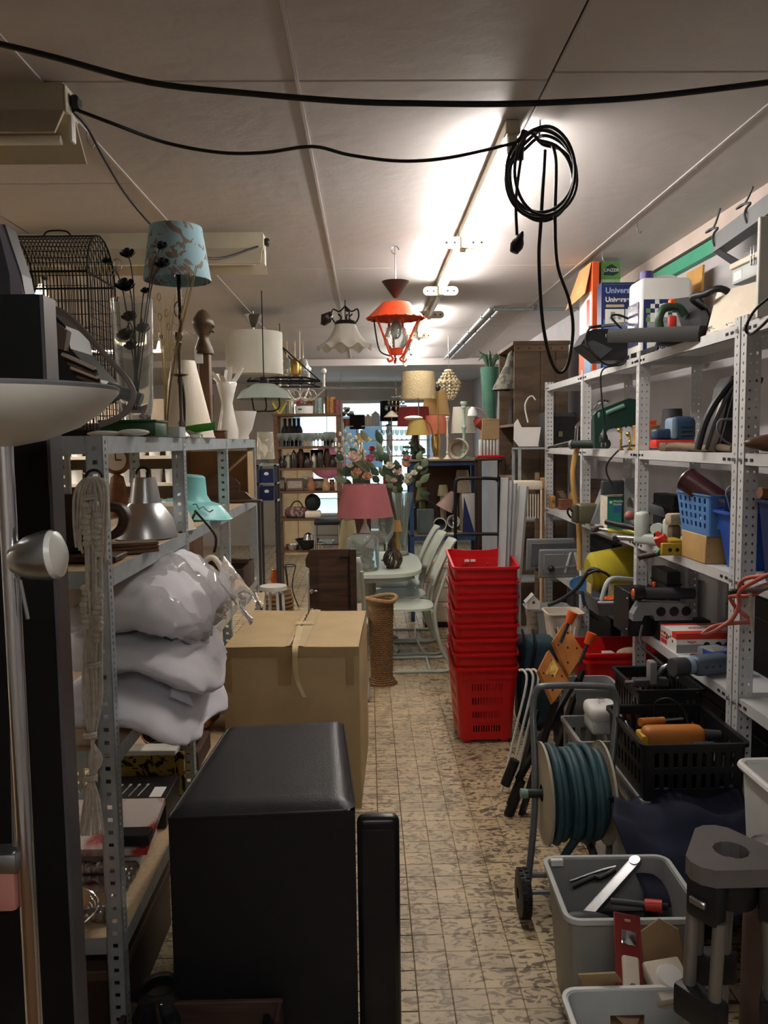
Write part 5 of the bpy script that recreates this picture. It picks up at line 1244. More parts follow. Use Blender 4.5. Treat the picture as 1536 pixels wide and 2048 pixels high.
hand_tool('black handled pliers in the black crate',(.92,2.72,zz_-.02),(.94,2.90,zz_-.01),.014,m_black)
cable('crate_lead','thin black lead looping up from the black crate',[(1.05,2.9,zz_-.02),(1.04,2.88,zz_+.06),(1.08,2.85,zz_+.09),(1.13,2.84,zz_+.05),(1.15,2.82,zz_-.03)],.004)
c=P(1285,1410,Y=2.95);t=thing('hand_vise','black steel bench clamp sitting at the crate corner','clamp',(1.12,3.10,.662))
MB().rb(-.09,.05,-.02,.02,0,.03,.005,1).build('bar',m_dkgrey,t);MB().rb(-.03,.0,-.025,.025,.01,.10,.008,2).build('jaw',m_midgrey,t);MB().tube(spl([(.0,0,.03),(.04,-.01,.08),(.08,-.01,.03)],4),.010,8).build('lever',m_steel,t);MB().cyl((-.12,0,.015),(-.09,0,.015),.008,n=8).build('spindle',m_steel,t)
for k in range(3):
 one('flat_board',['thin grey board standing on edge by the crates','brown edged board standing on edge by the crates','narrow white board standing on edge by the crates'][k],'board',MB().rb(0,.012,-.2,.2,0,.40-.05*k,.003,1),[m_grcrate,m_oldwood,m_ltgrey][k],(.90-.018*k,2.86-.02*k,0),ry=.06)
def drape(u,v):
 x=-.22+.44*u;y=-.22+.42*v;h=.30-.30*max(0,.55-v)**.8*(1 if u<.75 else .8)
 return Vector((x+.02*math.sin(9*v),y+.015*math.sin(8*u),h+.02*math.sin(11*u+3*v)+.015*math.sin(17*v+5*u)))
cl_=MB().grid(24,24,drape)
o_=one('navy_cloth','dark navy cloth draped over boxes behind the grey bin','cloth',cl_,M('navy fabric','#171a30',.9,var=.2,scale=15),(P(1350,1720,Y=2.42).x+.06,2.46,.12),smooth=1.3)
sd_=o_.modifiers.new('thick','SOLIDIFY');sd_.thickness=.006
one('cloth_box','dark box hidden under the navy cloth','box',MB().rb(-.12,.16,.02,.17,0,.29,.004,1),m_dkgrey,(P(1350,1720,Y=2.42).x+.06,2.47,0))
Yq=2.10;a=P(1484,1535,Y=2.36)
t=thing('white_bin','tall white plastic bin with a rolled rim at the shelf foot','bin',(a.x+.09,Yq+.12,.0));hb=a.z
tub(MB(),.165,.36,.12,.27,hb,.04,.004,[0,hb*.5,hb]).build('wall',m_whitep,t,.6)
MB().tube(ring_path(.172,.37,.04,hb),.012,8,closed=True).build('bin_rim',m_whitep,t)
def bin_(label,rl,rr,rbk,zr,mat,W=None):
 pass
zr=.36;fl0,bl0=P(1142,1838,Z=zr),P(1097,1716,Z=zr);fr0=P(1348,1836,Z=zr);W=.36;D=bl0.y-fl0.y
t=thing('grey_bin','grey plastic bin with a brush and metal tools beside the aisle','bin',(fl0.x+W/2,fl0.y+D/2,0),-.02);B1=t.location.copy()
tub(MB(),W,D,W*.86,D*.84,zr-.006,.03,.004,[0,zr*.5,zr-.006]).build('wall',m_gbin,t,.6);rim(MB(),W,D,.03,zr-.014,.012,.014).build('bin_rim',m_ltgrey,t,.6)
MB().rb(-W/2+.012,-W/2+.05,D/2-.02,D/2-.004,zr-.02,zr+.001,.002,1).build('tag',m_whitep,t)
one('bin_fill','dark odds and ends filling the grey bin','clutter',MB().grid(10,10,lambda u,v:Vector(((u-.5)*W*.86,(v-.5)*D*.84,.2+.02*math.sin(13*u)*math.cos(11*v)))),M('dark clutter','#2b2826',.8,var=.5,scale=25),B1,smooth=1)
MATS['dark clutter']
t=thing('scrub_brush','grey handled scrubbing brush in the grey bin','brush',(B1.x-.10,B1.y-.02,.235),.0,ry=.1)
MB().ball((0,0,.035),(.075,.028,.022),16,10).build('handle',m_dkgrey,t);bm_=MB()
for i in range(9):
 for j in range(4):bm_.cyl((-.055+i*.0135,-.018+j*.012,.025),(-.06+i*.0145,-.02+j*.0135,-.012),.003,.004,5)
tag(bm_.build('bristles',MATS['pale bristle'],t,None),kind='stuff')
a,b=P(1172,1832,Z=.27),P(1270,1722,Y=2.32)
t=thing('caulking_gun','silver caulking gun standing diagonally in the grey bin','caulking gun',a);d=b-a;m4=d.to_track_quat('Z','Y').to_matrix().to_4x4()
MB().box(-.016,.016,-.003,.003,0,d.length,m4).box(-.016,-.012,-.012,.003,0,d.length,m4).box(.012,.016,-.012,.003,0,d.length,m4).build('rail',m_steel,t,None)
MB().cyl(m4@Vector((0,-.01,d.length)),m4@Vector((0,.006,d.length)),.017,n=12).build('end_cap',m_steel,t)
cablepart([m4@Vector((.03,0,d.length*.75)),m4@Vector((.05,0,d.length*.55)),m4@Vector((.07,0,d.length*.5)),m4@Vector((.10,0,d.length*.25))],.008,m_black,t,'handle')
cablepart([m4@Vector((.035,0,d.length*.8)),m4@Vector((.07,0,d.length*.62)),m4@Vector((.12,0,d.length*.3))],.004,m_steel,t,'trigger')
a,b=P(1222,1802,Z=.32),P(1336,1814,Z=.33)
t=thing('orange_tipped_tool','black rod tool with a bright orange end in the grey bin','tool',a);d=b-a
MB().cyl((0,0,0),d*.62,.009,n=10).build('rod',m_dkgrey,t);MB().cyl(d*.6,d*.9,.016,.017,12).build('orange_end',m_redp,t);MB().cyl(d*.9,d,.010,n=10).build('tip',m_blackm,t)
zr=.30;bl,br=P(1127,1978,Z=zr),P(1386,1982,Z=zr);W=br.x-bl.x;D=.26
t=thing('near_grey_bin','pale grey plastic bin with a wide handle slot, holding torn cardboard','bin',((bl.x+br.x)/2,bl.y-D/2,0));B2=t.location.copy()
tub(MB(),W,D,W*.86,D*.86,zr-.006,.03,.004,[0,zr*.55,zr*.78,zr-.006],[-1,-.35,.35,1],[-1,1],lambda s,i,j:s in(0,2)and i==1 and j==1).build('wall',m_ltgrey,t,.6);rim(MB(),W,D,.03,zr-.014,.010,.012).build('bin_rim',m_whitep,t,.6)
m_kraft=M('kraft card','#a98d68',.75,var=.08,scale=12)
for k,(dx,dy,rz__)in enumerate(((-.08,.03,.3),(.06,.0,-.4))):
 one('cardboard_scrap',['torn cardboard flap standing in the pale grey bin by its left side','crumpled cardboard flap in the pale grey bin by its right side'][k],'cardboard',slab(MB(),[Vector((-.09,0,0)),Vector((.09,0,0)),Vector((.08,.05,.2)),Vector((.0,.06,.22)),Vector((-.07,.05,.18))],.005),m_kraft,(B2.x+dx,B2.y+dy-.03,.03),rz__,smooth=None)
c=P(1245,1930,Z=.22)
t=thing('torn_carton','torn open cardboard carton squeezed between the two grey bins','carton',(c.x,(B1.y-.14+B2.y+.14)/2+.0,0))
MB().box(-.13,.15,-.035,.035,0,.235).build('body',m_kraft,t,None)
slab(MB(),[Vector((-.13,-.03,0.235)),Vector((-.02,-.04,0.235)),Vector((-.08,-.10,0.335)),Vector((-.16,-.06,0.305))],.004).build('flap',m_card,t,None)
slab(MB(),[Vector((-.02,.03,0.235)),Vector((.15,.03,0.235)),Vector((.12,.02,0.365)),Vector((.07,.02,0.395)),Vector((.0,.02,0.345))],.004).build('flap',m_kraft,t,None)
slab(MB(),[Vector((.02,-.03,0.235)),Vector((.15,-.03,0.235)),Vector((.16,-.12,0.275)),Vector((.03,-.12,0.255))],.004).build('flap',m_card,t,None)
MB().grid(10,6,lambda u,v:Vector((-.13+.12*u+.01*math.sin(7*v),-.05-.05*v,.22+.05*math.sin(3*u+2*v)))).build('torn_edge',M('torn card','#c2a184',.85),t,1)
o_=t.location.copy()
t=thing('red_blister_pack','dark red blister card with a cream push button, on the torn carton','package',(o_.x-.035,o_.y-.075,.285),0,rx=-.75,ry=.22)
MB().rb(-.036,.036,-.002,.002,-.05,.16,.002,1).build('card',M('dark red card','#7d2320',.5),t);MB().rb(-.022,.022,-.016,-.002,-.04,.06,.010,3).build('button_plate',m_cream,t)
MB().cyl((0,-.02,-.01),(0,-.015,-.01),.009,n=12).build('push_button',m_steel,t);MB().rb(-.02,.02,-.008,-.002,.085,.12,.004,2).build('screw_bag',m_chrome,t);MB().rb(-.008,.008,-.004,-.002,.14,.147,.002,1).build('hang_slot',m_kraft,t)
t=thing('thermostat','square cream dial thermostat lying in the torn carton','thermostat',(o_.x+.06,o_.y-.065,.27),.2,rx=.45)
MB().rb(-.05,.05,-.05,.05,0,.035,.006,2).build('housing',m_cream,t);MB().lathe([(0,.045),(.03,.045),(.034,.035),(.036,.034)],24).build('dial',m_whitep,t,.5)
Yt3=1.52;a,b=P(1368,1712,Y=Yt3),P(1536,1712,Y=Yt3);zt3=P(1450,1700,Y=Yt3).z
t=thing('surveying_tripod','folded aluminium surveying tripod with a black head and clamps','tripod',(P(1462,1700,Y=Yt3).x,Yt3,0))
poly=[]
for k in range(3):
 a_=-PI/2+2*PI*k/3+PI/3
 for s in(-.36,-.12,.12,.36):poly.append((.105*math.cos(a_+s)*(1.0 if abs(s)<.2 else .93),.105*math.sin(a_+s)*(1.0 if abs(s)<.2 else .93)))
hd_=MB();n_=len(poly);inn=[(.034*math.cos(2*PI*k/n_-PI/2+PI/3-.36),.034*math.sin(2*PI*k/n_-PI/2+PI/3-.36))for k in range(n_)]
vs=[(x,y,zt3)for x,y in poly]+[(x,y,zt3)for x,y in inn]+[(x,y,zt3-.035)for x,y in poly]+[(x,y,zt3-.035)for x,y in inn]
fs=[]
for k in range(n_):
 j=(k+1)%n_;fs+=[(k,j,n_+j,n_+k),(k,2*n_+k,2*n_+j,j),(n_+k,n_+j,3*n_+j,3*n_+k),(2*n_+k,3*n_+k,3*n_+j,2*n_+j)]
hd_.add(vs,fs).build('head_plate',M('dark grey casting','#66605d',.55,.2,var=.08),t,.4)
MB().cyl((0,0,zt3-.10),(0,0,zt3-.036),.05,.06,16).build('head_core',m_black,t)
MB().cyl((0,0,zt3-.05),(0,0,zt3-.02),.012,n=10).build('center_screw',m_steel,t)
m_alu=M('dull aluminium','#8a8680',.42,.7,var=.08)
for k in range(3):
 a_=-PI/2+2*PI*k/3+PI/3;d=Vector((math.cos(a_),math.sin(a_),0));tang=Vector((-d.y,d.x,0))
 top=d*.072+Vector((0,0,zt3-.06));bot=d*.105+Vector((0,0,.03))
 MB().rb(-.035,.035,-.02,.02,zt3-.12,zt3-.035,.01,2,T(d*.072,rz=a_-PI/2)).build('hinge',m_black,t)
 for s in(-1,1):MB().cyl(top+tang*s*.030+Vector((0,0,-.05)),bot+tang*s*.026,.0125,n=12).build('leg_tube',m_alu,t)
 q_=top.lerp(bot,.32);MB().rb(-.05,.05,-.022,.022,q_.z-.035,q_.z+.03,.008,2,T((q_.x,q_.y,0),rz=a_-PI/2)).build('leg_clamp',m_black,t)
 MB().rb(-.016,.016,-.012,.012,.03,q_.z-.03,.004,1,T((q_.x,q_.y,0),rz=a_-PI/2)).build('inner_leg',m_midgrey,t)
 MB().rb(-.018,.018,-.006,.006,zt3-.085,zt3-.07,.003,1,T(d*.097,rz=a_-PI/2)).build('badge',m_steel,t)
 MB().cyl(bot+Vector((0,0,0)),bot+Vector((0,0,-.03)),.012,.003,10).build('spike',m_steel,t)
t=thing('bubble_wrap_roll','roll of brown cloth in clear film right of the tripod','roll',(P(1536,1850,Y=1.75).x+.05,1.78,0))
MB().cyl((0,0,0),(0,0,.62),.09,.085,18).build('roll',M('brown cloth','#5a4236',.85,var=.2),t)
MB().lathe([(.09,.60),(.08,.68),(.04,.70),(0,.70)],18).build('film_cap',MATS['clear film'],t,1)
yb_=1.20;xr_=P(98,900,Y=yb_).x;zt_=P(70,588,Y=yb_).z
t=thing('black_wardrobe_side','tall black board with a grey edge strip beside the floor lamp','panel',(xr_,yb_,0))
MB().box(-.30,-.004,0,.05,0,zt_).build('board',M('deep black laminate','#060607',.6,spec=.25),t,None)
MB().rb(-.006,.001,.002,.05,0,zt_,.001,1).build('edge_strip',M('dark grey laminate','#4c484a',.4),t)
a=P(0,440,Y=1.18);b=P(33,585,Y=1.18)
t=thing('black_monitor','black box with a rounded corner standing on the tall black board','box',(b.x,1.21,zt_))
MB().prism([(0,0),(-.004,.03),(-.024,P(15,445,Y=1.2).z-zt_),(-.2,P(15,445,Y=1.2).z-zt_+.01),(-.2,0)],-.036,.0,T(rx=PI/2)).build('shell',m_black,t,None)
MB().prism([(-.001,.0),(-.006,.03),(-.027,.10),(-.034,.10),(-.02,.03),(-.02,0)],.0,.003,T(rx=PI/2)).build('trim',M('mauve grey plastic','#5f565f',.4),t,None)
Yl=.95;px_=P(14,1000,Y=Yl).x
t=thing('floor_lamp','chrome floor uplighter with a white glass bowl and a bendable reading arm','lamp',(px_,Yl,0));o=t.location.copy()
zb_=P(14,893,Y=Yl).z;R_=P(229,800,Y=Yl).x-px_
MB().cyl((0,0,.02),(0,0,zb_),.010,n=14).build('pole',m_chrome,t)
MB().lathe([(0,0),(.13,0),(.13,.012),(.02,.03),(0,.03)],28).build('base',m_steel,t)
h_=P(14,778,Y=Yl).z-zb_
MB().lathe([(.012,0),(R_*.35,h_*.10),(R_*.65,h_*.33),(R_*.86,h_*.62),(R_,h_*.93),(R_*1.0,h_),(R_*.97,h_),(R_*.84,h_*.67),(R_*.62,h_*.38),(R_*.3,h_*.16),(0,h_*.1)],48,T((0,0,zb_))).build('bowl',M('opal glass','#d8d6cc',.3,var=.03),t,1)
MB().tube([(R_*.99*math.cos(a),R_*.99*math.sin(a),zb_+h_)for a in[2*PI*k/40 for k in range(40)]],.003,5,closed=True).build('bowl_rim',m_midgrey,t)
hc=P(70,1115,Y=Yl)-o
MB().lathe([(.004,-.030),(.016,-.024),(.026,-.005),(.030,.016),(.030,.024),(.026,.018),(.014,-.012),(0,-.02)],24,T(hc+Vector((-.002,0,0)),ry=1.45)).build('reading_shade',m_steel,t,.8)
MB().lathe([(.030,.018),(.027,.030),(.015,.036),(0,.038)],24,T(hc+Vector((-.002,0,0)),ry=1.45)).build('reading_glass',MATS['opal glass'],t,.8)
cablepart([hc+Vector((-.024,0,-.012)),P(33,1155,Y=Yl)-o,P(26,1190,Y=Yl)-o,P(24,1300,Y=Yl)-o,P(28,1500,Y=Yl)-o,P(32,1690,Y=Yl)-o],.0045,m_steel,t,'gooseneck')
MB().cyl(P(40,1160,Y=.94)-o,P(56,1238,Y=.94)-o,.0022,n=6).build('guide_rod',m_steel,t)
b0=P(22,1760,Y=Yl)-o
MB().rb(b0.x-.025,b0.x+.010,-.012,.012,b0.z-.035,b0.z+.035,.006,2).build('dimmer_box',M('pink tinted plastic','#a06a60',.35),t)
MB().rb(b0.x-.02,b0.x+.014,-.016,.016,b0.z+.015,b0.z+.04,.005,2).build('collar',m_steel,t)
cablepart([(.012,-.005,b0.z-.2),(.02,0,b0.z-.35),(.035,.01,.3),(.05,.02,.05)],.004,m_dkgrey,t)
m_rust=wood('worn brown crate wood','#5d4438','#3c2b24',.7)
zr=.14;a,b=P(258,1992,Z=.14),P(568,1985,Z=.14)
t=thing('wooden_tray_box','worn wooden box with bottles standing before the black chest','box',(a.x,a.y-.21,0));W=b.x-a.x;D=.19
for q in((0,W,D-.015,D),(0,W,0,.015)):MB().rb(q[0],q[1],q[2],q[3],0,zr,.003,1).build('side',m_rust,t)
for q in((0,.015),(W-.015,W)):MB().rb(q[0],q[1],.016,D-.016,0,zr,.003,1).build('end',m_rust,t)
MB().box(.015,W-.015,.016,D-.016,.004,.014).build('bottom',m_rust,t,None);o=t.location.copy()
def bottle(label,loc,h,r,mat,rx=0,ry=0,cap=None,group=None):
 t=thing('bottle',label,'bottle',loc,0,group,rx,ry)
 MB().lathe([(0,0),(r,0),(r,h*.55),(r*.8,h*.66),(r*.36,h*.76),(r*.34,h*.93),(0,h*.93)],16).build('body',mat,t,.6)
 MB().cyl((0,0,h*.92),(0,0,h),r*.4,n=12).build('cap',cap or m_black,t)
 return t
bottle('black bottle leaning out of the worn wooden box',(o.x+.13,o.y+.09,.016),.20,.022,m_black,ry=-.12)
bottle('short dark bottle in the corner of the worn wooden box',(o.x+W-.06,o.y+.10,.016),.14,.026,m_blackm,ry=.2)
c=P(60,2030,Z=.34)
t=thing('red_cloth','red padded cloth with a cream edge in the front corner','cloth',(c.x-.03,c.y-.10,0))
MB().grid(20,12,lambda u,v:Vector(((u-.5)*.26,(v-.5)*.22,.33+.03*math.sin(PI*u)*math.sin(PI*v)+.008*math.sin(13*u)))).build('pad',M('red fabric','#a3171b',.8,var=.1),t,1.2)
MB().rb(-.13,.13,-.11,.11,.0,.325,.01,1).build('stool_body',m_dkwood,t)
MB().tube([((u/12-.5)*.26,.112,.33+.006*math.sin(u))for u in range(13)],.008,6).build('piping',m_cream,t)
c=P(325,2042,Z=.165)
t=thing('red_glasses','red framed plastic goggles lying on the wooden box edge','glasses',(c.x,o.y+.06,.085),.2)
MB().tube([(.045+.045*math.cos(k*PI/8),.012*math.sin(k*PI/8),.018+.018*math.sin(k*PI/8))for k in range(16)],.006,7,closed=True).build('lens_ring',m_red,t);MB().tube([(-.045+.042*math.cos(k*PI/8),.012*math.sin(k*PI/8),.016+.016*math.sin(k*PI/8))for k in range(16)],.006,7,closed=True).build('lens_ring',m_red,t)
t=thing('glass_jar','round dark glass jar on the floor beside the shelf post','jar',(P(250,1955,Y=2.0).x+.06,2.10,0))
MB().lathe([(0,0),(.06,0),(.075,.04),(.078,.10),(.06,.15),(.045,.16),(.05,.17)],24).build('body',M('smoky glass','#5a5a60',.08,trans=.8,var=0,ior=1.3),t,1)
Z=ZL[0]+.004
def at(px,Y,z=None):p=P(px,870,Y=Y);return(p.x,Y,Z if z is None else z)
t=thing('record_rack','dark record rack of ridged sleeves with a glossy grey cover','rack',(at(150,2.06)[0],2.03,Z),0);o=t.location.copy();q_=lambda px,py,Y=2.06:P(px,py,Y=Y)-o
MB().prism([(p.x,max(0,p.z))for p in(q_(86,770),q_(86,640),q_(110,625),q_(140,655),q_(150,700),q_(205,760),q_(215,790),q_(90,860))],-.16,0,T(rx=PI/2)).build('case',m_black,t,.3)
MB().prism([(p.x,p.z)for p in(q_(86,635),q_(120,645),q_(152,668),q_(146,706),q_(92,690))],.001,.03,T(rx=PI/2)).build('cover',M('glossy taupe film','#6f625c',.2),t,.3)
for k in range(6):MB().tube([q_(125+6*k,708+9*k,2.03),q_(190+2*k,738+6*k,2.0)],.0055,6).build('sleeve',[m_cream,m_blackm,m_oldwood][k%3],t)
MB().cyl(q_(215,775,2.04),q_(283,800,2.04),.016,n=12).build('roller',M('grey green enamel','#6c7774',.4),t)
cablepart([q_(85,620,2.03),q_(120,622,2.0),q_(165,660,1.98),q_(215,715,1.98),(q_(258,765,1.98)),q_(266,795,1.98),q_(245,830,1.98),q_(200,850,1.98)],.008,M('warm grey cable','#7d756f',.4),t)
t=thing('spoon_rest','long white porcelain spoon rest on the shelf front','dish',(at(250,2.30)[0],2.28,Z))
MB().ball((-.05,0,.008),(.05,.022,.008),16,8).build('handle',m_jerry,t);MB().ball((.03,0,.01),(.045,.03,.010),16,8).build('bowl',m_jerry,t)
m_gtray=M('dark green lacquer','#1c4a1f',.4,var=.05)
t=thing('green_tray','dark green lacquered tray under the glass vase','tray',(P(272,820,Y=2.5).x,2.5,Z));MB().rb(-.09,.075,-.07,.07,0,.045,.006,2).build('body',m_gtray,t);MB().rb(-.095,.08,-.075,.075,.042,.05,.003,1).build('tray_rim',m_gtray,t)
t=thing('metal_box','small open grey metal box beside the green tray','drawer',(at(345,2.82)[0]-.02,2.80,Z));tub(MB(),.12,.09,.12,.09,.035,.004,.004,[0,.035]).build('wall',m_galv,t,.5);MB().tube([(-.01,-.047,.018),(.01,-.047,.018)],.003,6).build('handle',m_black,t)
t=thing('green_leaf_dish','bright green leaf shaped dish on the shelf edge','dish',(at(395,3.25)[0],3.25,Z))
MB().grid(9,7,lambda u,v:Vector((.07*(u-.5)*2,.04*(v-.5)*2*math.sin(PI*min(.98,max(.02,u))),.012+.03*abs(v-.5)*2+.02*u))).build('leaf',M('leaf green','#3f9a34',.4),t,1);MB().cyl((0,0,0),(0,0,.014),.02,n=10).build('foot',MATS['leaf green'],t)
Yv=2.5;vb=P(272,820,Y=Yv);hv=P(272,600,Y=Yv).z-(Z+.05)
t=thing('glass_vase','tall clear cylinder vase with black roses, on the green tray','vase',(vb.x,2.5,Z+.0505))
m_gl=M('clear glass','#f2f5f5',.03,trans=.95,var=0,ior=1.35)
MB().lathe([(0,.0),(.045,0),(.052,.06),(.062,hv),(.060,hv),(.049,.06),(.042,.02),(0,.02)],32).build('glass',m_gl,t,.8)
o=t.location.copy();m_rose=M('black petals','#131519',.6,var=.3,scale=30);m_stem=M('dark wire stem','#2c2a26',.6)
def rose(p,r,parent,mat=m_rose):
 mb=MB();M4=Matrix.Translation(p)@Euler((.75,0,0)).to_matrix().to_4x4()
 for ring,(n,op,rr,ht)in enumerate(((6,1.0,1.0,.25),(5,.72,.82,.5),(4,.42,.6,.62),(3,.2,.35,.68))):
  for k in range(n):
   a=2*PI*k/n+.5*ring;w_=2.4/n*1.25
   mb.grid(5,5,lambda u,v:Vector((r*rr*(.25+op*.75*math.sin(v*1.5))*math.cos(a+(u-.5)*w_*2*(1-.35*v*v)),r*rr*(.25+op*.75*math.sin(v*1.5))*math.sin(a+(u-.5)*w_*2*(1-.35*v*v)),r*(-.6+(.6+ht)*v-.22*op*v**4-.1*(2*u-1)**2))),m=M4)
 mb.ball((0,0,-.25*r),(r*.45,r*.45,r*.5),8,6,M4)
 return mb.build('rose',mat,parent,1.2)
for k,(px,py,Y,r)in enumerate(((255,505,2.48,.023),(250,568,2.46,.03),(322,490,2.52,.02),(324,525,2.48,.024),(213,520,2.52,.015),(290,580,2.47,.014),(258,632,2.5,.024),(250,668,2.48,.026),(285,655,2.52,.024),(262,690,2.5,.022))):
 p=P(px,py,Y=Y)-o
 if k>5:p.x=max(-.03,min(.03,p.x));p.y=max(-.03,min(.03,p.y))
 rose(p,r,t)
 MB().tube(spl([p,p.lerp(Vector((0,0,.3)),.5)+Vector((.01,0,0)),Vector((.012*math.sin(k*2),.012*math.cos(k*2),.03))],4),.002,5).build('stem',m_stem,t)
for k,(px,py)in enumerate(((305,500),(340,540),(330,560),(235,530),(300,520),(225,545))):
 p=P(px,py,Y=2.48)-o;MB().tube([p+Vector((.014*math.cos(k+a*.8),.006*math.sin(a),.02*math.sin(a*.8)))for a in range(12)],.0012,4).build('wire_curl',m_steel,t)
rb_=P(330,815,Y=2.72);t=thing('brass_reeds','spray of thin brass reeds tied together beside the vase','decoration',(rb_.x,2.72,Z));o=t.location.copy()
m_reed=M('brass wire','#a08a58',.35,.8)
for k,(px,py)in enumerate(((320,640),(328,615),(333,632),(341,612),(318,600),(350,590),(360,640),(372,620),(378,560),(392,530),(338,660),(395,532),(326,690),(366,610),(347,700))):
 e=P(px,py,Y=2.70+.006*k)-o;MB().tube(spl([(.004*math.sin(k),.004*math.cos(k),0),(e.x*.3,e.y*.4,e.z*.45),e],4),.0013,4).build('reed',m_reed,t)
 if k%2==0:MB().tube([e+Vector((.006*math.cos(a),0,.010+.012*math.sin(a)))for a in[2*PI*j/8 for j in range(8)]],.0016,4,closed=True).build('loop',m_reed,t)
def stick(label,loc,h,mat,prof=None,name='candlestick',cat='candlestick',r=.03,group=None):
 t=thing(name,label,cat,loc,0,group)
 MB().lathe([(0,0),(r,0),(r*.95,h*.02),(r*.5,h*.06),(r*.3,h*.10),(r*.45,h*.14),(r*.25,h*.18),(r*.22,h*.5),(r*.42,h*.55),(r*.22,h*.6),(r*.22,h*.86),(r*.4,h*.9),(r*.3,h*.92)],16).build('stem',mat,t,.7)
 MB().lathe([(0,h*.92),(r*.35,h*.92),(r*.55,h*.97),(r*.5,h),(r*.4,h),(r*.3,h*.95),(0,h*.95)],16).build('cup',mat,t,.7)
 return t
ck=P(362,822,Y=2.95);ts=stick('tall pewter candlestick in front of the cream lampshade',(ck.x,2.95,Z),P(362,665,Y=2.95).z-Z,M('dark pewter','#6d6459',.3,.8),r=.03)
MB().lathe([(.02,.0),(.03,.004),(.03,.006),(.0,.003)],16,T((0,0,.22))).build('drip_pan',MATS['dark pewter'],ts)
Yb=3.08;pb_=P(355,560,Y=Yb);t=thing('table_lamp','slim bronze lamp with a pale blue floral cone shade','lamp',(pb_.x,Yb,Z))
z0,z1=P(355,562,Y=Yb).z-Z,P(352,455,Y=Yb).z-Z;r0,r1=S(65,Yb),S(50,Yb)
def shade(mb,r0,r1,z0,z1,n=32,t_=.003):return mb.lathe([(r0,z0),(r1,z1),(r1-t_,z1),(r0-t_,z0),(r0,z0)],n)
def floral(name,c,c2,sc=14,thr=.56):
 m=M(name,c,.75,col2=c2,thr=thr,scale=sc);nt=m.node_tree
 for n in nt.nodes:
  if n.type=='TEX_NOISE':n.inputs['Detail'].default_value=2;n.inputs['Distortion'].default_value=2.2
  if n.type=='VALTORGB':n.color_ramp.elements[0].position=thr-.015;n.color_ramp.elements[1].position=thr+.015
 return m
shade(MB(),r0,r1,z0,z1).build('shade',floral('pale blue floral fabric','#8fb0ba','#7d6f62',11),t,.5)
m_bronze=M('dark bronze','#2f2620',.4,.6)
MB().tube(spl([(0,0,.0),(.006,.004,z0*.25),(-.006,0,z0*.5),(.006,0,z0*.75),(0,0,z1*.97)],6),.008,8).build('stem',m_bronze,t);MB().lathe([(0,0),(.07,0),(.065,.012),(.02,.03),(0,.03)],24).build('base',m_bronze,t,.6)
MB().tube([(.015*math.cos(a)+.0,.0,z0*.82+.03*math.sin(a))for a in[PI*j/6 for j in range(9)]],.0022,5).build('scroll',m_bronze,t)
for k in range(3):MB().cyl((0,0,z1-.004),(r1*math.cos(k*2.1),r1*math.sin(k*2.1),z1-.004),.0012,n=5).build('spider',m_bronze,t)
Yc=3.35;pc_=P(372,868,Y=Yc);t=thing('cream_lampshade','large plain cream cone lampshade standing on the shelf','lampshade',(pc_.x+.0,Yc,Z));hh=P(372,722,Y=Yc).z-Z
shade(MB(),S(56,Yc),S(22,Yc),0,hh).build('fabric',m_cream,t,.5);MB().tube([(S(56,Yc)*math.cos(2*PI*k/32),S(56,Yc)*math.sin(2*PI*k/32),.003)for k in range(32)],.003,5,closed=True).build('shade_ring',m_white,t)
Yc=3.56;pb_=P(413,868,Y=Yc)
t=thing('wooden_bust','carved brown wooden head bust on a tall wooden post','sculpture',(pb_.x,Yc,Z));o=t.location.copy();q_=lambda px,py,Y=Yc:P(px,py,Y=Y)-o
m_carv=wood('carved brown wood','#5c4431','#3a2a1d',.4)
hz=q_(414,655).z
MB().rb(-.022,.026,-.02,.03,0,q_(414,705).z,.004,1).build('post',wood('mid brown wood','#6e4e33','#4e3623',.5,20,20,3),t)
MB().rb(-.034,-.018,.0,.02,0,q_(414,690).z,.004,1).build('side_post',MATS['mid brown wood'],t)
MB().grid(20,24,lambda u,v:(lambda th,z:Vector((((.030+.016*math.exp(-((v-.68)/.17)**2)+.012*math.exp(-((v-.0)/.2)**2)-.008*math.exp(-((v-.36)/.1)**2))*math.sqrt(max(.0,1-max(0,(v-.75)/.25)**2))*math.cos(th)*(1+.12*math.exp(-((th-0)**2)/.2)*(math.exp(-((v-.62)/.05)**2)))),(.03+.012*math.exp(-((v-.7)/.17)**2))*math.sqrt(max(0,1-max(0,(v-.75)/.25)**2))*math.sin(th),q_(414,708).z+v*(q_(414,618).z-q_(414,708).z))))((u-.5)*2*PI,v),cu=True).build('head',m_carv,t,1.3)
for z_,r_,dx in((hz+.004,.007,.045),(hz-.018,.008,.042),(hz+.05,.02,.006)):MB().ball((dx,0,z_),(r_,.016,r_*.7),8,6).build('face_relief',m_carv,t,1.2)
MB().rb(-.036,.0,-.024,-.02,q_(414,728).z,q_(414,700).z,.002,1).build('price_tag',m_whitep,t)
def glaze():return M('white glaze','#dedbd2',.18,var=.03,coat=.5)
Yc=3.98;t=thing('lotus_vase','glossy white ceramic vase topped with open petals','vase',at(456,Yc));hh=P(456,735,Y=Yc).z-Z
MB().lathe([(0,0),(.05,0),(.052,hh*.12),(.04,hh*.28),(.026,hh*.5),(.036,hh*.62),(.05,hh*.78),(.045,hh*.8),(0,hh*.7)],24).build('body',glaze(),t,.9)
for k in range(11):
 a=2*PI*k/11;MB().grid(5,5,lambda u,v:Vector(((.03+.055*v+.0*u)*math.cos(a+(u-.5)*.7*(1-v*.7)),(.03+.055*v)*math.sin(a+(u-.5)*.7*(1-v*.7)),hh*.72+hh*.27*v-.02*v*v*(k%3)))).build('petal',glaze(),t,1.2)
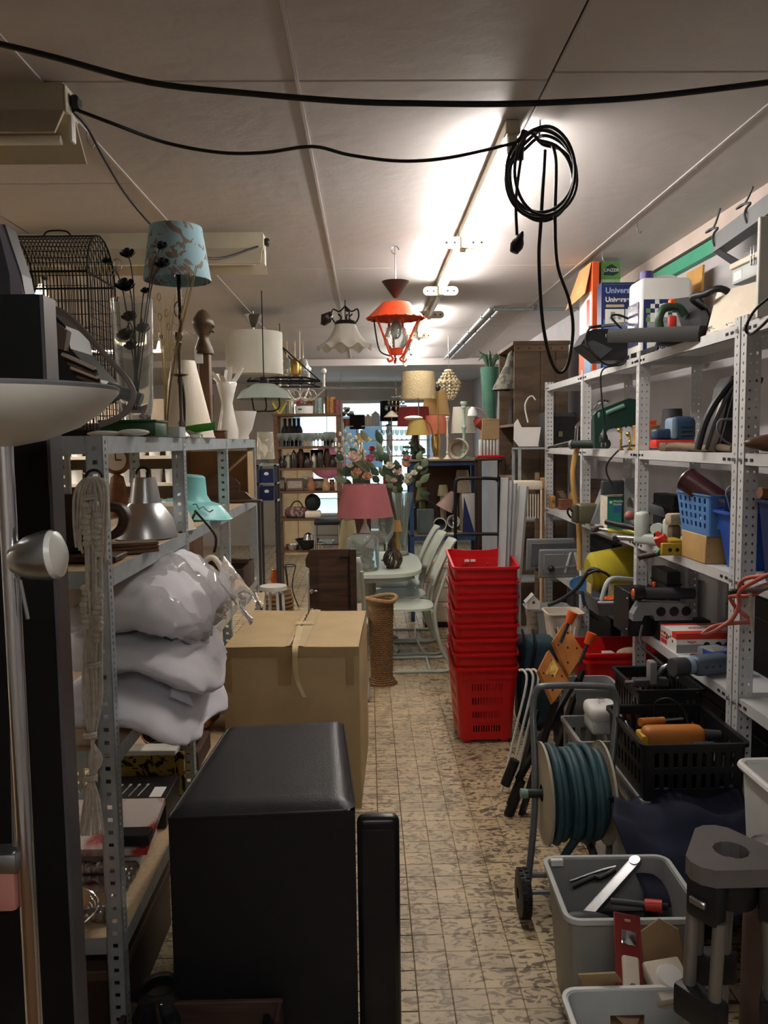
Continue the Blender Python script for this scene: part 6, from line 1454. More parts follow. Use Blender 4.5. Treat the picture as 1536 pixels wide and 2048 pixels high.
Yc=4.34;t=thing('white_bowl','white footed porcelain bowl at the shelf front','bowl',at(482,Yc));hh=P(480,823,Y=Yc).z-Z;r_=S(32,Yc)
MB().lathe([(0,0),(r_*.5,0),(r_*.48,hh*.15),(r_*.7,hh*.35),(r_,hh),(r_*.95,hh),(r_*.64,hh*.42),(0,hh*.3)],28).build('body',m_jerry,t,.8)
t=thing('brown_box','small brown wooden box between the bust and the white bowl','box',at(440,3.76));MB().rb(-.03,.03,-.03,.03,0,.032,.003,1).build('body',MATS['mid brown wood'],t);MB().rb(-.032,.032,-.032,.032,.032,.038,.002,1).build('lid',MATS['mid brown wood'],t)
t=thing('red_glass_bird','small red glass ornament at the end of the top shelf','ornament',(-.68,4.48,Z));MB().ball((0,0,.035),(.025,.02,.03),12,8).build('body',M('ruby glass','#8f2a26',.1,trans=.4),t);MB().tube(spl([(.02,0,.05),(.035,0,.07),(.04,0,.06)],3),.006,6).build('neck',MATS['ruby glass'],t)
t=thing('glass_bowl','clear glass footed bowl behind the white bowl','bowl',(-.71,4.58,Z));MB().lathe([(0,0),(.03,0),(.008,.02),(.008,.05),(.05,.08),(.07,.11),(.068,.11),(.047,.085),(0,.06)],24).build('body',m_gl,t,.9)
t=thing('tulip_vase','slim brown and white vase of thin stems beside the lotus vase','vase',(-.78,4.1,Z));MB().lathe([(0,0),(.02,0),(.012,.1),(.018,.22),(.015,.22),(0,.1)],14).build('body',M('smoke brown glass','#6b5a50',.1,trans=.5),t,.9)
Yk=2.95;xk0,xk1=P(35,600,Y=Yk).x,P(205,600,Y=Yk).x;zk1=P(120,474,Y=Yk).z
xk0=max(xk0,-1.30);W=xk1-xk0
t=thing('bird_cage','black wire birdcage with a barrel roof on the top shelf','birdcage',((xk0+xk1)/2,Yk,Z));hk=zk1-Z;dk=.30;rk=.15
def arc(x,n=10):return[(x,-dk/2,.02)]+[(x,-rk*math.cos(PI*k/n),hk-rk+rk*math.sin(PI*k/n))for k in range(n+1)]+[(x,dk/2,.02)]
cg=MB()
for k in range(25):cg.tube(arc(-W/2+W*k/24),.0016,4)
cg.build('roof_wires',m_blackm,t);cg=MB()
for y in(-1,1):
 for k in range(12):z=.04+k*(hk-rk-.04)/11;cg.tube([(-W/2,y*dk/2,z),(W/2,y*dk/2,z)],.0013,4)
for k in range(1,10):a=PI*k/10;cg.tube([(-W/2,-rk*math.cos(a),hk-rk+rk*math.sin(a)),(W/2,-rk*math.cos(a),hk-rk+rk*math.sin(a))],.0014,4)
cg.build('cross_wires',m_blackm,t);cg=MB()
for s in(-1,1):
 for k in range(13):
  y=-dk/2+dk*k/12;zt_=hk-rk+math.sqrt(max(0,rk*rk-y*y));cg.tube([(s*W/2,y,.02),(s*W/2,y,zt_)],.0013,4)
 for k in range(16):z=.05+k*.028;cg.tube([(s*W/2,-dk/2,z),(s*W/2,dk/2,z)],.0011,4)
cg.build('end_wires',m_blackm,t)
for x in(-W/2,W/2):MB().tube(arc(x),.0035,5).build('end_hoop',m_blackm,t)
for z in(.16,hk-rk):MB().tube([(-W/2,-dk/2,z),(W/2,-dk/2,z),(W/2,dk/2,z),(-W/2,dk/2,z)],.004,5,closed=True).build('frame_ring',m_blackm,t)
MB().rb(-W/2-.006,W/2+.006,-dk/2-.006,dk/2+.006,0,.03,.004,1).build('tray',m_blackm,t)
MB().tube(spl([(-.05,0,hk),(-.03,0,hk+.02),(.03,0,hk+.02),(.05,0,hk)],4),.003,5).build('carry_handle',m_blackm,t)
MB().rb(-.03,.02,-.04,.0,.20,.24,.004,1).build('feeder',m_black,t);MB().cyl((-W/2,0,.30),(W/2,0,.30),.005,n=6).build('perch',m_dkgrey,t)
Z=ZL[1]+.004
Yc=2.76;c=P(293,1075,Y=Yc);t=thing('aluminium_pendant','brushed aluminium bell pendant shade with a black hook','pendant lamp',(c.x,Yc,Z));o=t.location.copy();hh=P(293,955,Y=Yc).z-Z;r_=S(62,Yc)
m_alub=M('spun aluminium','#b9babb',.3,.85,var=.04,scale=3)
MB().lathe([(r_,0),(r_*.98,hh*.06),(r_*.86,hh*.30),(r_*.62,hh*.5),(r_*.54,hh*.56),(r_*.50,hh*.58),(r_*.36,hh),(0,hh),(0,hh*.97),(r_*.33,hh*.97),(r_*.48,hh*.55),(r_*.84,hh*.28),(r_*.97,0)],36).build('shade',m_alub,t,.5)
MB().tube([(.022*math.cos(a)-.004,0,hh+.012+.022*math.sin(a))for a in[PI*j/8 for j in range(9)]],.004,6).build('hook',m_black,t);MB().cyl((.012,0,hh),(.012,0,hh+.02),.006,n=8).build('cord_grip',m_black,t)
Yc=3.48;c=P(398,1082,Y=Yc);t=thing('turquoise_pendant','turquoise enamelled bell pendant shade tipped on the shelf','pendant lamp',(P(383,1060,Y=Yc).x,Yc,Z),0,ry=.12);hh=P(345,950,Y=Yc).z-Z;r_=S(80,Yc)
m_turq=M('turquoise enamel','#7cc3c3',.35,var=.04)
MB().lathe([(r_,.012),(r_*.97,.02),(r_*.70,hh*.36),(r_*.45,hh*.42),(r_*.34,hh*.56),(r_*.26,hh*.96),(r_*.2,hh),(0,hh),(0,hh*.97),(r_*.2,hh*.96),(r_*.3,hh*.54),(r_*.42,hh*.40),(r_*.67,hh*.34),(r_*.95,.012)],36).build('shade',m_turq,t,.5)
MB().tube([(r_*math.cos(2*PI*k/36),r_*math.sin(2*PI*k/36),.012)for k in range(36)],.0035,5,closed=True).build('shade_rim',m_turq,t)
MB().tube([(.03+.014*k,-r_*.80+.002*k,.07-.004*k+.010*math.sin(k*2.4))for k in range(7)],.0022,4).build('signature',m_black,t)
t=thing('beige_pendant','cream enamel pendant shade partly behind the galvanised post','pendant lamp',(P(372,1090,Y=2.98).x-.05,2.985,Z));MB().lathe([(.085,.0),(.08,.02),(.05,.09),(.03,.10),(0,.10),(0,.098),(.03,.097),(.046,.088),(.078,.015)],28).build('shade',m_cream,t,.5);MB().tube([(.085*math.cos(2*PI*k/28),.085*math.sin(2*PI*k/28),0.002)for k in range(28)],.003,5,closed=True).build('shade_rim',m_whitep,t)
cable('pendant_cord','black and white flex with a small plug hanging over the shelf edge',[Vector((-.69,3.12,Z+.006)),Vector((-.66,3.08,Z+.05)),Vector((-.635,3.0,Z+.06)),P(427,1065,Y=3.0),P(432,1085,Y=3.0),P(428,1105,Y=3.0)],.005,m_black)
Yc=4.38;t=thing('scalloped_headboard','dark brown wooden panel with a scalloped cloud-shaped top','panel',(P(455,1055,Y=Yc).x,Yc,Z),-.05);o=t.location.copy()
ol=[(375,1060),(380,1000),(378,975),(392,962),(408,960),(418,950),(437,946),(455,950),(470,956),(480,968),(478,982),(492,984),(503,995),(502,1005),(516,1008),(527,1020),(530,1040),(528,1055)]
pg=[(p.x-o.x,max(0.0,p.z-Z))for p in(P(x,y,Y=Yc)for x,y in ol)]
MB().prism(pg,-.012,.012,T(rx=PI/2)).build('panel',wood('chocolate wood','#4f3626','#3a2619',.45),t,.3);MB().rb(pg[0][0],pg[-1][0],-.06,-.012,0,.014,.003,1).build('ledge',MATS['chocolate wood'],t)
Yc=4.66;a,b=P(384,1000,Y=Yc),P(505,885,Y=Yc);t=thing('open_carton','open brown cardboard carton standing behind the scalloped panel','carton',(a.x,Yc,Z));MB().box(0,b.x-a.x,.0,.008,0,ZL[0]-.06-Z).build('back',m_kraft,t,None);slab(MB(),[Vector((0,0,0)),Vector((0,-.2,0)),Vector((0,-.2,.27)),Vector((0,0,.27))],.004).build('side',m_kraft,t,None);slab(MB(),[Vector((b.x-a.x,0,0)),Vector((b.x-a.x,-.2,0)),Vector((b.x-a.x,-.2,.27)),Vector((b.x-a.x,0,.27))],.004).build('side',m_kraft,t,None);MB().box(0,b.x-a.x,-.2,0,0,.004).build('bottom',m_kraft,t,None)
Yc=2.22;t=thing('bentwood_frame','dark brown curved wooden frame lying on the shelf front','frame',(P(200,1090,Y=Yc).x,Yc,Z));o=t.location.copy();q_=lambda px,py,Y=Yc:P(px,py,Y=Y)-o
pts=[q_(220,1005),q_(245,1010),q_(258,1030),q_(255,1055),q_(240,1072),q_(222,1080)];MB().grid(26,2,lambda u,v:spl(pts,5)[round(u*25)]+Vector((0,-.025+.05*v,0))).build('arc',m_dkwood,t,1).modifiers.new('t','SOLIDIFY').thickness=.022
MB().rb(-.13,.06,-.06,.05,.0,.016,.003,1).build('board',m_dkwood,t);MB().rb(-.16,-.02,.02,.06,.016,q_(130,990).z,.004,1).build('back_board',M('dark stained board','#241a16',.5,var=.15),t)
MB().cyl((-.13,.02,.075),(-.13,-.02,.075),.02,n=14).build('knob',m_black,t)
t=thing('wood_plank_set','short stacked brown planks beside the dark curved frame','planks',(P(252,1082,Y=2.3).x,2.36,Z),.5)
for k in range(3):MB().rb(-.07,.07,-.03,.03,.011*k,.010+.011*k,.002,1).build('plank',MATS['red brown wood']if k==1 else m_oldwood,t)
Z=ZL[2]+.004
m_linen=M('white cotton','#dedce2',.85,var=.03,bump=.3,bscale=14)
m_film=M('thin clear film','#ffffff',.06,trans=.9,var=0,ior=1.1)
def pillow(mb,c,r,e=2.6,puff=.03,seed=0,n=40,mz=None):
 of=Vector((seed*7.3,seed*3.1,seed*1.7))
 def f(u,v):
  th=2*PI*u;q=PI*(v-.5);c_,s_=math.cos(th),math.sin(th);cz,sz=math.cos(q),math.sin(q)
  sg=lambda x,p:math.copysign(abs(x)**p,x)
  x,y,z=sg(c_,2/e)*sg(cz,.75),sg(s_,2/e)*sg(cz,.75),sg(sz,1.0)
  p=Vector((x*r[0],y*r[1],z*r[2]))
  w=.030*noise.noise(p*5+of)+.5*puff*(abs(noise.noise(p*9+of))-.25)+.35*puff*(.3-abs(noise.noise(Vector((p.x*26,p.y*9,p.z*22))+of)))
  nrm=Vector((x,y,z*1.3)).normalized();z2=z*r[2]*(1-.4*(abs(x)**5+abs(y)**5)/2)
  return Vector((c[0]+p.x,c[1]+p.y,c[2]+z2))+nrm*w*1.3
 return mb.grid(n,n//2,f,cu=True)
def bed(label,px0,px1,py0,py1,Y0,Y1,seed,name='pillow',puff=.03):
 a,b=P(px0,py1,Y=Y0),P(px1,py0,Y=Y0);zc=(a.z+b.z)/2
 x0,x1=a.x,b.x
 return one(name,label,'pillow',pillow(MB(),(0,0,(b.z-a.z)/2),((x1-x0)/2,(Y1-Y0)/2,(b.z-a.z)/2),3.2,puff,seed,96),m_linen,((x0+x1)/2,(Y0+Y1)/2,a.z),smooth=1.5)
x1=P(370,1450,Y=2.4).x
t1=bed('lowest white pillow bulging over the shelf edge under the others',60,372,1392,1515,2.06,2.74,1)
t1.location.z=Z+.002;t1.scale.z=.82
t2=bed('white pillow with a pointed corner lying between the bedding bag and the lowest pillow',50,392,1282,1410,2.14,2.82,2);t2.location.z=Z+.118;t2.scale.z=.82
for q_o,k_ in((t1,1.9),(t2,1.5)):
 for v_ in q_o.data.vertices:
  d_=v_.co.x+q_o.location.x+.66
  if d_>0:v_.co.z-=k_*d_**1.5
cr=MB();o=t2.location
p0=P(352,1322,Y=2.35)-o;cr.add([p0,P(388,1425,Y=2.25)-o,P(340,1400,Y=2.2)-o,P(365,1380,Y=2.5)-o],[(0,1,2),(0,3,1),(0,2,3),(1,3,2)]);cr.build('pillow_corner',m_linen,t2,None)
t=thing('bagged_duvet','white duvet packed in a shiny clear plastic bag on the pillows','duvet',(0,0,0))
a,b=P(100,1350,Y=2.3),P(408,1160,Y=2.3);zz_=Z+.215
t.location=((a.x+b.x)/2,2.62,zz_);hw=(b.x-a.x)/2;hh=(ZL[1]-.045-zz_)/2
pillow(MB(),(-.02,0,hh),(hw*.93,.42,hh*.94),3.4,.035,5,110).build('duvet',m_linen,t,1.5)
pillow(MB(),(.0,0,hh),(hw*1.0,.44,hh*.985),3.4,.055,9,130).build('plastic_bag',m_film,t,1.5)
for q_o in t.children:
 for v_ in q_o.data.vertices:
  d_=v_.co.x+t.location.x+.66
  if d_>0:v_.co.z-=1.4*d_**1.5
sw=MB();sw.grid(10,8,lambda u,v:Vector((hw*.9+.13*u,-.18+.36*v,hh*(1.5-1.2*u)+.03*math.sin(9*v+4*u))));sw.build('bag_end',m_film,t,1.4)
t=thing('folded_blanket','folded white quilt under the pillows at the shelf end','blanket',(-.88,2.09,Z+.0));MB().rb(-.20,.1,-.04,.0,.0,.10,.03,3).build('fold',m_linen,t);MB().rb(-.20,.1,-.045,.0,.102,.16,.025,3).build('fold',m_linen,t)
Yc=3.68;t=thing('swan_vase','white porcelain swan with a curved neck','ornament',(P(428,1200,Y=Yc).x-.02,Yc+.03,Z));hs=P(425,1115,Y=Yc).z-Z
MB().ball((-.02,0,.05),(.07,.05,.05),18,12).build('body',glaze(),t,1.2);MB().tube(spl([(.02,0,.05),(.055,0,hs*.35),(.06,0,hs*.7),(.02,0,hs*.97),(-.02,0,hs*.92),(-.028,0,hs*.7),(-.02,0,hs*.62)],6),.014,10).build('neck',glaze(),t,1.2)
for k in range(5):MB().grid(5,5,lambda u,v:Vector((-.05-.05*v,-.05+.02*k+.02*(u-.5),.06+.06*v-.02*(k-2)**2*.2))).build('feather',glaze(),t,1)
Yc=4.08;t=thing('dinner_plate','white oval plate lying by the shelf edge with sunglasses on it','plate',(P(468,1195,Y=Yc).x,Yc,Z));MB().lathe([(0,.006),(.06,.006),(.095,.02),(.097,.017),(.06,0),(0,0)],32).build('dish',glaze(),t,.8)
t=thing('sunglasses','black sunglasses lying on the white plate','glasses',(P(472,1195,Y=Yc).x,Yc-.01,Z+.016));
for s in(-1,1):MB().tube([(s*.022+.017*math.cos(k*PI/6),.012*math.sin(k*PI/6),.006)for k in range(12)],.0035,5,closed=True).build('lens_frame',m_black,t)
t=thing('shell_fan','cream shell shaped fan of feathers between the bag and the swan','ornament',(P(400,1195,Y=3.45).x-.03,3.45,Z))
for k in range(9):a=.35+k*.3;MB().grid(3,6,lambda u,v:Vector((.10*v*math.cos(a)+(u-.5)*.03*v*math.sin(a),.01*k*.3,.01+.12*v*math.sin(a)))).build('rib',m_cream,t,1)
Yc=2.98;t=thing('letter_holder','small wooden letter holder with an arched divider','holder',(P(414,1275,Y=Yc).x-.01,Yc,Z-.055))
t.location=(-.675,3.02,Z)
MB().rb(-.03,.04,-.07,.07,0,.05,.004,1).build('base_box',m_pine,t);MB().prism([(-.05,.05),(.05,.05),(.05,.075),(.03,.10),(-.03,.10),(-.05,.075)],-.006,.006,Matrix(((0,0,1,.005),(1,0,0,0),(0,1,0,0),(0,0,0,1)))).build('divider',m_pine,t,.3)
one('black_screen','black flat screen propped behind the wooden letter holder','screen',MB().rb(-.10,.08,-.008,.008,0,.15,.004,1),m_black,(-.70,3.13,Z),rx=-.25)
t=thing('dark_toolbox','dark brown wooden crate at the far end of the third shelf','crate',(-.76,4.35,Z));tub(MB(),.22,.4,.22,.4,.13,.004,.01,[0,.13]).build('wall',m_dkwood,t,.4);MB().rb(-.11,.11,-.01,.01,.13,.16,.004,1).build('grip',m_dkwood,t)
Z=ZL[3]+.004
m_copper=M('copper','#9c5f3c',.25,.9,var=.1)
Yc=3.3;t=thing('copper_bowl','shiny copper bowl on the lower shelf behind the black pan','bowl',(-.80,3.55,Z+.0));MB().lathe([(0,0),(.06,0),(.12,.06),(.145,.15),(.14,.15),(.115,.065),(.055,.01),(0,.008)],28).build('body',m_copper,t,.8)
t.location.z=Z
t=thing('griddle_pan','black ribbed griddle pan with a long handle','pan',(-.80,3.20,Z+.08),rx=.15);MB().lathe([(0,0),(.10,0),(.125,.05),(.12,.05),(.097,.008),(0,.008)],28).build('dish',m_black,t,.6)
for k in range(7):MB().rb(-.09+.015*abs(k-3),.09-.015*abs(k-3),-.072+k*.024-.004,-.072+k*.024+.004,.008,.014,.002,1).build('rib',m_blackm,t)
MB().cyl((.05,-.11,.04),(.07,-.32,.06),.009,n=8).build('handle',m_black,t);MB().tube([(.12*math.cos(2*PI*k/28),.12*math.sin(2*PI*k/28),.05)for k in range(28)],.003,5,closed=True).build('pan_rim',m_copper,t)
t=thing('pan_stand','low brown wooden crate carrying the griddle pan','crate',(-.80,3.22,Z));MB().rb(-.12,.12,-.12,.12,0,.075,.004,1).build('body',m_rust,t)
t=thing('large_copper_pan','wide copper pan above the griddle','pan',(-.85,3.95,Z));MB().lathe([(0,0),(.13,0),(.16,.10),(.30*.55,.22),(.16,.22),(.15,.10),(.12,.01),(0,.01)],28).build('dish',m_copper,t,.8)
bgm=MB().grid(14,10,lambda u,v:Vector(((u-.5)*.26,(v-.5)*.2,.05+.03*math.sin(7*u+2)*math.sin(6*v)+.02*math.sin(15*u+9*v))))
one('crumpled_film','crumpled clear wrap lying over papers by the cardboard box','wrap',bgm,MATS['clear film'],(-.70,3.62,Z+.23),smooth=1.3)
def lay(name,label,cat,pts,zt,th,mat):
 o=Vector(pts[0]);mb=slab(MB(),[Vector((p.x,p.y,Z))-o for p in pts],th);return one(name,label,cat,mb,mat,(o.x,o.y,o.z),smooth=None)
Yc=2.62;t=thing('printed_board','board printed with black eyes on ochre, standing at the back of the shelf','board',(-1.02,2.86,Z));MB().rb(0,.34,0,.012,0,.17,.002,1).build('board',floral('ochre eye print','#b59a4e','#1f1a14',22),t)
one('white_tile','white tile resting on the printed board','tile',MB().rb(0,.3,-.03,.04,0,.02,.003,1),m_whitep,(-1.0,2.85,Z+.172))
t=thing('black_cutlery_box','black box with four spoon symbols and a white barcode label','box',(-1.0,2.62,Z));MB().rb(0,.31,0,.2,0,.10,.003,1).build('body',m_black,t);MB().box(.25,.29,.02,.10,.1,.1012).build('label',m_whitep,t,None)
for k in range(4):MB().tube([(.12+k*.03,.03,.101),(.13+k*.03,.11,.101)],.002,5).ball((.13+k*.03,.12,.101),(.006,.01,.002),8,4).build('spoon_print',m_ltgrey,t)
m_canvas=M('flower print','#d8ccc4',.6,col2='#b02f2c',thr=.60,scale=9,var=0)
t=thing('flower_canvas','canvas print of red and pink flowers leaning on the black box','picture',(-1.05,2.36,Z),rx=.0);MB().rb(0,.37,0,.24,.05,.075,.002,1,T(rx=.22)).build('print',m_canvas,t);MB().rb(.02,.34,.02,.22,0.0,.05,.003,1).build('stretcher',m_white,t)
one('black_frame_piece','small black box lying on the flower canvas','box',MB().rb(0,.13,0,.05,0,.035,.002,1),m_black,(-.80,2.34,Z+.082),rx=.1)
t=thing('ornate_frame','silver ornate picture frame lying on the chipboard shelf','picture frame',(-1.06,2.10,Z));W_,D_=.34,.24
m_silv=M('antique silver','#a59b92',.3,.7,var=.25,scale=40)
for(xa,ya,xb,yb)in((0,0,W_,0),(W_,0,W_,D_),(W_,D_,0,D_),(0,D_,0,0)):
 L_=math.hypot(xb-xa,yb-ya);n_=int(L_/.018);mb=MB()
 for k in range(n_+1):
  f=k/n_;p=(xa+(xb-xa)*f,ya+(yb-ya)*f,.018);mb.ball(p,(.017+.004*(k%2),.02,.014+.005*(k%3)),8,6)
 mb.build('moulding',m_silv,t,1.2)
MB().box(.02,W_-.02,.02,D_-.02,0,.006).build('mirror',m_chrome,t,None)
t=thing('fruit_rack','round chrome wire plate rack with a wooden ring','rack',(-.86,2.085,Z+.006),rx=.0);
MB().grid(28,8,lambda u,v:Vector(((.075+.022*math.cos(2*PI*v))*math.cos(2*PI*u),(.075+.022*math.cos(2*PI*v))*math.sin(2*PI*u),.05+.012*math.sin(2*PI*v))),cu=True,cv=True).build('ring',m_pine,t,1.2)
for k in range(5):MB().tube([((.085+.008*k)*math.cos(2*PI*j/28),(.085+.008*k)*math.sin(2*PI*j/28),.004+.007*k)for j in range(28)],.0025,5,closed=True).build('wire_ring',m_chrome,t)
for k in range(4):MB().tube(spl([(.05*math.cos(k*1.57),.05*math.sin(k*1.57),.05),(.03*math.cos(k*1.57),.03*math.sin(k*1.57),.10),(0,0,.12)],3),.0018,5).build('wire_arm',m_chrome,t)
m_mac=M('undyed cotton cord','#cfc6b8',.95,var=.15,scale=60,bump=.3,bscale=200)
ym=1.985;top=P(185,955,Y=ym);t=thing('macrame_hanger','long knotted cotton macrame plant hanger hanging on the shelf post','macrame',top);o=top;q_=lambda px,py,Y=ym:P(px,py,Y=Y)-o
MB().tube([(.020*math.cos(a)+.004,0,.0+.018*math.sin(a))for a in[PI*j/10 for j in range(11)]],.0035,6).build('hook_ring',m_black,t)
rnd=random.Random(4)
for k in range(8):
 s=(k-3.5)/3.5;dx=lambda a:a*s
 pts=[(.006*s,-.004,0),q_(185+20*s,985)+Vector((0,-.006*(k%2),0)),q_(185+17*s,1040),q_(188+16*s,1150)+Vector((0,-.008*(k%3),0)),q_(188+17*s,1250),q_(186+19*s,1330)+Vector((0,-.006*(k%2),0)),q_(186+17*s,1400),q_(184+4*s,1475),q_(190-12*s,1520),q_(183+3*s,1560),q_(184+14*s,1600),q_(182+24*s,1670)]
 MB().tube(spl([Vector(p)+Vector((rnd.uniform(-.001,.001),rnd.uniform(-.004,.004),0))for p in pts],4),.0036,6).build('cord',m_mac,t,1.3)
for px,y0_,y1_ in((174,1010,1100),(196,1030,1120),(172,1175,1270),(197,1180,1290)):
 mb=MB();n_=int((y1_-y0_)/11)
 for k in range(n_):p=q_(px+3*math.sin(k*1.3),y0_+11*k);mb.ball((p.x,p.y-.006,p.z),(.012,.009,.009),9,6)
 mb.build('knot_row',m_mac,t,1.3)
for k,(px,py)in enumerate(((182,1475),(183,1560),(190,1335),(182,1000))):p=q_(px,py);MB().tube([(p.x+.014*math.cos(a),p.y-.003+.012*math.sin(a),p.z+.001*a)for a in[j*.7 for j in range(20)]],.004,6).build('wrap_knot',m_mac,t,1.3)
for k in range(5):
 px=(150,157,163,208,214)[k];MB().tube(spl([(.0,-.004,-.002),q_((170 if k<3 else 200),958),q_(px,985),q_(px-2,1040+20*k),q_(px+3,1095+6*k)],4),.004,6).build('loose_cord',m_mac,t,1.3)
def lamp(label,px,Y,zb,box,smat,bmat,name='table_lamp',base='lathe',r=None,group=None):
 """lamp standing on height zb; box = shade pixels (left, right, top, bottom, top half-width factor)"""
 x=P(px,900,Y=Y).x;t=thing(name,label,'lamp',(x,Y,zb),0,group)
 l,rr,tp,bt,k=box;sx=P((l+rr)/2,900,Y=Y).x-x;r0=S((rr-l)/2,Y);z0,z1=P(px,bt,Y=Y).z-zb,P(px,tp,Y=Y).z-zb
 MB().lathe([(r0,z0),(r0*k,z1),(r0*k-.003,z1),(r0-.003,z0),(r0,z0)],28,T((sx,0,0))).build('shade',smat,t,.5)
 MB().tube([(sx+r0*math.cos(2*PI*j/28),r0*math.sin(2*PI*j/28),z0)for j in range(28)],.002,4,closed=True).build('shade_wire',smat,t)
 b=r or .05
 if base=='lathe':MB().lathe([(0,0),(b,0),(b,.01),(b*.4,.03),(b*.8,z0*.25),(b*.9,z0*.45),(b*.35,z0*.75),(.012,z0*.85),(.008,z1),(0,z1)],20).build('base',bmat,t,.7)
 elif base=='pole':
  MB().lathe([(0,0),(b,0),(b,.008),(.012,.02),(0,.02)],20).build('foot',bmat,t,.6);MB().cyl((0,0,.01),(0,0,z1),.006,n=8).build('pole',bmat,t)
 MB().cyl((0,0,(z0+z1)/2),(0,0,(z0+z1)/2+.04),.014,n=10).build('bulb_holder',m_black,t)
 for j in range(3):MB().cyl((0,0,z1-.004),(sx+r0*k*math.cos(j*2.1),r0*k*math.sin(j*2.1),z1-.004),.0015,n=4).build('spider',m_steel,t)
 return t
fab=lambda n,c,**k:M(n,c,.8,var=.05,**k)
m_pink=fab('dusty pink fabric','#b0666c');m_cerw=M('cream glazed ceramic','#c9c6b8',.2,var=.05,coat=.4);m_olg=M('old glass','#dfe6e2',.05,trans=.85,var=0,ior=1.3)
lamp('ceramic table lamp with a dusty pink cone shade on the mint table',728,6.3,ZTB,(671,785,969,1032,.74),m_pink,m_cerw,r=.085)
lamp('small lamp with a pale yellow cone shade behind the glass jar',700,6.62,ZTB,(672,716,1040,1105,.6),fab('pale yellow fabric','#c9bf94'),m_cerw,r=.04,base='pole')
lamp('little brass lamp with an ochre shade beside the glass goblet',792,6.55,ZTB,(781,803,1040,1062,.6),fab('ochre fabric','#a07c42'),m_brass,r=.035)
Yj=5.98;t=thing('driftwood_jar','large lidded glass jar filled with driftwood and shells','jar',(P(725,1150,Y=Yj).x,Yj,ZTB));r_=S(34,Yj);hh=P(725,1068,Y=Yj).z-ZTB
MB().lathe([(0,.0),(r_*.9,0),(r_,.02),(r_,hh*.8),(r_*.9,hh*.93),(r_*.6,hh),(r_*.57,hh),(r_*.86,hh*.92),(r_*.97,hh*.8),(r_*.97,.022),(0,.012)],32).build('glass',m_olg,t,.8)
m_drift=wood('grey driftwood','#8f8474','#675c4e',.85);rnd=random.Random(8)
for k in range(9):a=rnd.uniform(0,6.28);MB().tube(spl([(r_*.7*math.cos(a),r_*.7*math.sin(a),.04+.03*k*.6),(.03*math.cos(a+1),.03*math.sin(a+1),.09+.012*k),(r_*.7*math.cos(a+2.6),r_*.7*math.sin(a+2.6),.07+.022*k)],4),.010,6).build('driftwood',m_drift,t)
for k in range(7):a=rnd.uniform(0,6.28);MB().ball((r_*.55*math.cos(a),r_*.55*math.sin(a),.035),(.025,.02,.018),8,6).build('shell',m_cream,t)
def goblet(label,loc,h,r,mat,name='goblet',group=None):
 return one(name,label,'glass',MB().lathe([(0,0),(r*.7,0),(r*.65,h*.02),(r*.12,h*.06),(r*.18,h*.2),(r*.1,h*.35),(r*.3,h*.42),(r*.85,h*.6),(r,h*.85),(r*.9,h),(r*.87,h),(r*.96,h*.85),(r*.8,h*.62),(0,h*.44)],20),mat,loc,group=group,smooth=.9)
goblet('wide glass hurricane goblet under the pink shade',(P(773,1085,Y=6.4).x,6.42,ZTB),P(773,1032,Y=6.42).z-ZTB,S(17,6.4),m_olg)
Yb=6.02;t=thing('twig_lantern','dark pear shaped lantern woven of twigs','lantern',(P(786,1140,Y=Yb).x,Yb,ZTB));hh=P(786,1078,Y=Yb).z-ZTB;rnd=random.Random(3);tw_=MB()
for k in range(36):
 a=rnd.uniform(0,6.28);s_=rnd.uniform(-1.6,1.6);tw_.tube([(S(19,Yb)*(math.sin(PI*min(1,f*1.25+.12))**.7 if f<.65 else .45*(1-f)+.12)*math.cos(a+s_*f),S(19,Yb)*(math.sin(PI*min(1,f*1.25+.12))**.7 if f<.65 else .45*(1-f)+.12)*math.sin(a+s_*f),.005+hh*f)for f in[j/9 for j in range(10)]],.005,5)
tag(tw_.build('twigs',M('dark twig','#3f332a',.85,var=.2),t),kind='stuff');MB().cyl((0,0,0),(0,0,.01),.05,n=14).build('base',MATS['dark twig'],t);MB().cyl((0,0,.01),(0,0,.07),.025,n=12).build('candle',m_cream,t)
t=thing('plate_stack','small stack of white plates at the back of the mint table','plates',(P(800,1075,Y=6.72).x-.02,6.74,ZTB))
for k in range(3):MB().lathe([(0,.004),(.05,.004),(.08,.014),(.08,.010),(.05,0),(0,0)],20,T((0,0,.008*k))).build('plate',glaze(),t,.8)
Yb=6.74;t=thing('flower_bouquet','big bouquet of roses and peonies in a tapering glass vase','flowers',(P(806,1075,Y=Yb).x,Yb,ZTB));o=t.location.copy();q_=lambda px,py,dy=0:P(px,py,Y=Yb+dy)-o;hh=q_(800,985).z
MB().lathe([(0,0),(.05,0),(.05,.01),(.03,.02),(.045,hh*.5),(.09,hh),(.087,hh),(.042,hh*.5),(0,.04)],24).build('vase',m_olg,t,.8)
rnd=random.Random(11);m_leaf=M('bouquet leaf','#3d5540',.6,var=.3,scale=20);m_leaf2=M('pale leaf','#7d8c70',.6,var=.2)
for k in range(52):
 px=rnd.gauss(765,48);py=rnd.gauss(940,28);px=min(850,max(668,px));p=q_(px,py,rnd.uniform(-.1,.12));d=(p-Vector((0,0,hh*.9))).normalized();s_=d.cross(Vector((0,1,.2))).normalized();L_=rnd.uniform(.07,.13);n_=s_.cross(d)
 MB().grid(4,6,lambda u,v:p+d*(L_*(v-.5))+s_*((u-.5)*.06*math.sin(PI*min(1,v+.05))**.8)+n_*(.02*v*v+.012*abs(u-.5))).build('leaf',m_leaf if k%3 else m_leaf2,t,1)
fl_c={'blush':'#d8c0b4','peach':'#cf9f80','pinkp':'#c27a8c','redp':'#a82a30','ivory':'#ded8c4'}
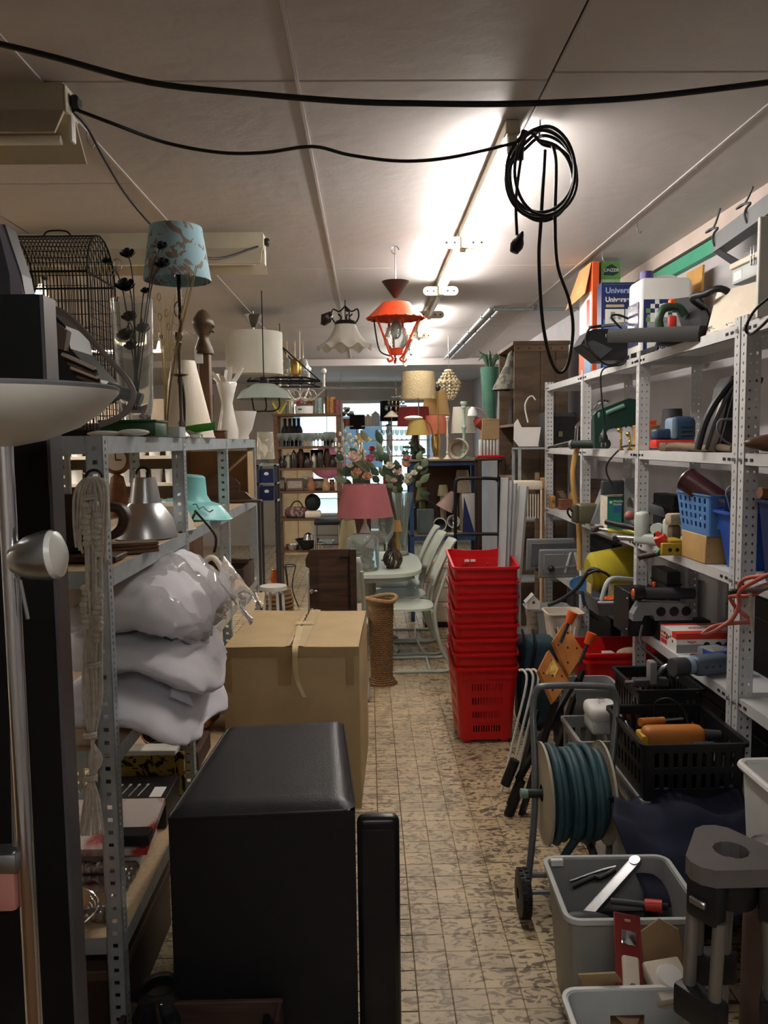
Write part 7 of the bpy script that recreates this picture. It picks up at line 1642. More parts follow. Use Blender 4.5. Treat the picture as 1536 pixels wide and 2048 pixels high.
fm={k:M('petal '+k,c,.7,var=.1,scale=40)for k,c in fl_c.items()}
for px,py,r,c in((708,912,.065,'blush'),(740,916,.048,'pinkp'),(713,943,.045,'peach'),(735,952,.045,'peach'),(744,897,.03,'redp'),(795,942,.042,'blush'),(780,930,.04,'ivory'),(815,952,.035,'ivory'),(812,928,.035,'peach'),(816,915,.03,'pinkp'),(828,945,.03,'ivory'),(840,935,.022,'ivory'),(774,962,.03,'redp'),(788,960,.028,'blush'),(738,878,.028,'ivory'),(812,962,.028,'ivory'),(700,930,.03,'ivory')):
 rose(q_(px,py,-.12+.06*rnd.random()),r,t,fm[c])
for px,py in((672,880),(680,868),(690,862),(700,870),(666,890),(712,875)):
 MB().tube(spl([q_(760,970),q_((px+740)/2,920),q_(px,py)],4),.004,5).build('spray_stem',m_leaf2,t)
 for j in range(4):p=q_(px+j*6,py+j*10);MB().ball(p,(.012,.008,.02),6,5).build('bud',fm['ivory'],t)
for k in range(7):p=q_(770+k*7,985+6*(k%3));MB().tube(spl([p,Vector((p.x*.4,0,hh*.4)),Vector((.01*math.sin(k),.01*math.cos(k),.06))],3),.004,5).build('stem',m_leaf,t)
Yd=7.0;a,b=P(860,1245,Y=Yd),P(906,1122,Y=Yd);t=thing('drawer_unit','cream metal drawer unit behind the mint chairs','drawers',(a.x-.05,Yd,0));W=b.x-a.x+.12
MB().rb(0,W,0,.4,.05,b.z,.004,1).build('carcass',m_cream,t);MB().box(.01,W-.01,.02,.38,0,.05).build('plinth',m_black,t,None)
for k in range(3):
 z=.06+k*(b.z-.07)/3;dr_=MB().rb(.006,W-.006,-.012,.002,z,z+(b.z-.07)/3-.01,.004,1).build('drawer',m_cream,t);MB().rb(W-.16,W-.02,-.022,-.011,z+(b.z-.07)/3-.05,z+(b.z-.07)/3-.03,.004,1).build('handle',m_cream,dr_)
Yr=7.25;xa,xb=P(820,1000,Y=Yr).x,P(963,1000,Y=Yr).x;zt_=P(890,918,Y=Yr).z;zl_=P(890,1070,Y=Yr).z;m_bl=M('royal blue steel','#2f4a7a',.45,var=.1)
t=thing('blue_rack','blue steel rack carrying rows of old lamps','rack',(xa,Yr,0));W=xb-xa
for x in(0,W-.035):
 for y in(0,.46):MB().box(x,x+.035,y,y+.035,0,zt_-.02).build('post',m_bl,t,None)
for z in(zt_-.06,zl_-.05):
 for y in(0,.46):MB().box(.035,W-.035,y+.005,y+.03,z,z+.04).build('beam',m_bl,t,None)
MB().rb(-.05,W+.05,-.03,.52,zt_-.02,zt_,.004,1).build('top_board',wood('worn board','#8a7a60','#6b5c46',.7),t);MB().box(.0,W,.0,.49,zl_-.01,zl_).build('lower_board',MATS['worn board'],t,None)
MB().box(.04,W-.04,.47,.475,zl_,zt_-.06).build('back_board',M('brown hardboard','#4d3a2a',.8,var=.15),t,None)
zt=zt_;Y=Yr
m_beige=fab('beige woven fabric','#b8a57e',bump=.6,bscale=70)
lamp('tall lamp with a beige woven drum shade on the blue rack',838,7.45,zt,(803,873,744,797,.93),m_beige,m_steel,base='pole',r=.06)
lamp('lamp with a dark red cone shade on the blue rack',828,7.6,zt,(795,861,814,852,.9),fab('dark red fabric','#7d2228'),m_dkwood,r=.04)
lamp('lamp with a mustard yellow cone shade and twisted dark base on the blue rack',834,7.3,zt,(812,857,840,870,.68),fab('mustard fabric','#a8914e'),m_bronze,r=.035)
lamp('lamp with a coral red drum shade on the blue rack',872,7.5,zt,(848,896,831,868,.85),fab('coral fabric','#b8684e'),m_brass,r=.04)
lamp('lamp with a pleated apricot shade at the back of the blue rack',872,7.68,zt,(844,900,780,830,.72),fab('apricot pleated fabric','#b89560',stretch=(40,40,1),bump=.5),m_brass,r=.05)
lamp('lamp with a crooked white pleated shade on the blue rack',928,7.5,zt,(902,952,814,866,.82),fab('white pleated fabric','#cfcabc',stretch=(40,40,1),bump=.5),m_cerw,r=.04)
lamp('small lamp with a pale orange shade near the window',722,11.0,P(722,920,Y=11).z,(711,735,866,884,.8),fab('pale orange fabric','#d0a468'),m_brass,r=.04)
ax=lambda px,Y_:P(px,900,Y=Y_).x
t=thing('bare_floor_lamp','bare black-topped brass lamp pole without a shade','lamp',(ax(877,7.3),7.32,zt));hh=P(877,770,Y=7.3).z-zt;MB().lathe([(0,0),(.06,0),(.055,.01),(.008,.02),(.006,hh-.05),(0,hh-.05)],16).build('pole',m_brass,t,.6);MB().ball((0,0,hh-.025),(.022,.022,.03),10,8).build('socket',m_black,t)
t=thing('swan_neck_lamp','white desk lamp with a bent brass arm and flat oval head','lamp',(ax(868,7.27),7.27,zt));o=t.location.copy();q_=lambda px,py,Y_=7.27:P(px,py,Y=Y_)-o
cablepart([(0,0,.01),q_(866,870),q_(858,848),q_(842,838)],.006,m_brass,t,'arm');MB().ball(q_(827,836),(.085,.05,.022),18,8).build('head',m_cream,t);MB().lathe([(0,0),(.05,0),(.045,.012),(0,.02)],18).build('foot',m_cream,t)
stick('mint turned wooden candlestick on the blue rack',(ax(928,7.3),7.3,zt),P(928,803,Y=7.3).z-zt,M('mint turned paint','#9fb3a2',.5),r=.06)
stick('slim white candlestick with a black cup on the blue rack',(ax(895,7.28),7.28,zt),P(895,832,Y=7.28).z-zt,m_cream,r=.035)
t=thing('jointed_lamp','wall lamp with a pink jointed arm and white bell head','lamp',(ax(985,7.0),7.0,zt_));o=t.location.copy();q_=lambda px,py,Y_=7.0:P(px,py,Y=Y_)-o
cablepart([(.0,.0,.0),q_(980,850),q_(965,822),q_(948,815)],.006,M('pink enamel','#b5776c',.5),t,'arm',k=3);MB().lathe([(.045,0),(.035,.05),(.012,.075),(0,.08)],18,T(q_(945,832))).build('bell',m_jerry,t,.6);MB().rb(-.04,.04,-.03,.03,-.012,.0,.003,1).build('clamp',m_redp,t);MB().lathe([(0,0),(.035,0),(.05,.1),(.02,.14)],14,T(q_(975,858),ry=-.9)).build('red_shade',fab('red enamel','#8c3428'),t,.6)
Yp=7.24;t=thing('cream_pot','cream ribbed pot lying on its side with the mouth facing out','pot',(ax(918,Yp),Yp+.05,zt));r_=S(20,Yp);mm=T((0,0,r_),rx=PI/2,ry=0,rz=-.25)
MB().lathe([(r_,.06),(r_*1.0,.0),(r_*.93,.0),(r_*.8,-.0),(r_*.74,-.13),(0,-.14),(0,-.15),(r_*.8,-.14),(r_*.98,-.02),(r_*1.02,.03),(r_,.06)],28,mm).build('body',m_cream,t,.6)
for k in range(3):MB().tube([mm@Vector((r_*(1-.05*k)*math.cos(2*PI*j/28),r_*(1-.05*k)*math.sin(2*PI*j/28),-.02-.035*k))for j in range(28)],.005,5,closed=True).build('rib',m_cream,t)
t=thing('ivy_plant','trailing artificial ivy on the corner of the blue rack','plant',(ax(830,7.25),7.26,zt));rnd=random.Random(6)
for k in range(26):a=rnd.uniform(0,6.28);p=Vector((rnd.uniform(-.09,.09),rnd.uniform(-.01,.05),rnd.uniform(.02,.12)));MB().grid(3,4,lambda u,v:p+Vector((.06*(v-.3)*math.cos(a)+.03*(u-.5)*math.sin(a),.02*v,.05*v*math.sin(a)+.02*(u-.5)))).build('leaf',m_leaf,t,1)
MB().rb(-.03,.03,.01,.06,0,.03,.006,1).build('pot',m_black,t)
zl=zl_
def spot(label,px,py,r,mat,ring):
 t=thing('spot_lamp',label,'lamp',(ax(px,Yr+.1),Yr+.10,zl));z=P(px,py,Y=Yr+.1).z-zl
 MB().lathe([(r*.86,.002),(r,0),(r,.03),(r*.9,.09),(r*.5,.15),(0,.16)],24,T((0,-.05,z),rx=-PI/2)).build('housing',mat,t,.7);MB().lathe([(0,.03),(r*.5,.025),(r*.88,.004)],24,T((0,-.05,z),rx=-PI/2)).build('reflector',ring,t,.8)
 MB().cyl((0,.02,0),(0,.02,z),.012,n=8).build('stand',mat,t);MB().lathe([(0,0),(.06,0),(.055,.012),(0,.016)],18).build('foot',mat,t,.6)
spot('white clip lamp with a black round inside on the lower rack',878,1048,.062,m_jerry,m_black);spot('white chrome-lined spot lamp on the lower rack',905,1042,.058,m_jerry,m_chrome)
t=thing('grey_speaker','slate grey box speaker among the spot lamps','box',(ax(850,Yr+.08),Yr+.05,zl));MB().rb(-.075,.075,0,.1,0,P(850,1020,Y=Yr).z-zl,.005,1).build('body',M('slate paint','#55605f',.6),t);MB().rb(-.065,.065,-.004,.002,.012,P(850,1025,Y=Yr).z-zl-.01,.003,1).build('front',MATS['slate paint'],t)
Yw=Yr+.08;t=thing('wedge_vase','navy and white wedge shaped vase on the lower rack','vase',(ax(940,Yw),Yw+.06,zl));hh=P(945,988,Y=Yw).z-zl;MB().lathe([(0,0),(.05,0),(.068,hh*.8),(.072,hh),(.068,hh),(.06,hh*.7),(0,.02)],20).build('body',m_jerry,t,.8);slab(MB(),[Vector((-.07,-.06,0)),Vector((.04,-.075,0)),Vector((-.058,-.07,hh*.95))],.006).build('navy_front',m_navy,t,None)
t=thing('pink_cone_lamp','pale pink cone desk lamp bent over on the lower rack','lamp',(ax(912,Yr+.25),Yr+.25,zl));o=t.location.copy();MB().lathe([(.085,0),(.04,.14),(.02,.18),(0,.18)],22,T(P(888,1018,Y=Yr+.2)-o,ry=.5)).build('shade',fab('pale pink enamel','#c2a59c'),t,.6);cablepart([P(900,985,Y=Yr+.2)-o,P(912,1000,Y=Yr+.22)-o,(0,0,.01)],.007,m_cream,t,'arm');MB().lathe([(0,0),(.06,0),(0,.02)],16).build('foot',m_cream,t,.6)
t=thing('black_arm_lamp','black jointed desk lamp arm on the lower rack','lamp',(ax(846,Yr+.3),Yr+.32,zl));o=t.location.copy();cablepart([(0,0,.01),P(830,1010,Y=Yr+.3)-o,P(850,1000,Y=Yr+.3)-o,P(872,1012,Y=Yr+.3)-o,P(880,1035,Y=Yr+.3)-o],.008,m_dkgrey,t,'arm',k=3);MB().lathe([(0,0),(.07,0),(0,.02)],16).build('foot',m_black,t,.6);MB().lathe([(.05,0),(.03,.06),(0,.07)],16,T(P(826,1018,Y=Yr+.3)-o,ry=-.8)).build('head',m_steel,t,.6)
for k,(px,w_,tp,bt,c,n)in enumerate(((844,14,975,1000,'#6f6f48','olive'),(925,18,940,985,'#b8ab94','sand'),(886,12,970,992,'#c3b494','straw'))):
 z=P(px,bt,Y=Yr+.35).z;one('loose_lampshade',n+' coloured lampshade stacked at the back of the lower rack','lampshade',MB().lathe([(S(w_,Yr+.3),0),(S(w_*.65,Yr+.3),P(px,tp,Y=Yr+.3).z-P(px,bt,Y=Yr+.3).z)],20).cyl((0,0,zl-z),(0,0,0),.03,n=10),fab(n+' fabric',c),(ax(px,Yr+.36),Yr+.38,z))
t=thing('hand_truck','black tubular hand truck standing before the blue rack','hand truck',(ax(950,6.7),6.7,0));o=t.location.copy();q_=lambda px,py:P(px,py,Y=6.7)-o
MB().tube(spl([Vector((q_(911,1000).x,0,.02)),q_(911,1080),q_(911,972),q_(915,960),q_(925,957),q_(985,957),q_(995,962),q_(998,980),Vector((q_(998,1000).x,0,.02))],4),.014,8).build('frame',m_black,t,1.2);MB().tube([q_(912,1068),q_(997,1068)],.014,8).build('crossbar',m_black,t);MB().rb(q_(911,1000).x-.02,q_(998,1000).x+.02,-.1,.01,.0,.012,.003,1).build('toe_plate',m_black,t)
Yc=6.25;xa=P(1028,885,Y=Yc).x;xb=P(1136,885,Y=Yc).x;zc=P(1060,690,Y=Yc).z;y1=Yx(998,xa)
t=thing('plank_cabinet','tall open cabinet of weathered dark planks beyond the grey shelving','cabinet',(xa,Yc,0));W=xb-xa;D=y1-Yc
for k,(a,b)in enumerate(((.0,.48),(.49,.76),(.77,1))):MB().rb(a*W,b*W,0,.018,0,zc-.05,.002,1).build('plank',m_ply,t)
MB().rb(0,W,D-.018,D,0,zc,.002,1).build('far_side',m_ply,t);MB().box(W-.018,W,.018,D-.018,0,zc).build('back',m_ply,t,None)
MB().rb(-.01,W+.01,-.012,D+.01,zc,zc+.03,.003,1).build('top_board',m_ply,t);MB().rb(0,W,-.008,0,zc-.05,zc,.002,1).build('top_batten',m_oldwood,t)
for z in(1.32,1.74):MB().box(.0,W-.02,.02,D-.02,z,z+.02).build('shelf',m_oldwood,t,None)
for k in range(5):MB().cyl((.03+k*W/5,-.012,zc-.025),(.03+k*W/5,-.006,zc-.025),.006,n=6).build('nail',m_blackm,t)
t=thing('mossy_funnel','mottled grey funnel lamp in the plank cabinet','lamp',(xa+.03,Yc+.27,1.762));z1_=P(1010,700,Y=Yc+.27).z-1.762
MB().lathe([(0,0),(.03,0),(.02,.10),(.02,.2),(0,.2)],12).build('stand',m_dkgrey,t,.6);zf=P(1010,780,Y=Yc+.27).z-1.762;MB().lathe([(.16,zf),(.055,zf+.2),(.03,z1_-.03),(.0,z1_)],24).build('cone',M('mottled verdigris','#6a6a5c',.8,col2='#3f3c36',thr=.52,scale=22),t,.6)
t=thing('black_phone_lamp','glossy black ball lamp with a cord in the plank cabinet','lamp',(xa+.09,Yc+.18,1.342));MB().ball((0,0,.17),.085,18,12).build('ball',M('black enamel gloss','#0c0d12',.12),t);MB().rb(-.09,.1,-.05,.05,.04,.09,.02,2).build('base',m_blackm,t);MB().rb(-.07,.08,-.04,.04,0,.04,.01,1).build('foot',m_dkgrey,t);cablepart([(-.04,-.07,.24),(-.08,-.08,.2),(-.02,-.09,.3),(.05,-.08,.2),(.0,-.08,.02)],.005,m_ltgrey,t)
Yq=6.95
t=thing('tan_carton','tan carton on the white radiator beside the plank cabinet','carton',(ax(964,Yq),Yq,zt_+.17));MB().rb(0,.15,0,.12,0,.17,.003,1).build('body',m_kraft,t);MB().rb(-.003,.153,-.003,.123,.165,.175,.002,1).build('lid',m_kraft,t)
t=thing('electric_radiator','white ribbed electric radiator on a red tray','radiator',(ax(960,Yq),Yq,zt_+.03))
for k in range(6):MB().rb(.028*k,.028*k+.022,0,.1,0,.138,.008,2).build('fin',m_jerry,t)
t=thing('red_tray','red tray on a dark side table beside the blue rack','tray',(ax(955,Yq),Yq-.03,zt_+.012));MB().rb(0,.22,0,.18,0,.016,.003,1).build('body',m_red,t);MB().rb(-.004,.224,-.004,0,0,.022,.002,1).build('lip',m_red,t)
t=thing('side_table','narrow dark side table between the blue rack and the plank cabinet','table',(ax(955,Yq),Yq-.05,0));MB().rb(0,.23,0,.24,zt_-.01,zt_+.01,.003,1).build('top',m_dkwood,t)
for x in(.0,.2):
 for y in(0,.21):MB().box(x,x+.03,y,y+.03,0,zt_-.01).build('leg',m_dkwood,t,None)
t=thing('green_vase','tall sea-green glass vase with a fern on the plank cabinet side','vase',(ax(980,7.1),7.1,zt_));hh=P(980,735,Y=7.1).z-zt_;zt2=0
MB().lathe([(0,0),(.05,0),(.06,hh*.5),(.085,hh),(.08,hh),(.055,hh*.5),(0,.02)],20).build('glass',M('sea green glass','#5d8a7a',.15,trans=.4),t,.8)
for k in range(22):a=k*.9;MB().tube(spl([(0,0,hh*.9),(.05*math.cos(a),.05*math.sin(a),hh+.07+.01*(k%4)),(.11*math.cos(a),.07*math.sin(a),hh+.06+.02*(k%5))],3),[.002,.006,.012,.014,.010,.006,.002],5).build('frond',m_leaf,t)
MB().box(-.03,.12,-.02,.2,-.012,0).build('coaster',m_dkwood,t,None)
t=thing('dish_rack','cream wire dish rack with slats on the small metal rack','rack',(pz.x-.20,5.55,1.27));t.location=(ax(1015,5.75),5.60,P(1030,972,Y=5.75).z);dz=t.location.z
MB().rb(0,.22,0,.18,-.02,.04,.01,2).build('tray',m_cream,t)
for x in(0.005,.205):
 for y in(.005,.165):MB().box(x,x+.012,y,y+.012,-dz,-.02).build('leg',m_cream,t,None)
for k in range(9):MB().box(.06+k*.018,.066+k*.018,.0,.01,-.22,-.05).build('slat',m_cream,t,None)
for k,px in enumerate((1074,1084)):one('wooden_lath',['rough wooden lath leaning at the shelving end','planed wooden lath leaning beside the rough one'][k],'lath',MB().rb(0,.03,0,.02,0,P(px,945+10*k,Y=5.72).z,.002,1),m_oldwood if k==0 else m_pine,(ax(px,5.72)-.015,5.70,0))
t=thing('bird_house','little white bird house with a heart shaped hole at the shelving foot','ornament',(ax(1063,5.05)-.0,5.0,P(1063,1217,Y=5.0).z));MB().prism([(-.04,0),(.04,0),(.04,.05),(0,.09),(-.04,.05)],-.03,.03,T(rx=PI/2)).build('house',m_whitep,t,None);slab(MB(),[Vector((-.052,-.036,.042)),Vector((-.052,.036,.042)),Vector((0,.036,.096)),Vector((0,-.036,.096))],.005).build('roof',m_ltgrey,t,None);MB().ball((0,-.031,.045),(.009,.003,.01),8,6).build('heart_hole',m_dkwood,t)
one('bird_house_post','dark driftwood branch stump under the bird house','stump',MB().cyl((0,0,0),(.0,0,t.location.z-.001),.05,.035,12),m_drift,(t.location.x,5.0,0))
cable('mains_cable','thick black cable sagging right across the room below the ceiling',[P(x,y,Y=2.0)for x,y in((-60,78),(0,88),(110,115),(300,165),(500,187),(700,203),(850,207),(1000,208),(1150,203),(1300,193),(1536,165),(1640,150))],.0075,n=8)
cable('fitting_cable','black cable looping from the trough light to the lit batten',[P(x,y,Y=Yc_)for x,y,Yc_ in((143,216,e1.y),(220,245,e1.y+.02),(330,285,2.6),(440,305,2.6),(530,305,2.6),(625,293,2.62),(700,310,2.64),(800,322,2.66),(900,315,2.66),(1030,286,YB1))],.0055)
cable('drop_cable','thin black cable dropping from the trough light behind the blue lampshade',[P(x,y,Y=Yc_)for x,y,Yc_ in((146,222,e1.y),(175,255,e1.y+.1),(210,320,e1.y+.3),(260,400,e1.y+.6),(330,475,e1.y+.9),(400,512,e1.y+1.2),(450,515,e1.y+1.4),(524,490,e2.y-.02))],.005)
hk=P(1080,240,Z=ZC);yk=hk.y
t=thing('coiled_cable','coil of black cable with a plug hanging from a ceiling hook','cable',hk);o=hk.copy();q_=lambda px,py,Y=None:P(px,py,Y=Y or yk)-o
MB().tube(spl([(0,0,0),q_(1080,262),q_(1078,275),q_(1084,272)],3),.003,5).build('hook',m_steel,t)
rnd=random.Random(1);pts=[]
for L_ in range(6):
 cx,cy2,rx_,ry_=1083+rnd.uniform(-6,6),352+rnd.uniform(-10,10),62+rnd.uniform(-10,9),86+rnd.uniform(-14,10)
 for k in range(12):a=-PI/2+2*PI*k/12;pts.append(q_(cx+rx_*math.cos(a)+4*L_*.3,cy2+ry_*math.sin(a),yk+.03*math.sin(L_*1.7)+.012*math.cos(a*2)))
MB().tube(spl(pts,4),.0055,7).build('loops',m_rubber,t,1.3)
cablepart([q_(1050,270),q_(1040,330),q_(1032,400),q_(1034,470)],.005,m_rubber,t,'plug_lead');MB().lathe([(.004,.05),(.009,.04),(.012,.03),(.020,.015),(.022,0),(.014,-.022),(0,-.024)],12,T(q_(1033,492),ry=.4)).build('plug',m_black,t,.7)
cablepart([q_(1090,300),q_(1082,440),q_(1078,520,yk+.05),q_(1085,640,yk+.1),q_(1100,715,yk+.15),q_(1118,745,yk+.17),q_(1136,728,yk+.17),q_(1146,660,yk+.15),q_(1138,600,yk+.1),q_(1115,530,yk+.05),q_(1110,440),q_(1112,330),q_(1105,290)],.006,m_rubber,t,'long_loop',k=7)
cablepart([q_(1050,262),q_(1042,290),q_(1040,320)],.012,m_black,t,'bundle')
hk=P(790,492,Z=ZC);Yl=hk.y;t=thing('red_lantern','red metal lantern lamp with a ribbed glass globe, hung from the ceiling','lantern',hk);q_=lambda px,py:P(px,py,Y=Yl)-hk;xs_=lambda n:S(n,Yl)
m_lred=M('lantern red enamel','#d0431f',.35,var=.06);z_=lambda py:q_(790,py).z
MB().tube([(.02*math.cos(a),0,z_(500)+.02*math.sin(a))for a in[j*PI/5 for j in range(9)]],.003,5).build('hook',m_steel,t);MB().cyl((0,0,0),(0,0,z_(570)),.003,n=6).build('rod',m_steel,t);MB().lathe([(0,z_(563)),(xs_(27),z_(563)),(xs_(24),z_(568)),(xs_(4),z_(596)),(0,z_(596))],20).build('canopy',M('dark brown metal','#33241c',.4,.3),t,.5);MB().cyl((0,0,z_(606)),(0,0,z_(590)),.004,n=6).build('link',m_chrome,t)
MB().lathe([(0,z_(606)),(xs_(28),z_(606)),(xs_(31),z_(610)),(xs_(55),z_(634)),(xs_(57),z_(638)),(xs_(53),z_(636)),(xs_(30),z_(613)),(0,z_(610))],32).build('hood',m_lred,t,.5)
for k in range(20):a=2*PI*k/20;MB().ball((xs_(55)*math.cos(a),xs_(55)*math.sin(a),z_(637)),(.012,.012,.006),6,4).build('scallop',m_lred,t)
MB().lathe([(xs_(15),z_(636)),(xs_(17),z_(655)),(xs_(24),z_(675)),(xs_(22),z_(688)),(xs_(14),z_(700)),(xs_(13),z_(700)),(xs_(21),z_(687)),(xs_(23),z_(675)),(xs_(16),z_(655)),(xs_(14),z_(636))],24).build('globe',m_gl,t,.9)
for k in range(10):a=2*PI*k/10;MB().tube([(xs_(r)*math.cos(a+s),xs_(r)*math.sin(a+s),z_(py))for r,py,s in((17.5,655,0),(24,668,.2),(25,678,.4),(22,690,.6))],.0025,4).build('glass_rib',m_gl,t)
MB().ball((0,0,z_(660)),(.03,.03,.05),12,8).build('bulb',M('bulb glass','#cfd2bd',.1,trans=.5),t)
MB().lathe([(0,z_(710)),(xs_(12),z_(710)),(xs_(15),z_(698)),(xs_(14),z_(697)),(0,z_(702))],20).build('cup',m_lred,t,.5)
for k in range(3):
 a=2*PI*k/3-.4;c,s=math.cos(a),math.sin(a);MB().tube(spl([(xs_(48)*c,xs_(48)*s,z_(640)),(xs_(34)*c,xs_(34)*s,z_(668)),(xs_(16)*c,xs_(16)*s,z_(708)),(xs_(8)*c,xs_(8)*s,z_(718)),(xs_(18)*c,xs_(18)*s,z_(724)),(xs_(22)*c,xs_(22)*s,z_(718))],4),.006,6).build('strut',m_lred,t)
cablepart([q_(748,640),q_(752,670),q_(760,702),q_(780,712)],.004,m_bronze,t,'flex')
hk=P(690,600,Z=ZC);Yl=hk.y;t=thing('frilled_glass_lamp','hanging lamp with a frilled white glass bell and dark curled ironwork','pendant lamp',hk);z_=lambda py:P(690,py,Y=Yl).z-hk.z;xs_=lambda n:S(n,Yl)
def frill(u,v):
 a=2*PI*u;pr=[(20,648),(24,660),(32,675),(44,688),(56,696)];f=v*4;i=min(3,int(f));g=f-i;r=pr[i][0]+(pr[i+1][0]-pr[i][0])*g;y=pr[i][1]+(pr[i+1][1]-pr[i][1])*g;w=max(0,v-.6)/.4
 return Vector((xs_(r+2*w*math.cos(10*a))*math.cos(a),xs_(r+2*w*math.cos(10*a))*math.sin(a),z_(y)+.018*w*math.sin(10*a)))
MB().grid(80,12,frill,cu=True).build('glass_bell',M('frosted white glass','#d8d2c6',.35,var=.03,trans=.15),t,1.2)
MB().lathe([(0,z_(642)),(xs_(18),z_(642)),(xs_(22),z_(648)),(xs_(20),z_(651)),(0,z_(650))],20).build('collar',m_bronze,t,.6)
for s in(-1,1,.3):MB().tube(spl([(0,0,z_(612)),(xs_(12*s),.02,z_(622)),(xs_(24*s),.01,z_(618)),(xs_(26*s),0,z_(635)),(xs_(18*s),0,z_(646)),(xs_(8*s),0,z_(636)),(xs_(14*s),0,z_(628))],5),.006,6).build('scroll',m_bronze,t)
MB().cyl((0,0,0),(0,0,z_(645)),.004,n=6).build('rod',m_bronze,t);MB().lathe([(0,0),(.05,.02),(.06,.05),(0,.09)],14,T((xs_(-28),0,z_(644)),ry=-.9)).build('ceiling_cup',m_bronze,t,.7)
hk=P(506,622,Z=ZC);Yl=hk.y;t=thing('drum_pendant','large white drum pendant shade with a chrome ceiling cone','pendant lamp',hk);z_=lambda py:P(506,py,Y=Yl).z-hk.z;xs_=lambda n:S(n,Yl)
MB().lathe([(xs_(56),z_(750)),(xs_(56),z_(666)),(xs_(55),z_(666)),(xs_(55),z_(750)),(xs_(56),z_(750))],40).build('shade',fab('off white fabric','#d2d0c2'),t,.5);MB().lathe([(0,z_(630)),(xs_(18),z_(630)),(xs_(4),z_(655)),(0,z_(655))],20).build('cone',m_chrome,t,.5);MB().cyl((0,0,0),(0,0,z_(700)),.006,n=8).build('cord',m_steel,t)
MB().lathe([(0,z_(746)),(xs_(54),z_(746))],40).build('diffuser',MATS['opal glass'],t)
hk=P(526,700,Y=5.6);hk.z=ZC;t=thing('glass_dish_pendant','pale green glass dish pendant on a black rod','pendant lamp',hk);z_=lambda py:P(530,py,Y=5.6).z-hk.z;xs_=lambda n:S(n,5.6)
MB().lathe([(xs_(54),z_(798)),(xs_(44),z_(782)),(xs_(20),z_(768)),(0,z_(766)),(0,z_(768)),(xs_(20),z_(770)),(xs_(43),z_(784)),(xs_(53),z_(798))],32).build('dish',M('pale green glass','#a9b5ac',.25,trans=.25),t,.8);MB().cyl((0,0,0),(0,0,z_(768)),.004,n=6).build('rod',m_black,t);MB().rb(-.03,.03,-.03,.03,z_(768),z_(754),.01,1).build('holder',m_black,t)
for s in(-1,0,1):MB().tube(spl([(xs_(26*s),0,z_(780)),(xs_(26*s+4),0,z_(812)),(xs_(18*s),0,z_(822)),(0,0,z_(822))],4),.005,6).build('arm',m_black,t)
hk=P(585,690,Y=6.9);hk.z=ZC;t=thing('iron_pot_rack','black wrought iron hanging frame with scrolls and glass lamps','pot rack',hk);q_=lambda px,py,Y=6.9:P(px,py,Y=Y)-hk
fr_=[q_(495,762),q_(640,762),q_(610,755,7.3),q_(520,755,7.3)]
MB().tube(fr_,.010,6,closed=True).build('ring',m_blackm,t);MB().tube([p+Vector((0,0,-.05))for p in fr_],.006,6,closed=True).build('ring',m_blackm,t)
for p in fr_:MB().tube([p,q_(560,690,7.1)],.006,6).build('strut',m_blackm,t)
MB().tube([q_(560,690,7.1),Vector((q_(560,690,7.1).x,q_(560,690,7.1).y,0))],.004,6).build('chain',m_blackm,t)
for k in range(5):p=q_(530+k*24,764);MB().tube([p+Vector((.03*math.cos(a)*(1-a/14),0,.03*math.sin(a)*(1-a/14)))for a in[j*.6 for j in range(18)]],.004,5).build('scroll',m_blackm,t)
for k in range(3):p=q_(575+k*16,735,7.1);MB().lathe([(0,.08),(.03,.07),(.05,0),(.045,-.06),(0,-.08)],16,T(p)).build('glass_lamp',m_olg if k!=1 else m_brass,t,.9);MB().cyl(p+Vector((0,0,.07)),Vector((p.x,p.y,q_(590,715).z+.16)),.003,n=5).build('hanger',m_brass,t)
hk=P(600,700,Y=7.6);hk.z=ZC;t=thing('white_chandelier','white scrolled iron chandelier with candle bulbs','chandelier',hk);q_=lambda px,py,Y=7.6:P(px,py,Y=Y)-hk;c0_=q_(600,795);m_wi=M('white iron','#d5d0c4',.5)
MB().cyl((0,0,0),c0_,.005,n=6).build('rod',m_wi,t)
for px,py,Y in((648,775,7.5),(618,770,7.8),(575,775,7.4),(560,778,7.8)):
 e=q_(px,py,Y);MB().tube(spl([c0_,c0_.lerp(e,.5)+Vector((0,0,-.06)),e+Vector((0,0,-.02))],5),.007,6).build('arm',m_wi,t);MB().lathe([(0,0),(.02,0),(.03,.008),(0,.01)],12,T(e)).build('drip_pan',m_wi,t);MB().cyl(e,e+Vector((0,0,.12)),.012,n=8).build('candle',m_wi,t);MB().ball(e+Vector((0,0,.15)),.026,10,8).build('bulb',m_jerry,t)
for k in range(6):a=k*1.05;MB().tube([c0_+Vector((.1*math.cos(a)+.05*math.cos(b),.1*math.sin(a),.02+.05*math.sin(b)))for b in[j*.6 for j in range(11)]],.004,5).build('scroll',m_wi,t)
hk=P(897,735,Y=7.9);hk.z=ZC;t=thing('bead_chandelier','basket shaped chandelier of pale wooden beads','chandelier',hk);q_=lambda py:P(897,py,Y=7.9).z-hk.z;m_bead=M('bleached beads','#b5a686',.7,var=.15)
MB().cyl((0,0,0),(0,0,q_(742)),.003,n=5).build('chain',m_steel,t)
for z,r in((763,22),(740,5),(797,9)):MB().tube([(S(r,7.9)*math.cos(j*.3),S(r,7.9)*math.sin(j*.3),q_(z))for j in range(21)],.006,5,closed=True).build('ring',m_bead,t)
for k in range(12):
 a=2*PI*k/12;mb=MB()
 for r,y in((6,742),(10,748),(14,754),(18,760),(22,766),(21,773),(19,780),(16,787),(12,793),(8,797)):mb.ball((S(r,7.9)*math.cos(a),S(r,7.9)*math.sin(a),q_(y)),.014,6,5)
 mb.build('bead_string',m_bead,t,1.2)
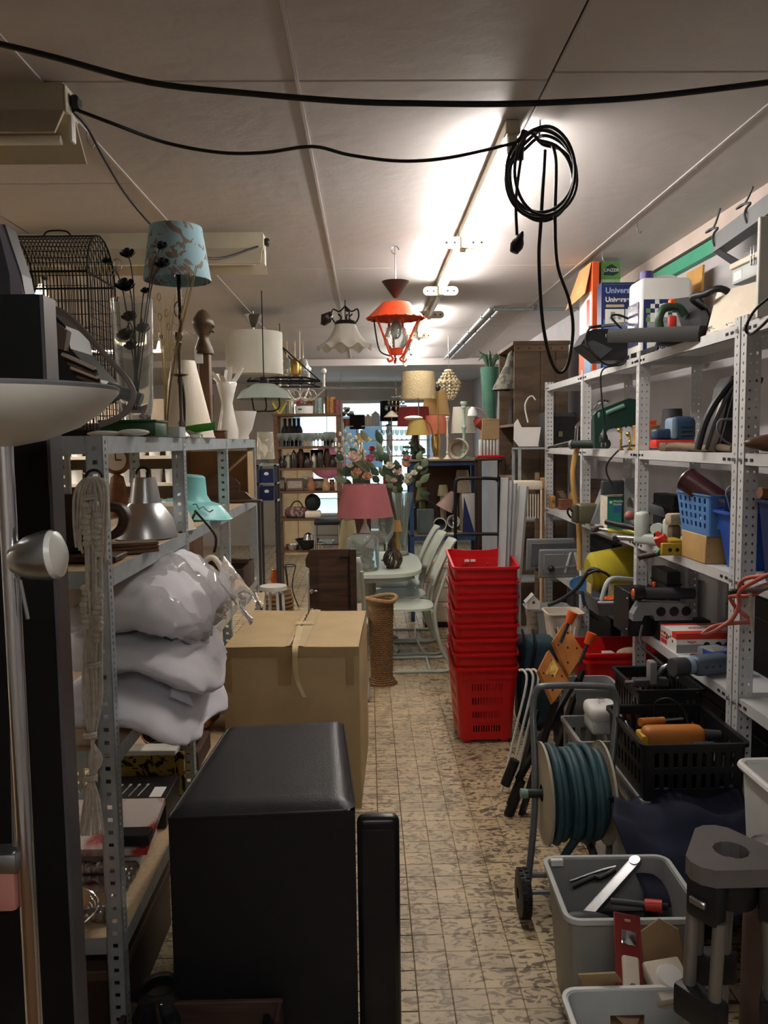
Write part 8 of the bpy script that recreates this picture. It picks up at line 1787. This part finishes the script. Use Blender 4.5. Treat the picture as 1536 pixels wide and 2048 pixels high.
for k,x in enumerate((.96,1.03)):
 t=thing('conduit',['metal conduit running along the ceiling, nearer the tubes','metal conduit running along the ceiling, nearer the wall'][k],'pipe',(x,6.3,ZC-.016));MB().cyl((0,0,0),(0,3.8,0),.012,n=8).build('pipe',m_galv,t)
 for j in range(4):MB().rb(-.02,.02,.4+j*.9,.43+j*.9,-.014,.016,.003,1).build('clip',m_steel,t)
t=thing('conduit','metal conduit crossing the ceiling towards the right wall','pipe',(.98,6.28,ZC-.03));MB().cyl((0,0,0),(.68,0,0),.012,n=8).build('pipe',m_galv,t);MB().rb(.3,.33,-.02,.02,-.014,.03,.003,1).build('clip',m_steel,t)
t=thing('curtain_rail','grey rail hanging across the room before the shop window','rail',(-1.2,11.2,P(720,775,Y=11.2).z));MB().cyl((0,0,0),(2.4,0,0),.018,n=8).build('rail',m_galv,t)
for x in(.2,.85,1.6,2.2):MB().cyl((x,0,0),(x,0,ZC-.08-t.location.z),.006,n=6).build('hanger',m_galv,t)
for k,(px,py)in enumerate(((1275,445),(1205,505),(175,262))):
 h=P(px,py,Z=ZC);one('ceiling_hook',['small steel hook in the ceiling joint above the jerrycan','small steel hook in the ceiling joint above the cartons','small steel hook beside the trough light'][k],'hook',MB().tube(spl([(0,0,0),(0,0,-.03),(.012,0,-.05),(.02,0,-.04)],4),.003,5),m_steel,h)
Y=9.0;bx=lambda px,Y_=9.0:P(px,900,Y=Y_).x;bzs=lambda py,Y_=9.0:P(620,py,Y=Y_).z
m_brw=wood('brown shelf wood','#6a4a30','#4a3220',.6)
t=thing('wooden_shelf_unit','tall brown open shelf unit with glassware before the shop window','shelf',(bx(548),Y,0));W=bx(682)-bx(548);lev=[827,893,936,982,1037,1100];zs_=[bzs(p)for p in lev]
for x in(0,W-.05):
 for y in(0,.3):MB().box(x,x+.045,y,y+.045,0,zs_[0]-.02).build('post',m_brw,t,None)
for z in zs_:MB().box(-.01,W+.01,-.01,.35,z-.025,z).build('shelf',m_brw,t,None)
G1='glasses on the wooden shelf unit'
g0=None
for k in range(15):
 loc=(bx(556+k*8.0),9.03+.03*(k%2),zs_[1])
 if g0 is None:g0=goblet('clear stemmed glass in the row on the wooden shelf unit',loc,.15,.034,m_olg,'wine_glass',G1)
 else:dup(g0,loc,group=G1)
for k in range(9):dup(g0,(bx(562+k*12),9.20,zs_[1]),group=G1)
G2='dark bottles behind the glasses'
b0=bottle('dark bottle standing behind the glasses on the shelf unit',(bx(566),9.28,zs_[1]),.32,.045,m_blackm,group=G2)
for px in(576,585,594):dup(b0,(bx(px),9.28,zs_[1]),group=G2)
one('dark_card','dark card standing at the end of the glasses shelf','card',MB().rb(0,.13,0,.02,0,.16,.004,1),m_blackm,(bx(645),9.26,zs_[1]))
m_dkpot=M('dark glazed pot','#332b28',.3,var=.3,scale=15)
for k in range(9):
 h=.10+.035*((k*5)%4);r=.04+.01*((k*3)%3);mat=(m_dkpot,m_cerw,m_dkpot,M('brown jug glaze','#5a4030',.3))[k%4]
 t=thing('stoneware_pot',['squat dark lidded pot','pale spotted jug','tall dark canister','brown glazed jug','small dark tea pot','pale sugar pot','dark bulbous jar','brown stoneware crock','black storage jar'][k]+' on the shelf below the glasses','pot',(bx(560+k*13.2),9.08+.06*(k%2),zs_[2]))
 MB().lathe([(0,0),(r*.8,0),(r,h*.3),(r*.95,h*.7),(r*.6,h),(0,h)],14).build('body',mat,t,.8);MB().lathe([(0,h+.03),(.01,h+.03),(.01,h+.015),(r*.6,h)],12).build('lid',mat,t,.8);MB().tube([(r+.02*math.sin(a),0,h*.5+.03*math.cos(a))for a in[j*PI/6 for j in range(7)]],.006,5).build('handle',mat,t)
for k in range(4):one('black_box',['long black box','flat black tin','black hat box','tall black pack'][k]+' at the back of the pot shelf','box',MB().rb(-.07,.07,0,.06,0,.14+.03*(k%3),.004,1),m_blackm,(bx(575+k*28),9.22,zs_[2]))
for k,(px,h,w_,c)in enumerate(((558,.15,.05,'#4b3a2c'),(572,.13,.04,'#b5aa98'),(587,.14,.10,'#5a4a42'),(607,.16,.04,'#d5d0c8'),(620,.15,.05,'#8a5a40'),(636,.13,.07,'#4a3a30'),(650,.14,.05,'#9a7a58'),(662,.12,.05,'#6e3a2a'),(672,.15,.03,'#cfc4b0'))):
 t=thing('boxed_trinket',['dark carved caddy','pale ceramic beaker','wide toaster-like box','white framed card','copper coffee pot','dark wooden casket','brass jug','red brown vase','ivory candle'][k]+' on the trinket shelf','trinket',(bx(px),9.06+.05*(k%2),zs_[3]));mt=M('trinket '+c,c,.4,var=.25,scale=25)
 if k in(0,2,3,5):MB().rb(-w_,w_,0,.06,0,h,.006,1).build('body',mt,t);MB().rb(-w_*.8,w_*.8,-.004,0,h*.2,h*.8,.002,1).build('front',M('trinket front','#8c8478',.4,var=.4,scale=40),t)
 else:MB().lathe([(0,0),(w_*.8,0),(w_,h*.4),(w_*.5,h*.8),(w_*.6,h),(0,h)],14).build('body',mt,t,.8);MB().tube([(w_+.02*math.sin(a),0,h*.5+.03*math.cos(a))for a in[j*PI/6 for j in range(7)]],.005,5).build('handle',mt,t)
t=thing('sneaker_pair','plaid shopping bag lying on the lower shelf of the wooden unit','bag',(bx(590),9.1,zs_[4]));MB().rb(-.14,.12,-.05,.12,0,.12,.05,3).build('bag',M('maroon plaid','#5a3030',.8,col2='#8c8888',thr=.55,scale=30),t);MB().tube(spl([(-.08,0,.11),(-.03,0,.18),(.03,0,.18),(.07,0,.11)],4),.008,6).build('handle',m_dkwood,t)
t.name='plaid_bag'
t=thing('round_brush','round black brush head on a cream stand on the lower shelf','brush',(bx(622),9.1,zs_[4]));MB().ball((0,0,.17),(.09,.07,.10),14,10).build('head',m_blackm,t);MB().rb(-.09,.09,-.05,.06,0,.08,.02,2).build('stand',m_cream,t)
t=thing('black_chair','black chair with chrome rungs beside the wooden unit','chair',(bx(655),8.7,0));MB().rb(-.14,.14,-.15,.15,.76,.82,.02,2).build('seat',m_black,t)
for x in(-.13,.13):
 for y in(-.13,.13):MB().cyl((x,y,0),(x,y,.77),.012,n=8).build('leg',m_chrome,t)
for z in(.55,.65):MB().tube([(-.13,-.13,z),(.13,-.13,z)],.008,6).build('rung',m_chrome,t)
t=thing('wooden_tv_stand','small wooden stool holding an old grey screen','stool',(bx(663,8.3),8.3,0));MB().rb(-.15,.15,-.12,.12,.50,.54,.006,1).build('top',m_brw,t);MB().rb(-.10,.10,-.10,.1,.24,.46,.03,2).build('screen',M('grey screen','#5b646c',.2),t);MB().box(-.13,.13,-.11,.11,.2,.22).build('shelf',m_brw,t,None)
for x in(-.14,.11):
 for y in(-.11,.08):MB().box(x,x+.03,y,y+.03,0,.5).build('leg',m_brw,t,None)
t=thing('black_wok','black wok with chrome lids on the bottom shelf','wok',(bx(610),9.05,zs_[5]));MB().lathe([(0,0),(.05,0),(.14,.12),(.135,.12),(.045,.01),(0,.01)],20).build('pan',m_black,t,.8);MB().lathe([(.07,.10),(.05,.18),(0,.2)],16,T((.02,-.05,0))).build('lid',m_chrome,t,.8)
for k in range(3):one('chrome_pan',['low chrome pan','stack of chrome bowls','glass mixing bowl'][k]+' on the bottom shelf of the wooden unit','pan',MB().lathe([(0,0),(.06,0),(.08,.06+.02*k),(.075,.06+.02*k),(.055,.01),(0,.01)],18),(m_steel,m_chrome,m_olg)[k],(bx((580,635,650)[k]),9.06,zs_[5]),smooth=.8)
z=zs_[0]
t=thing('enamel_casserole','white enamel casserole with a loop handle on top of the wooden unit','casserole',(bx(609),9.1,z));MB().lathe([(0,0),(.10,0),(.105,.085),(.10,.085),(.095,.01),(0,.01)],22).build('pot',m_jerry,t,.6);MB().lathe([(.1,.085),(.06,.11),(.015,.12),(.02,.15),(0,.155)],20).build('lid',m_steel,t,.7);MB().tube(spl([(.1,0,.07),(.16,0,.085),(.16,0,.03),(.1,0,.04)],4),.008,6).build('handle',m_jerry,t);MB().box(-.06,-.02,-.105,-.1,.04,.055).build('label',m_dkgrey,t,None)
for k,(px,r,h,c)in enumerate(((661,.06,.17,'#8a5f33'),(673,.05,.14,'#6a3a3a'),(637,.06,.16,'#7c8a86'),(582,.035,.17,'#a8a58c'))):
 t=thing('storage_tin',['gold patterned storage tin','small red brown tin','grey green pitcher tin','silver thermos tin'][k]+' on top of the wooden unit','tin',(bx(px),9.12,z));MB().cyl((0,0,0),(0,0,h),r,n=20).build('body',M('tin '+c,c,.3,.5,var=.35,scale=30),t);MB().cyl((0,0,h),(0,0,h+.012),r*1.03,n=20).build('lid',MATS['tin '+c],t)
t=thing('olive_gift_box','olive box with a yellow ribbon cross on top of the wooden unit','box',(bx(557),9.12,z));MB().rb(-.07,.08,0,.12,0,.16,.004,1).build('body',M('olive card','#6f6c45',.6),t)
for s in(-1,1):MB().box(-.01,.01,-.003,-.001,0,.15,T((.01,0,0),ry=.55*s)).build('ribbon',M('yellow ribbon','#b8a24a',.5),t,None)
one('red_book','red book standing on top of the wooden unit','book',MB().rb(0,.05,0,.12,0,.15,.003,1),fab('red cloth cover','#8c2f2c'),(bx(592),9.12,z));one('orange_tin','orange printed tin behind the casserole','tin',MB().cyl((0,0,0),(0,0,.17),.05,n=16),M('orange tin print','#9c5a2e',.35,var=.35,scale=20),(bx(620),9.27,z))
Y5=6.6;t=thing('dark_etagere','dark slim etagere with navy boxes beyond the galvanised shelving','shelf',(bx(512,Y5),Y5,0));W=bx(552,Y5)-bx(512,Y5);z1=bzs(928,Y5)
for x in(0,W-.02):
 for y in(0,.2):MB().box(x,x+.02,y,y+.02,0,z1).build('post',m_dkgrey,t,None)
for z in(z1,bzs(965,Y5),bzs(1000,Y5),.4):MB().box(0,W,0,.22,z-.012,z).build('shelf',m_galv,t,None)
lamp('lamp with a grey floral shade on the dark etagere',530,Y5+.1,z1,(513,549,864,918,.86),floral('grey floral fabric','#a5a494','#d8d4c4',9),m_olg,r=.04)
for k,py in enumerate((963,998)):t=thing('navy_box',['navy gift box with a white flower','navy gift box on the lower etagere shelf'][k],'box',(bx(516,Y5),Y5+.02,bzs((965,1000)[k],Y5)));MB().rb(0,W-.045,0,.16,0,.11,.003,1).build('body',m_navy,t);MB().ball((.06,-.004,.075),(.02,.004,.014),8,5).build('flower' if k==0 else 'sticker',m_whitep,t)
t=thing('wicker_hamper','round wicker hamper standing on the floor beyond the shelving','basket',(bx(542,7.2),7.3,0));tag(MB().lathe([(0,0),(.12,0),(.15,.15),(.14,.30),(.10,.34),(0,.34)],22).build('weave',m_wick,t,.9),None)
for k in range(9):MB().tube([((.125+.03*math.sin(k/8*PI))*math.cos(j*.3),(.125+.03*math.sin(k/8*PI))*math.sin(j*.3),.02+.036*k)for j in range(21)],.012,5,closed=True).build('coil',m_wick,t)
one('orange_vase','orange glass vase on the wicker hamper','vase',MB().lathe([(0,0),(.03,0),(.05,.06),(.03,.13),(.04,.15),(0,.12)],16),M('orange glass','#c05a24',.2,trans=.3),(bx(542,7.2),7.3,.342),smooth=.8)
t=thing('white_stool','round white stool at the far end of the galvanised shelving','stool',(bx(540,6.0),6.0,0));zq=bzs(1170,6.0);MB().cyl((0,0,zq-.03),(0,0,zq),.10,n=24).build('seat',m_jerry,t)
for k in range(4):MB().tube([(.07*math.cos(k*1.57+.5),.07*math.sin(k*1.57+.5),zq-.03),(.1*math.cos(k*1.57+.5),.1*math.sin(k*1.57+.5),.0)],.011,6).build('leg',m_jerry,t)
t=thing('iron_plant_stand','thin black iron stand in the back aisle','stand',(bx(572,8.0),8.0,0))
for k in range(3):MB().tube(spl([(.09*math.cos(k*2.1),.09*math.sin(k*2.1),0),(.03*math.cos(k*2.1),.03*math.sin(k*2.1),.2),(.07*math.cos(k*2.1),.07*math.sin(k*2.1),.42)],4),.006,5).build('leg',m_black,t)
MB().tube([(.07*math.cos(j*.4),.07*math.sin(j*.4),.42)for j in range(16)],.005,5,closed=True).build('ring',m_black,t)
Yk=5.4;t=thing('crockery_shelf','brown wooden crockery shelf seen between the galvanised posts','shelf',(-2.15,Yk,0));W=.95
for x in(0,W):MB().box(x,x+.03,0,.3,0,1.95).build('side',m_brw,t,None)
kz=[.4,.8,1.18,1.38,1.56,1.80]
for z in kz:MB().box(.03,W,0,.3,z-.02,z).build('shelf',m_cream,t,None)
MB().box(.03,W,.29,.3,0,1.95).build('back',M('pale back panel','#9c8c78',.7),t,None)
G3='white mugs on the crockery shelf';mg=thing('mug','white mug on the crockery shelf behind the galvanised posts','mug',(-2.05,Yk+.08,kz[4]),0,G3);MB().lathe([(0,0),(.035,0),(.04,.09),(.037,.09),(.033,.01),(0,.01)],14).build('cup',m_jerry,mg,.7);MB().tube([(.038+.02*math.sin(a),0,.045+.025*math.cos(a))for a in[j*PI/6 for j in range(7)]],.005,5).build('handle',m_jerry,mg)
for k in range(24):
 if k:dup(mg,(-2.06+.105*(k%8),Yk+.08+.02*(k%3),kz[4-k//8]),.5*(k%4),group=G3)
Yk=3.9;t=thing('banjo_clock','carved wooden wall clock on a stand behind the galvanised posts','clock',(P(233,920,Y=Yk).x,Yk,0));zc=P(233,920,Y=Yk).z;m_clk=wood('honey oak','#8a5a36','#6a4226',.45)
MB().lathe([(0,-.02),(.065,-.02),(.07,0),(.06,.01),(0,.01)],24,T((0,0,zc),rx=PI/2)).build('case',m_clk,t,.6);MB().cyl((0,-.014,zc),(0,-.011,zc),.05,n=24).build('dial',m_cream,t);MB().box(-.002,.002,-.017,-.015,zc,zc+.035).build('hand',m_black,t,None);MB().box(-.0,.028,-.017,-.015,zc-.002,zc+.002).build('hand',m_black,t,None);MB().lathe([(0,0),(.04,0),(.05,.1),(.03,.2),(0,.22)],16,T((0,0,zc-.28))).build('body',m_clk,t,.7);MB().rb(-.05,.05,-.04,.04,0,zc-.28,.006,1).build('stand',m_dkwood,t);MB().ball((0,0,zc+.085),(.03,.015,.02),10,6).build('crest',m_clk,t)
t=thing('cream_cupboard','tall cream cupboard by the far wall behind the shelf unit','cupboard',(bx(560,11.5),11.8,0));MB().rb(0,.42,0,.4,0,1.75,.005,1).build('body',M('cream laminate','#cdb992',.5),t);
for k in range(2):d_=MB().rb(.01+.205*k,.205+.2*k,-.015,0,.05,1.72,.003,1).build('door',MATS['cream laminate'],t);MB().cyl((.19+.04*k,-.03,.9),(.19+.04*k,-.014,.9),.012,n=8).build('knob',m_steel,d_)
Yw=12.2;zw=[P(740,p,Y=Yw).z for p in(851,880,912)]
t=thing('display_shelf','light metal display shelf with glasses in the shop window','shelf',(P(688,900,Y=Yw).x,Yw,0));W=P(860,900,Y=Yw).x-P(688,900,Y=Yw).x
for x in(0,W*.5,W-.03):
 for y in(0,.25):MB().box(x,x+.025,y,y+.025,0,zw[0]).build('post',m_ltgrey,t,None)
for z in zw+[.9,.3]:MB().box(0,W,0,.27,z-.015,z).build('shelf',m_ltgrey,t,None)
G4='glasses in the window display'
for k in range(9):dup(g0,(P(757+k*9.5,900,Y=Yw).x,Yw+.1,zw[1]),label='tall stemmed glass in the shop window display',group=G4)
for k in range(8):dup(g0,(P(760+k*11,900,Y=Yw).x,Yw+.1,zw[2]),label='tall stemmed glass in the shop window display',group=G4)
lamp('lamp with a black fringed drum shade in the window display',714,Yw+.1,zw[1],(700,731,830,858,.98),fab('black fringe','#0f0f12',stretch=(60,60,1),bump=.6),m_black,base='pole')
lamp('taller lamp with a black drum shade hung with strings in the window display',778,Yw+.1,zw[0],(761,800,802,842,.98),MATS['black fringe'],m_black,base='pole')
lamp('small lamp with a cream cone shade before the window',784,10.6,P(784,930,Y=10.6).z,(768,800,822,834,.2),m_cream,m_brass,base='pole')
for k,px in enumerate((784,722)):
 z=P(px,930 if k==0 else 920,Y=(10.6,11.0)[k]).z;one('lamp_plinth',['grey plinth carrying the small cream cone lamp','grey plinth carrying the pale orange lamp'][k],'plinth',MB().rb(-.12,.12,-.12,.12,0,z-.002,.004,1),m_dkwood,(P(px,900,Y=(10.6,11.0)[k]).x,(10.6,11.0)[k],0))
t=thing('flower_pot','potted white flowers on the window display shelf','plant',(P(695,900,Y=Yw).x,Yw+.12,zw[0]));MB().lathe([(0,0),(.05,0),(.07,.11),(.065,.11),(0,.09)],16).build('pot',MATS['rust orange paint'],t,.6)
for k in range(10):MB().ball((.08*math.cos(k*2.4)*((k%3)+1)/3,.05*math.sin(k*2.4),.17+.03*(k%4)),(.035,.03,.025),8,6).build('flower',m_jerry if k%2 else m_leaf,t)
for k,(px,h,w_)in enumerate(((737,.12,.05),(752,.16,.06))):t=thing('tea_light_house',['plain beige box lantern','white house shaped lantern with a heart'][k]+' on the display shelf','lantern',(P(px,900,Y=Yw).x,Yw+.06,zw[0]));MB().rb(-w_,w_,0,.1,0,h,.004,1).build('body',m_ltgrey if k else m_cream,t);MB().prism([(-w_*1.1,h),(w_*1.1,h),(0,h+.06)],-.1,0,T(rx=PI/2)).build('roof',m_ltgrey if k else m_cream,t,None)
hk=P(792,770,Y=11.6);hk.z=ZC-.08;t=thing('crystal_chandelier','crystal chandelier sparkling before the shop window','chandelier',hk);
for r,py in((.06,790),(.11,800),(.15,812),(.1,825)):
 z=P(792,py,Y=11.6).z-hk.z;MB().tube([(r*math.cos(j*.35),r*math.sin(j*.35),z)for j in range(18)],.006,5,closed=True).build('ring',m_brass,t)
 mb=MB()
 for j in range(12):mb.ball((r*math.cos(j*.52),r*math.sin(j*.52),z-.035),(.012,.012,.03),6,5)
 mb.build('crystal_row',m_gl,t,1)
MB().cyl((0,0,0),(0,0,P(792,826,Y=11.6).z-hk.z),.006,n=6).build('stem',m_brass,t)
t=thing('pink_balloon_lamp','bright pink paper globe lamp in the shop window','lamp',(P(655,925,Y=12.0).x,12.0,P(655,925,Y=12.0).z));MB().ball((0,0,0),(.26,.2,.24),20,14).build('globe',fab('pink paper','#e08ab0'),t);MB().cyl((0,0,.23),(0,0,ZC-.08-t.location.z),.004,n=5).build('cord',m_black,t)
t=thing('travel_case','dark brown travel case pushed under the lowest galvanised shelf','suitcase',(-1.05,2.1,0));MB().rb(0,.36,0,.55,0,.24,.01,2).build('body',M('dark brown leather','#3a2a22',.55,var=.2),t);MB().rb(-.004,.364,-.004,.554,.18,.21,.004,1).build('band',M('worn leather band','#55402f',.6),t)
